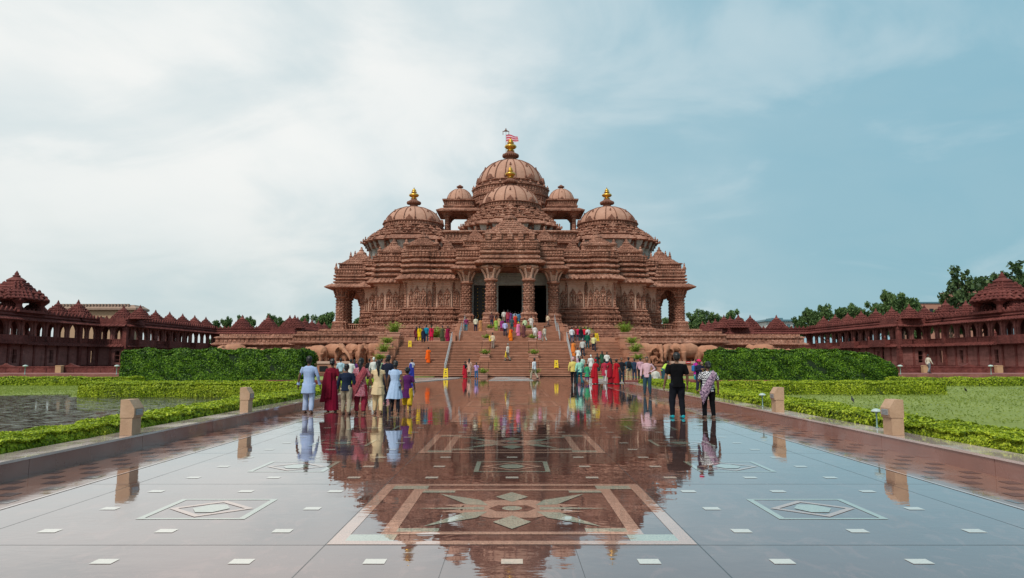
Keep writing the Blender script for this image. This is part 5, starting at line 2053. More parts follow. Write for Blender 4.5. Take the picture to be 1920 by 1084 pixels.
bd = board(); bd['group'] = 'yellow warning boards'
for i, (px_, D, sc, rz, lab) in enumerate(((836, 61.5, 1.25, 0, 'yellow warning board standing on the wet plaza at the foot of the left handrail'),
                                          (768, 70.3, 1.05, 5, 'yellow warning board near the top of the lower flight beside the left potted plants'),
                                          (919, 72.2, .95, 10, 'yellow warning board on the first landing beside a potted plant'),
                                          (1043, 65.4, 1.15, 0, 'yellow warning board on the lowest steps right of the middle'),
                                          (1119, 71.9, 1.35, 30, 'yellow warning board on the first landing right of the climbing crowd'))):
    o = bd if i == 0 else dup(bd)
    X, _ = at(px_, 690, D)
    o.location = (X, D, stair_z(D)); o.scale = (sc,) * 3; o.rotation_euler = (0, 0, R(rz)); o['label'] = lab

# ---- pale wet mats on the plaza
MAT_ = wet_stone('wet_pale_mat', (0.42, 0.43, 0.42), var=.2, speck=.3, r0=.15, r1=.5, coat=.3)
for P, lab in (([(mx(-1, 1.5), 52.5), (mx(1, 1.9), 52.5), (mx(1, 1.5), 62.0), (mx(-1, 1.2), 62.0)], 'pale grey mat on the plaza before the middle of the stairs'),
               ([(-9.2, 46.0), (-7.2, 46.0), (-4.6, 57.0), (-4.4, 60.5), (-8.0, 58.0)], 'pale grey mat slanting over the plaza towards the left handrail'),
               ([(5.2, 46.5), (8.3, 46.5), (8.0, 56.0), (5.9, 57.5)], 'pale grey mat under the crowd before the right of the stairs')):
    m = MB(); m.loft(ccw(P), [(0, .004), (0, .03), (-.03, .035)])
    o = m.build('floor_mat', MAT_); props(o, lab, 'mat', 'pale mats on the wet plaza')
# ------------------------------------------------------------------ arcades around the garden
ZA0, ZA1, ZA2 = .33, 4.15, 7.55      # promenade, upper floor, eave


def arch_panel(m, w, h, aw, ah, z, y0, y1, sill=0.0):
    """one bay of wall from x=0..w, z..z+h with a pointed, cusped opening aw x ah above a sill"""
    n = 12
    xa, xb = (w - aw) / 2, (w + aw) / 2
    def top(t):   # t in -1..1
        a = abs(t)
        return z + sill + ah - ah * .36 * (a ** 2.3) + (.06 * abs(math.sin(t * 6.3)) if a > .15 else 0)
    pts = [xa + aw * i / n for i in range(n + 1)]
    tz = [top(-1 + 2 * i / n) for i in range(n + 1)]
    for y, rev in ((y0, False), (y1, True)):
        def q(a):
            m.add([(p[0], y, p[1]) for p in (a[::-1] if rev else a)], [tuple(range(len(a)))])
        q([(0, z), (xa, z), (xa, z + h), (0, z + h)])
        q([(xb, z), (w, z), (w, z + h), (xb, z + h)])
        if sill: q([(xa, z), (xb, z), (xb, z + sill), (xa, z + sill)])
        for i in range(n):
            q([(pts[i], tz[i]), (pts[i + 1], tz[i + 1]), (pts[i + 1], z + h), (pts[i], z + h)])
    zl_ = z + sill
    m.add([(xa, y0, zl_), (xa, y1, zl_), (xa, y1, tz[0]), (xa, y0, tz[0])], [(0, 1, 2, 3)])
    m.add([(xb, y0, zl_), (xb, y1, zl_), (xb, y1, tz[-1]), (xb, y0, tz[-1])], [(3, 2, 1, 0)])
    for i in range(n):
        m.add([(pts[i], y0, tz[i]), (pts[i + 1], y0, tz[i + 1]), (pts[i + 1], y1, tz[i + 1]), (pts[i], y1, tz[i])], [(3, 2, 1, 0)])
    if sill: m.add([(xa, y0, zl_), (xb, y0, zl_), (xb, y1, zl_), (xa, y1, zl_)], [(0, 1, 2, 3)])


def shikhara_mesh(R0, H, tiers=4):
    m = MB()
    z = 0
    for i in range(tiers):
        k = 1 - i * .70 / tiers
        th = H * .62 / tiers
        p_ = ratha([(R0 * k, R0 * k * .62), (R0 * k * .85, R0 * k * .85), (R0 * k * .62, R0 * k)])
        m.loft(p_, [(-.05, z), (.16, z + .18 * th), (.16, z + .34 * th), (-.1, z + .58 * th), (-.12, z + th)])
        bells(m, p_, .02, z + .42 * th, R0 * .34, R0 * .12, 5, 1.0) if i < 3 else None
        for (x, y) in offset_poly(p_, 0)[::2]:
            m.rev([(R0 * .07, z + .3 * th), (R0 * .06, z + .9 * th), (.01, z + 1.25 * th)], 5, x * .96, y * .96)
        z += th
    m.rev([(R0 * .34, z - .05), (R0 * .38, z + .06 * H), (R0 * .26, z + .13 * H), (R0 * .13, z + .19 * H), (R0 * .16, z + .22 * H), (R0 * .08, z + .26 * H), (R0 * .09, z + .29 * H), (.01, z + .40 * H)], 10)
    return m


SHM = {}


def shik(kind):
    if kind not in SHM:
        R0, H, t = {'s': (1.6, 2.65, 4), 'm': (1.95, 3.2, 4), 'g': (2.6, 3.0, 4)}[kind]
        me = shikhara_mesh(R0, H, t).mesh('shikhara'); me.materials.append(S_RED)
        SHM[kind] = me
    return SHM[kind]


GLASSY = plain('dark_window', (0.02, 0.02, 0.022), rough=.3)


def wing(root, p0, p1, nb, sill=.75, depth=5.0, balc=(), lower='wall', sh_every=2, kind='s', sh_off=0, sh_shift=0.0, low=True):
    """two storey arcade from p0 to p1; the garden lies on the right hand side going p0 -> p1 for flip=False"""
    v = Vector((p1[0] - p0[0], p1[1] - p0[1])); L = v.length
    ang = math.atan2(v.y, v.x)
    Mx = Matrix.Translation((p0[0], p0[1], 0)) @ Matrix.Rotation(ang, 4, 'Z')
    bw = L / nb

    def mbm():
        m = MB(); return m

    def put(m, nm, mat):
        m2 = m
        me = m2.mesh(nm); me.transform(Mx)
        return link_mesh(nm, me, mat, root)
    # local frame: x along, y=0 front face (garden at y<0)
    if low:
        m = mbm()
        for i in range(nb):
            x = i * bw
            if i % 3 == 1 and lower == 'wall':
                ww = min(.9, bw * .4)
                xa, xb = x + bw / 2 - ww / 2, x + bw / 2 + ww / 2
                z0, z1 = ZA0 + .75, ZA0 + 2.7
                m.box(x, xa, 0, .4, ZA0, ZA1 - .25); m.box(xb, x + bw, 0, .4, ZA0, ZA1 - .25)
                m.box(xa, xb, 0, .4, ZA0, z0); m.box(xa, xb, 0, .4, z1, ZA1 - .25)
                for a, b in ((xa - .1, xa), (xb, xb + .1)): m.box(a, b, -.07, -.001, z0 - .05, z1 + .1)
                m.box(xa - .16, xb + .16, -.1, -.001, z1 + .1, z1 + .22)
            else:
                m.box(x + .001, x + bw, 0, .4, ZA0, ZA1 - .25)
            for k in range(4):
                m.box(x + .1, x + bw - .02, -.03, -.001, ZA0 + .35 + k * .8, ZA0 + .40 + k * .8)
        put(m, 'lower_wall', S_REDPALE)
        m = mbm()
        for i in range(nb + 1):
            x = i * bw
            if i % 3 == 0 or True:
                m.box(x - .16, x + .16, -.14, -.002, ZA0, ZA1 - .3)
                m.box(x - .24, x + .24, -.22, -.003, ZA1 - .75, ZA1 - .45); m.box(x - .22, x + .22, -.2, -.003, ZA0 + .01, ZA0 + .4)
        m.box(-.05, L + .05, -.12, -.004, ZA0 + .02, ZA0 + .28)
        put(m, 'pilaster_row', S_RED)
        # rear wall with matching windows lets daylight through
        m = mbm()
        for i in range(nb):
            x = i * bw
            if i % 3 == 1:
                ww = min(.9, bw * .4)
                xa, xb = x + bw / 2 - ww / 2, x + bw / 2 + ww / 2
                m.box(x, xa, depth, depth + .3, ZA0, ZA1 - .25); m.box(xb, x + bw, depth, depth + .3, ZA0, ZA1 - .25)
                m.box(xa, xb, depth, depth + .3, ZA0, ZA0 + .9); m.box(xa, xb, depth, depth + .3, ZA0 + 2.5, ZA1 - .25)
            else: m.box(x, x + bw, depth, depth + .3, ZA0, ZA1 - .25)
        put(m, 'rear_wall', S_REDPALE)
    # floor slab with a ribbed little eave
    m = mbm()
    m.box(-.02, L + .02, -.1, depth + .3, ZA1 - .25, ZA1 - .02)
    m.add([(x, y, z) for x in (-.05, L + .05) for y, z in ((0, ZA1 - .05), (-.75, ZA1 - .42), (-.75, ZA1 - .34), (0, ZA1 + .12))], [(0, 1, 2, 3)[::-1], (4, 5, 6, 7), (0, 4, 5, 1)[::-1], (1, 5, 6, 2)[::-1], (2, 6, 7, 3)[::-1]])
    n = int(L / .62)
    for i in range(n):
        x = (i + .5) * L / n
        m.tube([(x, 0, ZA1 + .10), (x, -.4, ZA1 - .10), (x, -.78, ZA1 - .36)], .10, 5)
    put(m, 'floor_slab', S_RED)
    # balustrade
    m = mbm()
    zb = ZA1 + .1
    m.box(0, L, .02, .16, zb, zb + .72); m.box(-.02, L + .02, -.04, .2, zb + .722, zb + .86)
    for i in range(int(L / .4)):
        x = .2 + i * .4
        m.box(x - .1, x + .1, -.03, .019, zb + .08, zb + .66)
    for (i0, i1) in balc:
        a, b = i0 * bw, i1 * bw
        m.box(a, b, -1.0, -.04, ZA1 - .3, ZA1 + .08)
        m.box(a, b, -1.0, -.86, ZA1 + .1, ZA1 + .95)
        for x in (a, b):
            m.box(x - .12, x + .12, -1.06, -.8, ZA1 - .4, ZA1 + 1.25)
            m.rev([(.2, ZA1 + 1.25), (.16, ZA1 + 1.4), (.02, ZA1 + 1.7)], 8, x, -.93)
            m.box(x - .06, x + .06, -.85, -.02, ZA1 + .1, ZA1 + .9)
    put(m, 'balustrade', S_RED)
    # upper arcade, front and rear
    h = ZA2 - ZA1 - .1
    aw = min(bw * .68, 2.0)
    for y, nm in ((.18, 'arcade'), (depth, 'rear_arcade')):
        m = mbm()
        for i in range(nb):
            k0 = len(m.v)
            arch_panel(m, bw, h - .05, aw, h * .80, ZA1 + .05, y, y + .35, sill=.35)
            for j in range(k0, len(m.v)):
                vx, vy, vz = m.v[j]; m.v[j] = (vx + i * bw, vy, vz)
        if nm == 'arcade':
            for i in range(nb + 1):
                x = i * bw
                m.box(x - .15, x + .15, y - .16, y - .001, ZA1 + .12, ZA2 - .2)
                m.box(x - .23, x + .23, y - .22, y - .002, ZA2 - .75, ZA2 - .45)
        put(m, nm, S_REDPALE)
    # roof: eave, banded parapet
    m = mbm()
    pf = [(.1, ZA2 - .06), (-.95, ZA2 - .30), (-.98, ZA2 - .18), (-.2, ZA2 + .22), (-.05, ZA2 + .3), (-.28, ZA2 + .42), (-.28, ZA2 + .55), (-.05, ZA2 + .66), (-.05, ZA2 + .8), (-.2, ZA2 + .9), (-.2, ZA2 + 1.0), (.1, ZA2 + 1.1),
          (depth, ZA2 + 1.1), (depth + .9, ZA2 - .2), (depth, ZA2 - .06)]
    n_ = len(pf)
    m.add([(-.3, y, z) for y, z in pf] + [(L + .3, y, z) for y, z in pf], [tuple(range(n_)), tuple(reversed(range(n_, 2 * n_)))] + [(i, i + n_, (i + 1) % n_ + n_, (i + 1) % n_) for i in range(n_)])
    n = int(L / .62)
    for i in range(n):
        x = (i + .5) * L / n
        m.tube([(x, -.1, ZA2 + .26), (x, -.5, ZA2 + .06), (x, -.98, ZA2 - .2)], .10, 5)
    n = int(L / .9)
    for i in range(n):
        x = (i + .5) * L / n
        P = gable_pts(.36, .62)
        m.prism([(x + a, ZA2 + .98 + b) for a, b in P], -.22, -.02)
    put(m, 'roof', S_RED)
    i = sh_off
    while i * bw < L - .5:
        me = shik(kind)
        o = bpy.data.objects.new('roof_turret', me); COL.objects.link(o); o.parent = root
        q = Mx @ Vector((i * bw + bw * sh_every / 2 + sh_shift, 2.1, ZA2 + 1.0))
        o.location = q; o.rotation_euler = (0, 0, ang)
        i += sh_every


def gatehouse(root, x, y, ang):
    """taller open pavilion with a big stepped roof standing on the arcade"""
    Mx = Matrix.Translation((x, y, 0)) @ Matrix.Rotation(ang, 4, 'Z')
    def put(m, nm, mat):
        me = m.mesh(nm); me.transform(Mx); return link_mesh(nm, me, mat, root)
    m = MB()
    zb = ZA2 + 1.0
    for sx in (-1, 1):
        for sy in (-1, 1):
            m.loft(ngon(.42, 8, sx * 2.4, 2.3 + sy * 2.4), [(.1, zb), (0, zb + .3), (0, zb + 1.1), (.5, zb + 1.6)])
    m.box(-3.0, 3.0, -.7, 5.3, zb - .1, zb + .25)
    m.box(-3.1, 3.1, -.8, 5.4, zb + 1.6, zb + 1.8)
    put(m, 'pavilion', S_RED)
    m = MB()
    m.M = Matrix.Translation((0, 2.3, 0))
    big = shikhara_mesh(3.5, 4.5, 6)
    m.add([(a, b, c + zb + 1.7) for a, b, c in big.v], big.f)
    put(m, 'pavilion_roof', S_RED)


for s in (-1, 1):
    nm = 'beside the flooded lawn' if s < 0 else 'beside the dry lawn'
    root = thing('arcade_building', 'two storey dark red arcade with rows of roof turrets, ' + nm, 'arcade', (0, 0, 0), group='arcades around the garden')

    def W(a, b, nb, **k):
        # the garden must lie to the right of a->b ; mirror for the right side by swapping ends
        if s < 0: wing(root, b, a, nb, **k)
        else: wing(root, (-a[0], a[1]), (-b[0], b[1]), nb, **k)
    # near stretch running away from the camera
    W((-71.8, 113.5), (-71.8, 87.0), 10, balc=((2, 5),) if s < 0 else ((5, 8),), sh_every=2)
    W((-71.8, 118.5), (-71.8, 113.5), 2, sh_every=2, kind='m')
    W((-67.0, 118.5), (-71.8, 118.5), 2, sh_every=5)
    W((-67.0, 154.0), (-67.0, 118.5), 13, balc=((9, 11), (5, 7), (1, 3)) if s < 0 else ((2, 4), (6, 8), (10, 12)), sh_every=2)
    W((-49.0, 154.0), (-67.0, 154.0), 6, sh_every=2, kind='m', sh_shift=2.3 if s < 0 else -3.5)
    W((-49.0, 186.0), (-49.0, 154.0), 11, sh_every=2, kind='m')
    for cx_, cy_ in ((-71.8, 118.5), (-71.8, 113.5), (-67, 118.5), (-67, 154), (-49, 154)):
        m = MB(); X_ = cx_ * (1 if s < 0 else -1)
        m.box(X_ - .34, X_ + .34, cy_ - .34, cy_ + .34, ZA0, ZA2 - .1)
        m.box(X_ - .42, X_ + .42, cy_ - .42, cy_ + .42, ZA1 - .7, ZA1 - .35); m.box(X_ - .42, X_ + .42, cy_ - .42, cy_ + .42, ZA2 - .75, ZA2 - .4)
        m.build('corner_pier', S_RED, root)
    # pavilion: local +y points away from the garden
    gatehouse(root, s * 71.8, 101.4 if s < 0 else 102.5, PI / 2 if s < 0 else -PI / 2)

# ------------------------------------------------------------------ buildings beyond
BW = plain('beige_render', (0.46, 0.29, 0.18), var=.08, scale=.5)
BR = plain('beige_tiles', (0.33, 0.22, 0.165), var=.2, scale=1)
X0, _ = at(108, 575, 190); X1, Zt = at(252, 572, 190)
r = thing('hall_building', 'large beige hall with a low toothed roof edge behind the arcade', 'building', ((X0 + X1) / 2, 190, 0))
hw_ = (X1 - X0) / 2
m = MB(); m.box(-hw_, hw_, 0, 5, 0, Zt - 1.6); m.build('wall', BW, r)
m = MB(); m.loft(rect(-hw_ - .6, hw_ + .6, -.6, 5.6), [(0, Zt - 1.6), (.5, Zt - 1.4), (.5, Zt - .9), (-.6, Zt - .1), (-.6, Zt)])
for i in range(int(hw_ * 2 / .9)): m.box(-hw_ + i * .9, -hw_ + i * .9 + .5, -.9, -.2, Zt - .15, Zt + .25)
m.build('roof', BR, r)
for i in range(4):
    m = MB(); x = -hw_ + 2.5 + i * 4.6; m.box(x, x + 1.6, -.05, -.01, Zt - 5.5, Zt - 3.4); m.build('window', GLASSY, r)
OW = plain('office_white', (0.62, 0.63, 0.60), var=.08, scale=.5)
BLU = plain('blue_glass', (0.10, 0.20, 0.24), rough=.2, var=.2)
X0, _ = at(1436, 600, 260); X1, Zt = at(1494, 597, 260)
r = thing('office_building', 'white office block with blue flat roof far behind the arcade', 'building', ((X0 + X1) / 2, 260, 0))
hw_ = (X1 - X0) / 2
m = MB(); m.box(-hw_, hw_, 0, 14, 0, Zt - 1.2); m.build('wall', OW, r)
m = MB(); m.box(-hw_ - .8, hw_ + .8, -1, 15, Zt - 1.19, Zt - .5); m.box(-hw_ + 3, hw_ - 4.5, 2, 8, Zt - .49, Zt + .3); m.build('roof', BLU, r)
for i in range(5):
    m = MB(); x = -hw_ + 1.0 + i * 2.3; m.box(x, x + 1.3, -.06, -.01, Zt - 4.2, Zt - 2.3); m.build('window', BLU, r)
X0, _ = at(1728, 580, 230); X1, Zt = at(1772, 569, 230)
PKW = plain('pink_render', (0.42, 0.20, 0.14), var=.1, scale=.5)
r = thing('brick_building', 'reddish flat roofed block behind the trees and the right hand arcade', 'building', ((X0 + X1) / 2, 230, 0))
hw_ = (X1 - X0) / 2 + 2
m = MB(); m.box(-hw_, hw_, 0, 14, 0, Zt); m.build('wall', PKW, r)
m = MB(); m.box(-hw_ - .3, hw_ + .3, -.3, 14.3, Zt + .001, Zt + .5); m.build('roof', BLU, r)
for i in range(3):
    m = MB(); x = -hw_ + 1.4 + i * 3.2; m.box(x, x + 1.4, -.06, -.01, Zt - 3.6, Zt - 1.8); m.build('window', GLASSY, r)
X0, _ = at(1830, 600, 170); X1, Zt = at(1858, 545, 170)
r = thing('pink_building', 'pinkish building wall showing between tree and domed pavilion at far right', 'building', ((X0 + X1) / 2, 170, 0))
m = MB(); m.box(-4, 4, 0, 10, 0, Zt); m.build('wall', PKW, r)
m = MB(); m.box(-4.2, 4.2, -.2, 10.2, Zt + .001, Zt + .4); m.build('roof', BR, r)

# ------------------------------------------------------------------ trees
TREE = leafmat('tree_leaves', ((0.04, 0.085, 0.028), (0.10, 0.18, 0.055), (0.19, 0.28, 0.09)), .35, trans=.3)
TREE2 = leafmat('dark_tree_leaves', ((0.04, 0.08, 0.03), (0.08, 0.14, 0.05), (0.15, 0.21, 0.08)), .35, trans=.25)
BARK = plain('bark', (0.10, 0.07, 0.05), var=.3)


def tree_pair(seed, H, W_, n, lsize, sparse=.0, tall=1.0):
    """trunk mesh and crown mesh of a tree H high; crown of many uneven leafy clumps at branch ends"""
    rr = random.Random(seed); rg = np.random.default_rng(seed)
    t = MB()
    lean = rr.uniform(-.3, .3)
    top = (lean, 0, H * .72)
    t.tube([(0, 0, -.2), (lean * .3, 0, H * .25), (lean * .7, .1, H * .5), top], [H * .030, H * .022, H * .014, H * .006], 7)
    ends = []
    nb = 26
    for i in range(nb):
        u = rr.uniform(.30, .98)
        a = rr.uniform(0, 2 * PI)
        L = W_ * (1.05 - .55 * u) * rr.uniform(.45, 1.0)
        b0_ = Vector((lean * u, 0, H * (.22 + .5 * u)))
        e = b0_ + Vector((math.cos(a) * L, math.sin(a) * L, H * .26 * rr.uniform(.2, 1.1) * tall))
        e.z = min(e.z, H * rr.uniform(.86, 1.0))
        t.tube([b0_, b0_.lerp(e, .5) + Vector((0, 0, L * .12)), e], [H * .008, H * .005, H * .002], 5)
        ends.append((e, W_ * rr.uniform(.13, .27)))
        m_ = b0_.lerp(e, .62) + Vector((rr.uniform(-.4, .4), rr.uniform(-.4, .4), .3))
        ends.append((m_, W_ * rr.uniform(.10, .2)))
    ends.append((Vector(top) + Vector((0, 0, H * .2)), W_ * .16))
    Ps = []
    for e, r in ends:
        k = int(n / len(ends) * (r / (W_ * .2)) ** 1.3)
        d = rg.normal(size=(k, 3)); d /= np.linalg.norm(d, axis=1, keepdims=True)
        q = d * (r * rg.uniform(.35, 1.15, size=(k, 1))) * np.array([1, 1, .75])
        Ps.append(q + np.array(e))
    P = np.concatenate(Ps)
    if sparse: P = P[np_noise(P, 1.3, seed) > -.9 + sparse]
    N = rg.normal(size=P.shape) + np.array([0, -.2, .6])
    N /= np.linalg.norm(N, axis=1, keepdims=True)
    crown = leaf_mesh(P, N, lsize, 1.5, name='crown')
    return t.mesh('trunk'), crown


TR = [tree_pair(3, 10, 3.6, 9000, .26), tree_pair(5, 10, 3.0, 8000, .26, .3, 1.2), tree_pair(8, 10, 4.2, 9000, .28, .2), tree_pair(11, 10, 3.2, 5200, .30, .75, 1.3)]
for i, (a, b) in enumerate(TR):
    a.materials.append(BARK); b.materials.append(TREE if i < 3 else TREE2)


def tree(px_, ytop, D, kind, lab, grp, wide=1.0):
    X, Zt = at(px_, ytop, D)
    r = thing('tree', lab, 'tree', (X, D, 0), rz=random.uniform(0, 6.28), group=grp)
    sc = Zt / 9.6
    r.scale = (sc * wide, sc * wide, sc)
    for nm_, me in zip(('trunk', 'crown'), TR[kind]):
        o = bpy.data.objects.new(nm_, me); COL.objects.link(o); o.parent = r
    return r


G1 = 'trees behind the arcade at left'
ORD = ('first', 'second', 'third', 'fourth', 'fifth', 'sixth', 'seventh', 'eighth', 'ninth', 'tenth', 'last')
for i, (px_, yt, D, k, w_) in enumerate(((408, 600, 205, 0, .5), (427, 597, 215, 1, .5), (455, 593, 210, 0, .5), (470, 596, 205, 1, .5), (510, 592, 215, 1, .6), (524, 597, 205, 0, .6), (571, 592, 200, 1, .5))):
    tree(px_, yt, D, k, ORD[i] + ' green tree top from the left, rising between the roof turrets of the left arcade', G1, w_)
tree(616, 586, 190, 0, 'rounded green tree close to the left porch of the temple', G1, .75)
tree(600, 594, 200, 2, 'green tree between the last left roof turrets and the temple', G1, .7)
tree(676, 596, 185, 0, 'green tree seen through the open left porch', G1, .8)
G2 = 'trees behind the arcade at right'
tree(1252, 600, 185, 2, 'green tree seen through the open right porch', G2, .6)
for px_, yt, D, k, w_, lab in ((1303, 588, 185, 0, .75, 'rounded green tree close to the right porch of the temple'), (1325, 584, 190, 2, .7, 'wide green tree second from the right porch'),
                              (1345, 597, 190, 1, .6, 'small green tree left of the lone dark green one by the first right turrets'), (1372, 582, 190, 0, .62, 'green tree rising highest behind the back stretch of the right arcade'),
                              (1402, 604, 190, 1, .5, 'lowest tree top behind the back stretch of the right arcade')):
    tree(px_, yt, D, k, lab, G2, w_)
for i, (px_, yt, D, k, w_) in enumerate(((1500, 592, 195, 0, .6), (1520, 580, 190, 1, .65), (1545, 576, 190, 2, .6), (1568, 580, 185, 0, .6), (1592, 573, 185, 1, .6), (1612, 578, 180, 2, .55), (1640, 568, 175, 0, .6), (1668, 548, 165, 1, .55), (1690, 553, 160, 0, .6), (1712, 566, 160, 2, .6), (1722, 580, 150, 0, .5))):
    tree(px_, yt, D, k, ORD[i] + ' green tree from the left in the dense row behind the right arcade', 'dense row of trees behind the right arcade', w_)
tree(1805, 512, 135, 3, 'dark open crowned tree rising high left of the big roofed pavilion', G2, .75)
tree(1778, 560, 140, 0, 'low bushy tree beside the dark open crowned one', G2, .6)
tree(1835, 550, 140, 0, 'bushy green tree under the dark open crowned ones', G2, .7)
tree(1885, 507, 128, 3, 'dark tree with open crown above the big roofed pavilion at the photo edge', G2, .9)
tree(1940, 520, 135, 3, 'dark tree cut by the right edge of the photo', G2, .8)
BRONZE = leafmat('purple_leaves', ((0.03, 0.012, 0.015), (0.06, 0.022, 0.025), (0.09, 0.03, 0.03)), .5)

# small dark birds on the lawn
BIRD = plain('bird_feathers', (0.03, 0.028, 0.03), var=.3)
bm_ = MB(); bm_.smooth = True
bm_.tube([(-.16, 0, .06), (-.08, 0, .10), (0, 0, .13), (.08, 0, .17), (.11, 0, .21)], [.015, .035, .05, .035, .02], 8)
bm_.ball((.125, 0, .225), (.03, .026, .028), 8, 6); bm_.tube([(.145, 0, .225), (.18, 0, .218)], [.01, .003], 5)
for q in (-.02, .02): bm_.tube([(.01, q, .1), (.02, q, 0)], .006, 5)
bm_.tube([(-.14, 0, .07), (-.25, 0, .03)], [(.03, .008), (.02, .006)], 6)
bme = remesh(bm_, .009, 1)
for i, (px_, py_, lab) in enumerate(((1495, 758, 'small dark bird on the lawn nearest the far right bollard'), (1599, 757, 'small dark bird on the lawn behind the nearest mushroom lamp'),
                                   (1769, 733, 'small dark bird flattened on the lawn far back'), (1811, 737, 'small dark bird standing upright at the back of the lawn'))):
    X, Y = ground(px_, py_)
    o = bpy.data.objects.new('bird', bme)
    if not bme.materials: bme.materials.append(BIRD)
    COL.objects.link(o); o.location = (X, Y, .02); o.rotation_euler = (0, 0, i * 1.3); o.scale = (1.0,) * 3
    props(o, lab, 'bird', 'birds on the lawn')
# ------------------------------------------------------------------ people
SKIN = plain('skin_brown', (0.20, 0.10, 0.06), rough=.55, var=.08)
SKIN2 = plain('skin_dark', (0.13, 0.062, 0.038), rough=.55, var=.08)
HAIR = plain('black_hair', (0.012, 0.010, 0.010), rough=.45, var=.3)
HAIRG = plain('grey_hair', (0.25, 0.24, 0.22), rough=.6, var=.2)
SHOE = plain('dark_shoe', (0.03, 0.025, 0.022), rough=.5)
TEAL = plain('teal_shoe', (0.0, 0.30, 0.36), rough=.5)
CLOTH = {}


def cloth(c, pattern=None, c2=None, sc=30):
    key = (tuple(round(v, 3) for v in c), pattern)
    if key in CLOTH: return CLOTH[key]
    if pattern is None:
        m = plain('cloth_%d' % len(CLOTH), c, rough=.9, var=.16, scale=7, bump=.010, bscale=12, spec=.15)
    else:
        m = bpy.data.materials.new('cloth_' + pattern); m.use_nodes = True
        t = NT(m.node_tree)
        P = t.n('ShaderNodeTexCoord').outputs['Object']
        if pattern == 'check':
            ch_ = t.n('ShaderNodeTexChecker', _Scale=sc); t.l(P, ch_.inputs['Vector'])
            f = ch_.outputs['Fac']
        elif pattern == 'print':
            v = t.n('ShaderNodeTexVoronoi'); v.inputs['Scale'].default_value = sc
            t.l(P, v.inputs['Vector']); f = t.mapr(v.outputs['Distance'], .25, .42)
        elif pattern == 'stripe':
            w_ = t.n('ShaderNodeTexWave', bands_direction='X'); w_.inputs['Scale'].default_value = sc; t.l(P, w_.inputs['Vector'])
            f = t.mapr(w_.outputs['Fac'], .55, .8)
        else:
            f = t.mapr(t.noise(P, sc, 3, .6, 1.2), .46, .54)
        b = t.n('ShaderNodeBsdfPrincipled'); t.l(t.mix(f, c4(c), c4(c2)), b.inputs['Base Color'])
        b.inputs['Roughness'].default_value = .85
        bp = t.n('ShaderNodeBump', _Distance=.006); t.l(t.noise(P, 14, 4), bp.inputs['Height']); t.l(bp.outputs[0], b.inputs['Normal'])
        o = t.n('ShaderNodeOutputMaterial'); t.l(b.outputs[0], o.inputs[0])
    CLOTH[key] = m
    return m


def V(*a): return Vector(a)


def hand(m, wr, d, side, curl=.5):
    """palm and five fingers from the wrist along direction d; side: +1 right, -1 left; palm faces the body"""
    d = d.normalized()
    inw = V(-side, 0, 0)                       # towards the body
    inw = (inw - d * inw.dot(d)).normalized()
    fw = d.cross(inw) * side                   # towards the thumb
    if fw.y < 0: fw = -fw
    c = wr + d * .045
    m.smooth = True
    m.tube([wr - d * .01, wr + d * .03, wr + d * .075, wr + d * .09], [(.022, .026), (.020, .037), (.018, .040), (.014, .036)], 8)
    for k, (off, L) in enumerate(((.030, .066), (.010, .074), (-.010, .069), (-.029, .055))):
        p = wr + d * .082 + fw * off
        dd = (d + inw * curl * .35).normalized(); d2 = (d + inw * curl * 1.1).normalized(); d3 = (d * .7 + inw * curl * 1.8).normalized()
        m.tube([p, p + dd * L * .45, p + dd * L * .45 + d2 * L * .32, p + dd * L * .45 + d2 * L * .32 + d3 * L * .25], [.0095, .009, .008, .006], 6)
    p = wr + d * .03 + fw * .034
    td = (fw * .75 + d * .75 + inw * .3).normalized(); t2 = (d + fw * .15 + inw * .3).normalized()
    m.tube([p - fw * .012, p + td * .032, p + td * .032 + t2 * .028], [.012, .011, .008], 6)


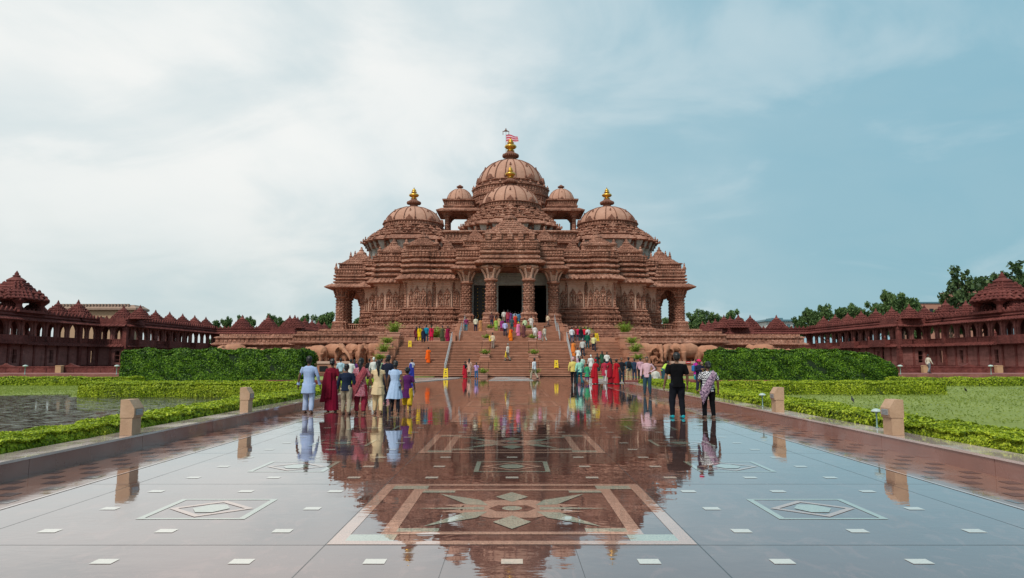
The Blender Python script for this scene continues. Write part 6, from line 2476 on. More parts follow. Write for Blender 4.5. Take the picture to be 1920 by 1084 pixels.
def person(label, px=None, py=None, D=None, h=1.68, face=0.0, kind='man', top=(.6, .6, .6), bottom=(.1, .1, .12), hair=HAIR, skin=SKIN, stride=.0, arms=None, lod=1,
           longhair=None, drape=None, shoes=None, pos=None, lean=0.0, sleeve='long', extra=None, group=None, hem=None, topm=None, botm=None, z=None, sit=False, wide=1.0, turn=0.0):
    """One figure in local axes: faces +y, z up, feet at 0. kind: man, kurta, woman (tunic over salwar), dress, saree, robe, child"""
    rs = random.Random(label)
    if pos is None:
        if D is None: X, D = ground(px, py, 0)
        else: X = at(px, 600, D)[0]
        pos = (X, D, stair_z(D) if z is None else z)
    root = thing('person', label, 'person', pos, R(face), group=group)
    k = h / 1.70
    root.scale = (k * wide, k * wide, k)
    vox = {0: .011, 1: .016, 2: .026}[lod]
    sw = stride * .5
    female = kind in ('woman', 'dress', 'saree', 'girl')
    shw = .165 if female else .195                     # half shoulder width
    # joints ---------------------------------------------------------
    hipz = .88
    def leg(s, f):
        hip = V(s * .092, 0, hipz)
        if sit:
            return hip, V(s * .12, .40, hipz - .02), V(s * .13, .42, hipz - .42)
        foot = V(s * (.10 + .02), f, .075)
        kn = (hip + foot) / 2 + V(0, .045 + .10 * abs(f), .02)
        if f < -.15: foot.z = .14; kn.y += .05
        return hip, kn, foot
    fl_, fr_ = (sw, -sw)
    L = leg(-1, fl_); Rg = leg(1, fr_)
    if arms is None: arms = ((.06 - sw * .5, .03), (.06 + sw * .5, .03))
    def arm(s, a):
        sh = V(s * (shw - .02), 0, 1.385)
        if a == 'front':      # both hands held before the chest
            return sh, V(s * (shw + .05), .07, 1.13), V(s * .10, .27, 1.20)
        if a == 'up':
            return sh, V(s * (shw + .10), .16, 1.30), V(s * .08, .26, 1.50)
        if a == 'hip':
            return sh, V(s * (shw + .16), -.06, 1.16), V(s * .16, .06, 1.02)
        if a == 'reach':
            return sh, V(s * (shw + .06), .22, 1.22), V(s * (shw + .02), .46, 1.24)
        if a == 'out':
            return sh, V(s * (shw + .12), .0, 1.14), V(s * (shw + .26), .04, .93)
        sy_, out = a
        return sh, V(s * (shw + .045 + out * .5), sy_ * .5 - .02, 1.10), V(s * (shw + .05 + out), sy_ + .05, .84)
    aL = arm(-1, arms[0]); aR = arm(1, arms[1])
    # lean bends everything above the hips
    def bend(p):
        if not lean or p.z < .85: return p
        c, s_ = math.cos(lean), math.sin(lean)
        y, z_ = p.y, p.z - .88
        return V(p.x, y * c + z_ * s_, .88 - y * s_ + z_ * c)
    B = lambda p: bend(V(*p) if not isinstance(p, Vector) else p)
    aL = [B(p) for p in aL]; aR = [B(p) for p in aR]
    # body -----------------------------------------------------------
    m = MB()
    n = 12
    m.tube([B(p) for p in ((0, -.005, .80), (0, 0, .90), (0, .0, 1.08), (0, -.005, 1.25), (0, -.005, 1.37), (0, -.01, 1.43))],
           [(.12, .085), (.135, .09), (.10, .072), (.125, .08), (shw * .74, .065), (.055, .05)], n)
    m.tube([B(p) for p in ((0, -.01, 1.40), (0, .0, 1.47), (0, .01, 1.52))], [.056, .050, .052], 10)
    hc = B((0, .015, 1.60))
    m.ball(hc, (.074, .092, .105), 14, 10)
    m.ball(B((0, .045, 1.545)), (.052, .055, .055), 10, 7)         # jaw
    m.ball(B((0, .112, 1.585)), (.013, .020, .022), 6, 5)          # nose
    for s in (-1, 1): m.ball(B((s * .076, .005, 1.59)), (.010, .018, .030), 6, 5)
    for (hp, kn, ft) in (L, Rg):
        m.tube([hp + V(0, 0, .02), hp.lerp(kn, .5), kn, kn.lerp(ft, .35), ft], [.092, .078, .058, .058, .038], 10)
        m.tube([ft + V(0, -.05, -.035), ft + V(0, .03, -.04), ft + V(0, .12, -.052), ft + V(0, .17, -.058)], [(.034, .034), (.040, .032), (.046, .022), (.034, .014)], 8)
    for (a, b, c) in (aL, aR):
        m.tube([a, a.lerp(b, .5), b, b.lerp(c, .4), c], [.052, .046, .038, .036, .024], 8)
    bm = remesh(m, vox, 2)
    # fingers, eyes and mouth are grown on the same mesh
    x = MB()
    x.v = [tuple(v.co) for v in bm.vertices]; x.f = [tuple(p.vertices) for p in bm.polygons]
    x.m = [0] * len(x.f); x.sm = [True] * len(x.f)
    bpy.data.meshes.remove(bm)
    if lod < 2:
        for s, (a, b, c) in ((-1, aL), (1, aR)):
            hand(x, c, (c - b), s, .6)
        x.mi = 1
        for s in (-1, 1):
            x.ball(B((s * .030, .098, 1.61)), (.013, .008, .008), 6, 4)
        x.mi = 2
        x.ball(B((0, .103, 1.545)), (.022, .008, .006), 6, 4)
        x.mi = 0
    else:
        for s, (a, b, c) in ((-1, aL), (1, aR)):
            d = (c - b).normalized()
            x.smooth = True
            for o_ in (-.024, -.008, .008, .024): x.tube([c, c + d * .09 + V(0, o_, 0), c + d * (.155 - abs(o_) * .6) + V(-s * .02, o_ * 1.2, 0)], [(.016), .012, .006], 5)
            x.tube([c, c + d * .06 + V(-s * .01, .045, 0), c + d * .10 + V(-s * .015, .05, 0)], [.014, .011, .007], 5)
    body = x.build('body', [skin, HAIR, plain('lips', (.16, .05, .04))], root)
    # hair -----------------------------------------------------------
    m = MB()
    m.ball(B((0, -.014, 1.635)), (.085, .100, .098), 12, 8)
    m.ball(B((0, -.045, 1.585)), (.078, .068, .085), 12, 8)
    if longhair == 'bun': m.ball(B((0, -.135, 1.575)), (.050, .045, .05), 10, 7)
    if longhair == 'tail': m.tube([B(p) for p in ((0, -.08, 1.60), (0, -.135, 1.55), (.015, -.145, 1.42), (.03, -.135, 1.28), (.03, -.13, 1.20))], [.035, .042, .040, .028, .01], 8)
    if longhair == 'braid': m.tube([B(p) for p in ((0, -.08, 1.58), (0, -.115, 1.50), (0, -.13, 1.38), (.01, -.13, 1.22), (.01, -.13, 1.05), (.01, -.13, .98))], [.05, .040, .030, .027, .020, .01], 8)
    if longhair == 'loose': m.tube([B(p) for p in ((0, -.06, 1.60), (0, -.085, 1.50), (0, -.11, 1.38), (0, -.12, 1.26))], [(.08, .05), (.085, .045), (.085, .035), (.05, .02)], 10)
    if longhair == 'curly':
        for i in range(26):
            a = rs.uniform(0, 2 * PI); e = rs.uniform(-.3, 1.5)
            m.ball((.085 * math.cos(a) * math.cos(e), -.02 + .095 * math.sin(a) * math.cos(e) - .01, 1.62 + .10 * math.sin(e)), .036, 6, 5)
    # keep the face free
    me = remesh(m, max(vox, .012), 1, wrinkle=.006, seed=rs.random() * 9, wscale=30)
    link_mesh('hair', me, hair, root)
    tm = topm or cloth(top); bt = botm or cloth(bottom)

    def piece(nm, mb_, mat, v=None, wr=.010, sm_=2):
        me_ = remesh(mb_, v or vox * 1.1, sm_, wrinkle=wr, seed=rs.random() * 9)
        return link_mesh(nm, me_, mat, root)

    def sleeves(mb_, full, r0=.062, r1=.040):
        for (a, b, c) in (aL, aR):
            if full == 'long': mb_.tube([a + V(0, 0, .0), a.lerp(b, .5), b, b.lerp(c, .5), c.lerp(b, .04)], [r0, r0 * .95, r0 * .82, r0 * .76, r1], 10)
            elif full == 'short': mb_.tube([a, a.lerp(b, .45), a.lerp(b, .80)], [r0, r0 * 1.0, r0 * 1.0], 10)
            elif full == 'cap': mb_.tube([a, a.lerp(b, .40)], [r0, r0 * .9], 10)

    def trunk_(mb_, hz_, hem_r, waist=None):
        w = waist or (.135 if female else .155)
        pts = [(0, -.005, hz_), (0, 0, max(hz_ + .02, .92)), (0, 0, 1.08), (0, -.005, 1.26), (0, -.005, 1.385), (0, -.01, 1.435)]
        rad = [hem_r, (.172, .128), (w, .112), (.165 if female else .182, .122), (shw * .92, .098), (.078, .066)]
        mb_.tube([B(p) for p in pts], rad, 14)

    def trousers(mb_, r_hip=.105, r_k=.078, r_a=.062, zc=.0):
        mb_.tube([V(0, 0, .80), V(0, 0, .88), V(0, 0, .99)], [(.12, .10), (.168, .125), (.148, .112)], 14)
        for (hp, kn, ft) in (L, Rg):
            e = ft + V(0, 0, .0 + zc)
            mb_.tube([hp + V(0, 0, .02), hp.lerp(kn, .5), kn, kn.lerp(e, .5), e], [r_hip, r_hip * .92, r_k, (r_k + r_a) / 2, r_a], 12)

    def skirt(nm, z0, z1, r0, r1, mat, folds=11, amp=.05, top_r=None, sway=0.0, cy=0.0):
        """draped tube with folds that deepen towards the hem"""
        s_ = MB(); s_.smooth = True
        N_ = 44; M_ = 14; vs = []
        ph = rs.uniform(0, 6)
        for j in range(M_ + 1):
            u = j / M_
            z_ = z1 + (z0 - z1) * u
            ra = r1[0] + (r0[0] - r1[0]) * u ** .85; rb_ = r1[1] + (r0[1] - r1[1]) * u ** .85
            for i in range(N_):
                t_ = 2 * PI * i / N_
                f = 1 + amp * (.25 + u) * math.sin(folds * t_ + ph + 1.2 * u) + amp * .6 * u * math.sin((folds * 2 + 1) * t_ + ph * 2)
                stp = V(ra * f * math.cos(t_) + sway * u * u, cy + rb_ * f * math.sin(t_) + (sw * .35 * math.cos(t_) * u if sw else 0), z_ + .008 * math.sin(3 * t_ + ph) * u)
                vs.append(tuple(B(stp)))
        fs_ = [(j * N_ + i, (j + 1) * N_ + i, (j + 1) * N_ + (i + 1) % N_, j * N_ + (i + 1) % N_) for j in range(M_) for i in range(N_)]
        fs_ = [f[::-1] for f in fs_]
        s_.add(vs, fs_)
        return s_.build(nm, mat, root)

    if kind in ('man', 'child'):
        m = MB(); trousers(m); piece('trousers', m, bt)
        m = MB(); trunk_(m, .80 if kind == 'man' else .84, (.180, .138)); sleeves(m, sleeve, .064 if sleeve == 'long' else .066); piece('shirt', m, tm, wr=.014)
    elif kind == 'kurta':
        m = MB(); trousers(m, .108, .088, .080); piece('trousers', m, bt, wr=.016)
        m = MB(); trunk_(m, .60, (.225, .165)); m.tube([V(0, 0, .60), V(0, 0, .85)], [(.222, .165), (.19, .14)], 14); sleeves(m, sleeve, .058, .054); piece('tunic', m, tm, wr=.018)
    elif kind in ('woman', 'girl'):
        m = MB(); trousers(m, .115, .095, .062 if kind == 'woman' else .075, .02 if kind == 'woman' else .18); piece('trousers', m, bt, wr=.016)
        m = MB(); trunk_(m, .84, (.180, .14)); sleeves(m, sleeve, .060, .05); piece('tunic', m, tm, wr=.010)
        skirt('tunic_skirt', hem or .52, 1.02, (.215, .165), (.148, .118), tm, 9, .05)
    elif kind == 'dress':
        m = MB(); trousers(m, .098, .066, .050); piece('leggings', m, bt)
        m = MB(); trunk_(m, .95, (.150, .118)); sleeves(m, 'cap', .060); piece('bodice', m, tm, wr=.008)
        skirt('dress_skirt', hem or .50, 1.06, (.255, .20), (.140, .112), tm, 12, .06, sway=-.02)
    elif kind in ('saree', 'robe'):
        skirt('skirt', .05, 1.0, (.225, .20), (.165, .128), bt, 13, .045)
        m = MB(); trunk_(m, .90, (.170, .13)); sleeves(m, 'short' if kind == 'saree' else sleeve, .060); piece('blouse', m, tm, wr=.008)
        if drape is not None or kind == 'saree':
            dm = drape or bt
            s_ = MB(); s_.smooth = True
            # cloth over the left shoulder, wrapping the back and hanging down on the left
            rows = []
            for j in range(15):
                u = j / 14
                z_ = 1.40 - 1.0 * u
                row = []
                for i in range(16):
                    w_ = i / 15
                    a = R(150 + 125 * w_)             # from the left side round to the back
                    rr_ = .20 + .05 * u + .010 * math.sin(w_ * 30 + u * 5) * (.4 + u)
                    zz = z_ - .10 * w_ * (1 - u) + .04 * u * math.sin(w_ * 9)
                    sx_ = (shw + .03 + .055 * u) / .20
                    row.append(tuple(B((rr_ * sx_ * math.cos(a) * (1.0 if u > .02 else .9), rr_ * .78 * math.sin(a), zz))))
                rows.append(row)
            vs = [p for r_ in rows for p in r_]
            s_.add(vs, [(j * 16 + i, j * 16 + i + 1, (j + 1) * 16 + i + 1, (j + 1) * 16 + i) for j in range(14) for i in range(15)])
            o_ = s_.build('drape', dm, root)
            md = o_.modifiers.new('thick', 'SOLIDIFY'); md.thickness = .006
    if shoes is not None or kind in ('man',):
        for (hp, kn, ft) in (L, Rg):
            m = MB()
            m.tube([ft + V(0, -.065, -.03), ft + V(0, -.05, -.03), ft + V(0, .03, -.032), ft + V(0, .12, -.044), ft + V(0, .185, -.052), ft + V(0, .20, -.055)], [(.02, .03), (.042, .045), (.046, .042), (.052, .030), (.042, .022), (.01, .01)], 10)
            m.smooth = True
            m.build('shoe', shoes or SHOE, root)
    if extra: extra(root, B, piece, MB, (aL, aR), vox)
    return root


# --- near group walking towards the temple
def scarf_long(col):
    def f(root, B, piece, MBc, A, vox):
        s_ = MB(); s_.smooth = True
        vs = []
        for j in range(16):
            u = j / 15
            for i in range(8):
                w_ = i / 7
                vs.append((-.10 - .16 * (1 - u) * w_ * .3 - .26 * w_ * (.35 + .65 * u) + .012 * math.sin(w_ * 22 + j * .4), -.10 - .05 * math.sin(w_ * 3) - .03 * u + .012 * math.cos(w_ * 20), 1.36 - .12 * w_ * (1 - u) - 1.04 * u))
        s_.add(vs, [(j * 8 + i, j * 8 + i + 1, (j + 1) * 8 + i + 1, (j + 1) * 8 + i) for j in range(15) for i in range(7)])
        o_ = s_.build('scarf', cloth(col), root)
        md = o_.modifiers.new('thick', 'SOLIDIFY'); md.thickness = .008
    return f


def sash(col, **kw):
    """printed cloth slung from the right shoulder across the back to the left hip"""
    def f(root, B, piece, MBc, A, vox):
        s_ = MB(); s_.smooth = True
        vs = []
        n = 18
        for j in range(n + 1):
            u = j / n
            x = .16 - .40 * u; z_ = 1.38 - .78 * u ** 1.05
            y = -.145 - .05 * math.sin(PI * u)
            for i in range(7):
                w_ = (i / 6 - .5)
                vs.append((x - .10 * w_, y - .012 * math.cos(w_ * 15) + .06 * abs(w_), z_ + .26 * w_ * (.7 + .8 * u) + .01 * math.sin(j + i * 2)))
        s_.add(vs, [(j * 7 + i, j * 7 + i + 1, (j + 1) * 7 + i + 1, (j + 1) * 7 + i) for j in range(n) for i in range(6)])
        o_ = s_.build('sash', cloth(col, **kw), root)
        md = o_.modifiers.new('thick', 'SOLIDIFY'); md.thickness = .012
    return f


NEAR = 'family walking on the wet plaza'
person('man in pale blue tunic and pyjama trousers, leftmost of the walking family', 577, 775, h=1.68, kind='kurta', topm=cloth((.29, .39, .62), 'stripe', (.37, .47, .68), 9), botm=cloth((.34, .42, .62), 'stripe', (.44, .51, .68), 9), stride=.18, lod=0, arms=((.02, .09), (.08, .06)), group=NEAR, skin=SKIN2)
person('woman in plain dark red saree with long trailing scarf', 621, 772, h=1.60, kind='saree', top=(.17, .008, .022), bottom=(.20, .006, .028), drape=cloth((.17, .006, .022)), longhair='bun', lod=0, group=NEAR, extra=scarf_long((.15, .006, .02)), arms=((.05, .05), (.06, .03)), skin=SKIN)
person('boy in navy shirt and khaki trousers walking between two women', 648, 777, h=1.45, kind='man', top=(.012, .020, .045), bottom=(.34, .28, .20), stride=.22, lod=0, group=NEAR, wide=1.06, skin=SKIN2, shoes=plain('sandal', (.12, .07, .05)))
person('woman in pink and maroon printed tunic with patterned sash across her back', 675, 776, h=1.62, kind='woman', topm=cloth((.30, .045, .07), 'blot', (.46, .20, .24), 34), bottom=(.23, .02, .04), longhair='braid', lod=0, stride=.12, group=NEAR, hem=.55,
       extra=sash((.50, .14, .13), pattern='print', c2=(.26, .03, .05), sc=45), sleeve='short', arms=((.05, .02), (.05, .10)), wide=1.08)
person('woman in cream tunic and loose trousers with black ponytail', 708, 776, h=1.56, kind='woman', top=(.66, .50, .30), bottom=(.68, .50, .28), longhair='tail', lod=0, stride=.26, group=NEAR, sleeve='cap', arms=((.06, .12), (.08, .04)), hem=.62)
person('dark haired man in navy shirt walking half hidden behind two women', 727, 757, h=1.74, kind='man', top=(.015, .018, .035), bottom=(.02, .02, .03), stride=.2, lod=0, group=NEAR, skin=SKIN2)
person('young woman in pale blue flared dress over black leggings', 740, 777, h=1.55, kind='dress', top=(.38, .50, .70), bottom=(.012, .012, .018), longhair='bun', lod=0, stride=.3, group=NEAR, arms=((.10, .05), (-.04, .05)), skin=SKIN2)
person('curly haired girl in purple tunic and yellow trousers, rightmost of the walking family', 763, 772, h=1.33, kind='girl', top=(.10, .018, .11), bottom=(.62, .38, .02), longhair='curly', lod=0, stride=.3, group=NEAR, sleeve='short', hem=.55, wide=1.1)


# --- the pair at the right
def child_carry(root, B, piece, MBc, A, vox):
    pass


person('tall young man in black t-shirt, dark jeans and teal shoes', 1271, 784, h=1.77, kind='man', top=(.003, .003, .004), bottom=(.008, .009, .014), sleeve='short', lod=0, shoes=TEAL, arms=((.03, .05), (.04, .03)), stride=.06, wide=1.08)
pw_ = person('woman in black and white checked blouse and black trousers holding a child', 1330, 784, h=1.52, kind='man', topm=cloth((.70, .70, .72), 'check', (.015, .016, .03), 26), bottom=(.004, .004, .006), sleeve='short', longhair='bun', lod=0, arms=('front', (.05, .05)), wide=1.12,
             shoes=plain('sandal', (.12, .07, .05)), extra=sash((.50, .34, .44), pattern='blot', c2=(.06, .03, .08), sc=26))
X, Y = ground(1330, 784)
ch_ = person('small child in dark clothes and pink cap carried by the woman in checks', pos=(X - .20, Y + .16, .72), h=.86, kind='child', top=(.02, .02, .05), bottom=(.03, .03, .06), lod=1, arms=('front', 'front'), face=200, wide=1.25)
hm = MB(); hm.smooth = True
hm.rev([(.10, 1.62), (.105, 1.66), (.09, 1.71), (.05, 1.75), (.01, 1.76)], 14, 0, 0); hm.box(-.06, .06, .08, .16, 1.62, 1.64)
hm.build('cap', cloth((.62, .03, .12)), ch_)
person('man in pale pink shirt and blue jeans standing facing the camera', 1214, 741, h=1.70, kind='man', top=(.60, .38, .43), bottom=(.03, .065, .09), lod=1, face=170, arms=('hip', (.05, .03)))


# --- mid distance people, on the plaza
def P(label, px, py, D=None, **k):
    k.setdefault('lod', 2)
    return person(label, px, py, D, **k)


W_ = (.66, .65, .63); CRM = (.62, .54, .38); BLKC = (.015, .015, .02); NV = (.03, .045, .09); JN = (.05, .09, .15); GRN = (.02, .10, .05); RD = (.36, .008, .016); MAR = (.20, .01, .04); ORG = (.72, .16, .02); PNK = (.66, .10, .26); LIL = (.45, .46, .66); KH = (.26, .21, .16); GRY = (.42, .42, .40); TL = (.02, .25, .32); YL = (.75, .55, .05); MNT = (.30, .62, .48); PUR = (.12, .03, .18); OLV = (.07, .08, .04)
GA = 'visitors gathered at the left below the elephants'
P('person in white and light blue standing by the small red sign under the left elephants', 638, 719, h=1.65, kind='man', top=(.42, .58, .68), bottom=KH, group=GA)
P('woman in navy and white saree, alone left of the lower flight', 772, 711, h=1.62, kind='saree', top=(.50, .50, .58), bottom=(.03, .04, .28), longhair='bun', skin=SKIN2)
P('man in white head cloth seen over the shoulder of the woman in cream', 700, 722, h=1.72, kind='man', top=W_, bottom=KH, hair=plain('white_cap', (.65, .65, .63)), group=GA)
P('person in green print behind the cream dressed woman', 715, 718, h=1.62, kind='woman', top=(.25, .36, .22), bottom=GRN, group=GA)
P('person in pink shirt behind the man in navy', 724, 720, h=1.62, kind='man', top=(.62, .25, .33), bottom=NV, group=GA)
P('man in black behind the ponytailed woman, left group', 692, 719, h=1.64, kind='man', top=BLKC, bottom=BLKC, group=GA)
P('woman in purple behind the woman with a sash', 664, 718, h=1.58, kind='woman', top=(.20, .05, .22), bottom=PUR, group=GA, longhair='loose', arms=('front', 'front'))
P('man in white shirt between the boy and the woman with a sash', 657, 724, h=1.60, kind='man', top=W_, bottom=KH, group=GA)
# in front of the stairs
P('woman in red skirt and black top walking with two others at the stair foot', 872, 710, h=1.42, kind='saree', top=BLKC, bottom=(.42, .015, .03), drape=None, face=-20, skin=SKIN, group='trio at the foot of the stairs')
P('woman in peach scarf and khaki trousers, middle of the trio at the stair foot', 880, 708, h=1.66, kind='woman', top=(.55, .33, .26), bottom=KH, longhair='loose', face=-20, stride=.2, group='trio at the foot of the stairs')
P('girl in lilac top and blue shorts, shortest of the trio at the stair foot', 893, 710, h=1.35, kind='man', top=(.45, .28, .55), bottom=(.05, .14, .30), sleeve='short', longhair='tail', group='trio at the foot of the stairs')


def held_board(root, B, piece, MBc, A, vox):
    m = MB(); M_ = Matrix.Translation((-.32, .05, .36)) @ Matrix.Rotation(R(18), 4, 'Y')
    m.M = M_
    m.box(-.13, .13, -.03, .03, 0, .62); m.box(-.05, .05, -.035, .035, .621, .66)
    m.build('held_sign', YEL, root)


P('man in white shirt and grey trousers carrying a folded yellow board', 952, 705, h=1.72, kind='man', top=(.66, .60, .52), bottom=(.22, .20, .17), hair=HAIRG, stride=.45, face=60, extra=held_board)
P('man in white shirt and khaki trousers striding across the foot of the stairs', 1002, 712, h=1.70, kind='man', top=(.66, .68, .72), bottom=(.36, .30, .22), stride=.55, face=50, skin=SKIN2)
P('boy in orange robe climbing alone on the left steps', 804, None, 66.5, h=1.50, kind='robe', top=(.80, .12, .01), bottom=(.80, .11, .01), longhair=None, sleeve='short', drape=cloth((.78, .11, .01)))
# right hand crowd on the plaza
GB = 'crowd on the plaza at the right foot of the stairs'
P('man in yellow shirt and black trousers walking, with pink head cloth', 1075, 722, h=1.74, kind='man', top=(.62, .50, .14), bottom=BLKC, stride=.45, hair=plain('pink_cloth', (.6, .32, .34)), lod=1, face=-15, group=GB)
P('man in mint green shirt and teal trousers walking beside the yellow shirt', 1087, 722, h=1.68, kind='man', top=MNT, bottom=(.02, .11, .14), stride=.4, lod=1, face=15, group=GB)
P('child in green top and purple print skirt in the right crowd', 1101, 717, h=1.30, kind='girl', top=(.04, .30, .14), bottom=PUR, group=GB)
P('woman wrapped in bright red saree bent slightly forward, left of the red group', 1116, 720, h=1.62, kind='saree', top=RD, bottom=(.40, .01, .02), drape=cloth((.38, .01, .02)), hair=cloth((.38, .01, .02)), lean=.2, lod=1, group=GB, face=-30, arms=('front', 'front'))
P('woman in white head cloth and maroon dress beside the red saree women', 1134, 718, h=1.62, kind='woman', top=(.40, .03, .06), bottom=(.5, .45, .45), lod=1, stride=.3, face=-30, group=GB)
P('woman in red saree with black hair in the middle of the red group', 1145, 719, h=1.66, kind='saree', top=RD, bottom=(.30, .01, .02), drape=cloth((.30, .01, .025)), longhair='loose', lod=1, group=GB, face=35, arms=('hip', (.2, .03)))
P('woman in red saree at the right of the red group', 1156, 720, h=1.62, kind='saree', top=RD, bottom=(.42, .012, .02), drape=cloth((.45, .012, .02)), longhair='bun', lod=1, group=GB, face=-50, arms=('front', (.2, .03)), lean=.06)
P('man in black printed t-shirt and dark jeans facing the camera', 1166, 718, h=1.70, kind='man', top=BLKC, bottom=(.02, .03, .05), sleeve='short', face=180, group=GB)


def backpack(root, B, piece, MBc, A, vox):
    m = MB(); m.tube([(0, -.17, 1.0), (0, -.20, 1.06), (0, -.21, 1.25), (0, -.18, 1.40), (0, -.16, 1.43)], [(.10, .06), (.16, .10), (.16, .10), (.13, .07), (.06, .03)], 12)
    piece('backpack', m, cloth(BLKC), wr=.004)


P('man with a black backpack and light trousers standing at the kerb', 1179, 717, h=1.74, kind='man', top=(.03, .08, .12), bottom=(.50, .36, .22), extra=backpack, lod=1, group=GB)
P('man in dark blue leaning behind the backpack wearer', 1190, 712, h=1.66, kind='man', top=NV, bottom=NV, group=GB)
P('man in pale pink shirt standing behind, beside the backpack wearer', 1201, 713, h=1.70, kind='man', top=(.55, .30, .38), bottom=BLKC, group=GB)
P('man in white shirt sitting on the low rounded wall', 1227, 0, 41.0, h=1.60, kind='man', top=(.60, .58, .54), bottom=KH, sit=True, z=-.45, group='people at the low wall on the right')
P('person in lime t-shirt bending forward over the low wall', 1243, 716, h=1.66, kind='man', top=(.42, .60, .08), bottom=(.03, .08, .12), lean=.75, face=-70, sleeve='short', arms=('reach', 'reach'), group='people at the low wall on the right')
P('person in orange and cream crouched by the low wall', 1254, 0, 42.2, h=1.25, kind='man', top=(.60, .28, .12), bottom=(.55, .5, .4), lean=.3, z=0, group='people at the low wall on the right')


def bluebag(root, B, piece, MBc, A, vox):
    m = MB(); m.loft(ratha([(.10, .13)], -.24, -.06), [(0, .75), (.02, .8), (.01, 1.15), (-.03, 1.2)], base=True)
    m.tube([(-.20, -.06, 1.18), (-.10, -.1, 1.42), (.02, .02, 1.46)], .012, 6)
    m.build('bag', cloth((.03, .16, .42)), root)


P('woman in magenta tunic and teal trousers with blue shoulder bag', 1306, 714, h=1.62, kind='woman', top=(.52, .03, .30), bottom=(.02, .26, .36), extra=bluebag, longhair='bun', lod=1, skin=SKIN2)
X, _ = at(1747, 700, 62)
person('man in cream shirt and grey trousers walking on the promenade before the right arcade', pos=(X, 62.4, .33), h=1.70, kind='man', top=(.60, .55, .45), bottom=(.16, .18, .20), lod=2, stride=.4, face=-80)

# --- people on the stairs: (px, distance, ...)
GC = 'people climbing the right side of the stairs'
for (px, D, h, kd, tp_, bt_, kw, lab) in (
    (1137, 65.2, 1.66, 'man', W_, NV, {}, 'man in white shirt low on the steps below the far yellow board'),
    (1119, 65.0, 1.66, 'saree', BLKC, (.02, .05, .05), dict(longhair='braid'), 'woman in dark green black saree low on the right steps'),
    (1128, 65.6, 1.60, 'woman', (.03, .10, .06), OLV, dict(longhair='loose'), 'woman in bottle green tunic beside the white shirt, low on the right steps'),
    (1107, 64.6, 1.70, 'kurta', (.66, .66, .66), (.60, .6, .6), dict(hair=plain('white_cap', (.65, .65, .63))), 'man in white tunic and white cap at the bottom of the right steps'),
    (1083, 66.4, 1.64, 'man', W_, W_, dict(arms=('reach', (.05, .03)), lean=.2), 'man in white reaching for the right handrail'),
    (1084, 65.0, 1.45, 'woman', (.50, .32, .42), PUR, dict(longhair='bun'), 'girl in pale pink at the lower end of the right handrail'),
    (1091, 64.6, 1.55, 'man', (.45, .62, .56), NV, {}, 'person in pale green low beside the right handrail'),
    (1075, 68.0, 1.58, 'saree', (.60, .20, .05), (.72, .20, .04), dict(longhair='bun'), 'woman in orange half way up by the right handrail'),
    (1092, 68.0, 1.74, 'man', (.50, .50, .47), (.03, .04, .06), dict(stride=.25, hair=HAIRG), 'man in light grey shirt half way up the right steps'),
    (1101, 69.8, 1.66, 'man', (.01, .11, .06), (.03, .08, .09), dict(stride=.2), 'man in dark green shirt high on the right steps'),
    (1113, 69.2, 1.70, 'man', (.66, .62, .30), (.02, .03, .05), dict(stride=.25), 'man in pale yellow shirt high on the right steps'),
    (1072, 71.2, 1.66, 'man', (.62, .66, .70), JN, dict(stride=.2), 'man in white shirt and jeans at the top of the right handrail'),
    (1076, 72.5, 1.62, 'man', (.30, .05, .04), BLKC, {}, 'person in brown red shirt on the first landing near the right handrail'),
    (1083, 74.2, 1.68, 'man', (.55, .01, .08), (.05, .05, .08), {}, 'man in crimson shirt on the first landing before the big right plant'),
    (1089, 72.2, 1.55, 'woman', BLKC, (.05, .12, .12), dict(longhair='loose'), 'girl in black on the edge of the first landing, right side'),
    (1096, 73.4, 1.60, 'man', (.60, .01, .03), NV, {}, 'boy in scarlet shirt on the first landing, right side'),
    (1102, 73.2, 1.56, 'man', (.60, .60, .60), NV, {}, 'boy in white shirt beside the scarlet one on the first landing'),
):
    P(lab, px, None, D, h=h, kind=kd, top=tp_, bottom=bt_, group=GC, **kw)
GD = 'visitors standing on the first landing at left'
for (px, D, h, kd, tp_, bt_, kw, lab) in (
    (781, 72.8, 1.60, 'woman', (.14, .02, .03), BLKC, dict(longhair='loose'), 'woman in dark maroon at the left end of the first landing'),
    (787, 71.4, 1.62, 'woman', (.72, .50, .01), (.75, .52, .02), dict(longhair='braid'), 'woman in bright yellow tunic and trousers at the top of the left steps'),
    (794, 71.3, 1.50, 'woman', (.015, .02, .05), BLKC, dict(longhair='loose'), 'girl in navy between the yellow dressed woman and the teal shirt'),
    (800, 72.6, 1.76, 'man', (.01, .22, .34), (.03, .06, .10), {}, 'man in teal shirt on the first landing at left'),
    (809, 71.9, 1.68, 'woman', (.58, .01, .06), (.55, .02, .06), dict(longhair='braid'), 'woman in bright red tunic on the first landing at left'),
    (830, 72.8, 1.70, 'saree', OLV, OLV, dict(longhair='bun'), 'woman in olive saree beside the big left plant'),
    (840, 72.6, 1.66, 'saree', MAR, (.26, .01, .05), dict(longhair='bun'), 'woman in maroon saree at the top of the left handrail'),
):
    P(lab, px, None, D, h=h, kind=kd, top=tp_, bottom=bt_, group=GD, **kw)
GE = 'visitors on the upper flights before the doors'
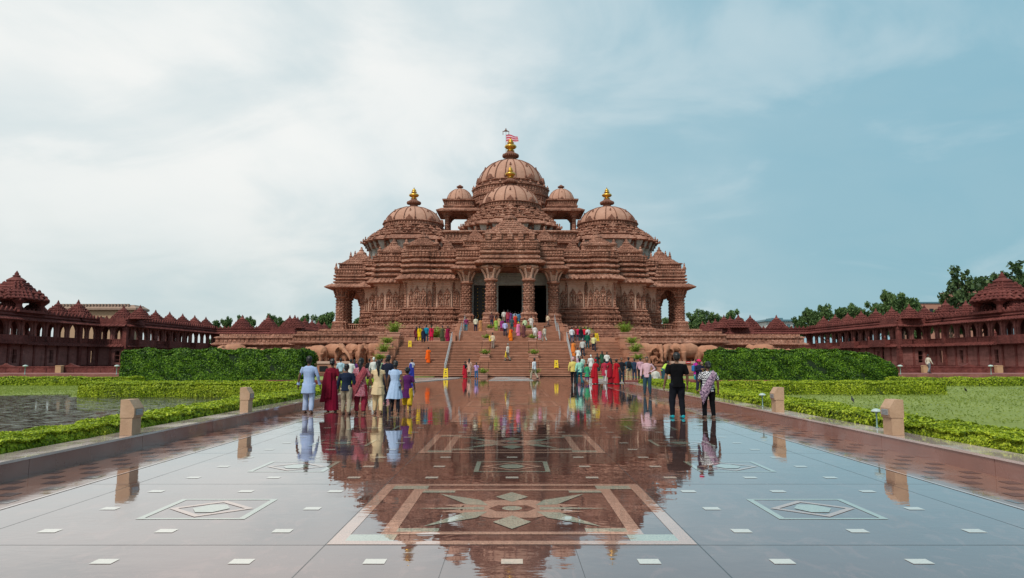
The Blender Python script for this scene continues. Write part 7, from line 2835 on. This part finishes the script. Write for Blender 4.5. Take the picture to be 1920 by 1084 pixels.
for (px, D, h, kd, tp_, bt_, kw, lab) in (
    (924, 69.8, 1.62, 'man', (.62, .50, .36), (.25, .20, .17), dict(arms=('out', (.05, .03)), face=-40), 'man in cream shirt coming down the middle steps near a planter'),
    (874, 79.4, 1.66, 'man', (.22, .03, .10), (.02, .14, .20), dict(stride=.3), 'man in plum shirt and teal jeans by the outer left column'),
    (892, 79.6, 1.72, 'man', (.62, .58, .44), (.02, .02, .04), {}, 'man in cream shirt and black trousers left of the upper flight'),
    (901, 79.8, 1.56, 'saree', (.45, .20, .08), (.48, .22, .09), dict(longhair='bun'), 'woman in tan saree beside the cream shirted man'),
    (929, 82.8, 1.60, 'woman', (.35, .12, .05), (.45, .10, .03), dict(longhair='loose'), 'woman in rust tunic under the inner left column'),
    (922, 83.4, 1.66, 'man', (.10, .04, .04), NV, {}, 'dark clothed man at the foot of the inner left column'),
    (930, 80.2, 1.55, 'woman', (.30, .45, .08), (.35, .5, .1), dict(longhair='bun'), 'woman in lime tunic on the upper landing'),
    (936, 82.6, 1.62, 'woman', (.48, .36, .18), KH, {}, 'woman in gold brown at the left of the door crowd'),
    (947, 77.4, 1.72, 'man', (.42, .45, .72), (.02, .03, .06), dict(stride=.25), 'man in lilac shirt climbing the middle of the upper flight'),
    (941, 81.4, 1.60, 'woman', (.30, .04, .20), MAR, dict(longhair='braid'), 'woman in plum behind the lilac shirt'),
    (958, 76.3, 1.58, 'saree', (.60, .05, .02), (.72, .17, .01), dict(longhair='bun', drape=cloth((.74, .18, .01))), 'woman in orange saree with red blouse at the foot of the upper flight'),
    (960, 80.0, 1.70, 'man', (.05, .08, .09), (.02, .08, .09), {}, 'man in dark teal in the middle of the door crowd'),
    (966, 83.2, 1.66, 'saree', (.60, .12, .03), (.55, .03, .03), {}, 'woman in orange red saree climbing to the middle door'),
    (972, 77.6, 1.62, 'saree', (.62, .16, .32), (.66, .20, .36), dict(hair=cloth((.65, .5, .05))), 'woman in pink saree with yellow head scarf'),
    (952, 84.6, 1.62, 'woman', (.35, .05, .07), (.30, .03, .12), dict(longhair='loose'), 'woman in dark red just before the middle door'),
    (945, 86.0, 1.72, 'man', (.62, .60, .55), KH, {}, 'man in white shirt on the threshold of the middle door'),
    (984, 80.6, 1.62, 'man', (.52, .62, .38), (.03, .03, .05), {}, 'man in pale lime shirt right of the door crowd'),
    (982, 77.0, 1.56, 'saree', (.12, .04, .05), (.14, .05, .05), {}, 'woman in dark brown saree half hidden by a railing on the upper flight'),
    (996, 82.4, 1.66, 'man', (.64, .60, .55), W_, dict(arms=('hip', (.05, .03))), 'man in white at the foot of the inner right column'),
    (1003, 76.6, 1.64, 'man', W_, (.55, .52, .5), {}, 'man in white behind the right landing planter'),
    (1012, 72.4, 1.30, 'girl', (.62, .22, .34), (.60, .6, .62), {}, 'little girl in pink on the first landing right of the middle'),
    (1021, 72.6, 1.66, 'man', (.60, .54, .44), (.40, .38, .34), dict(stride=.4, face=40), 'man in cream shirt walking on the first landing right of the middle'),
    (1027, 83.2, 1.66, 'man', (.60, .48, .34), (.14, .10, .09), dict(stride=.55, face=-60), 'man striding down before the right dark doorway'),
    (953, 88.4, 1.62, 'man', (.05, .20, .24), NV, {}, 'visitor in teal inside the middle doorway, left part'),
    (961, 88.8, 1.60, 'woman', (.04, .16, .20), NV, {}, 'woman in dark teal inside the middle doorway, centre'),
    (966, 88.2, 1.66, 'man', (.40, .46, .58), NV, {}, 'man in pale blue shirt inside the middle doorway'),
    (972, 88.6, 1.60, 'woman', (.10, .28, .46), TL, dict(longhair='bun'), 'woman in bright blue inside the middle doorway, right part'),
    (977, 87.6, 1.64, 'man', (.06, .16, .28), NV, {}, 'man in blue at the right edge of the middle doorway'),
    (957, 86.8, 1.62, 'woman', (.16, .05, .20), PUR, {}, 'woman in purple entering the middle doorway'),
):
    P(lab, px, None, D, h=h, kind=kd, top=tp_, bottom=bt_, group=GE, **kw)


bpy.data.scenes.remove(SCRATCH['s'])
bpy.data.objects.remove(SCRATCH['o'])

# ------------------------------------------------------------------ put each composite's empty at its base
def rebase(root, loc):
    d = Vector(loc) - root.location
    root.location = loc
    for c in kids(root):
        c.location = Vector(c.location) - d


rebase(TEMPLE, (XT, 87, ZF))
for o in list(bpy.data.objects):
    if o.name.startswith('arcade_building') and o.parent is None:
        rebase(o, (-67 if 'flooded' in o['label'] else 67, 120, 0))
    if o.name.startswith('elephant_plinth') and o.parent is None:
        rebase(o, ((-18 if 'left' in o['label'] else 18), 73, 0))
    if o.name.startswith(('clipped_hedge', 'border_hedge')) and o.parent is None:
        me = kids(o)[0].data
        v = me.vertices[0].co
        rebase(o, (v.x, v.y, 0))
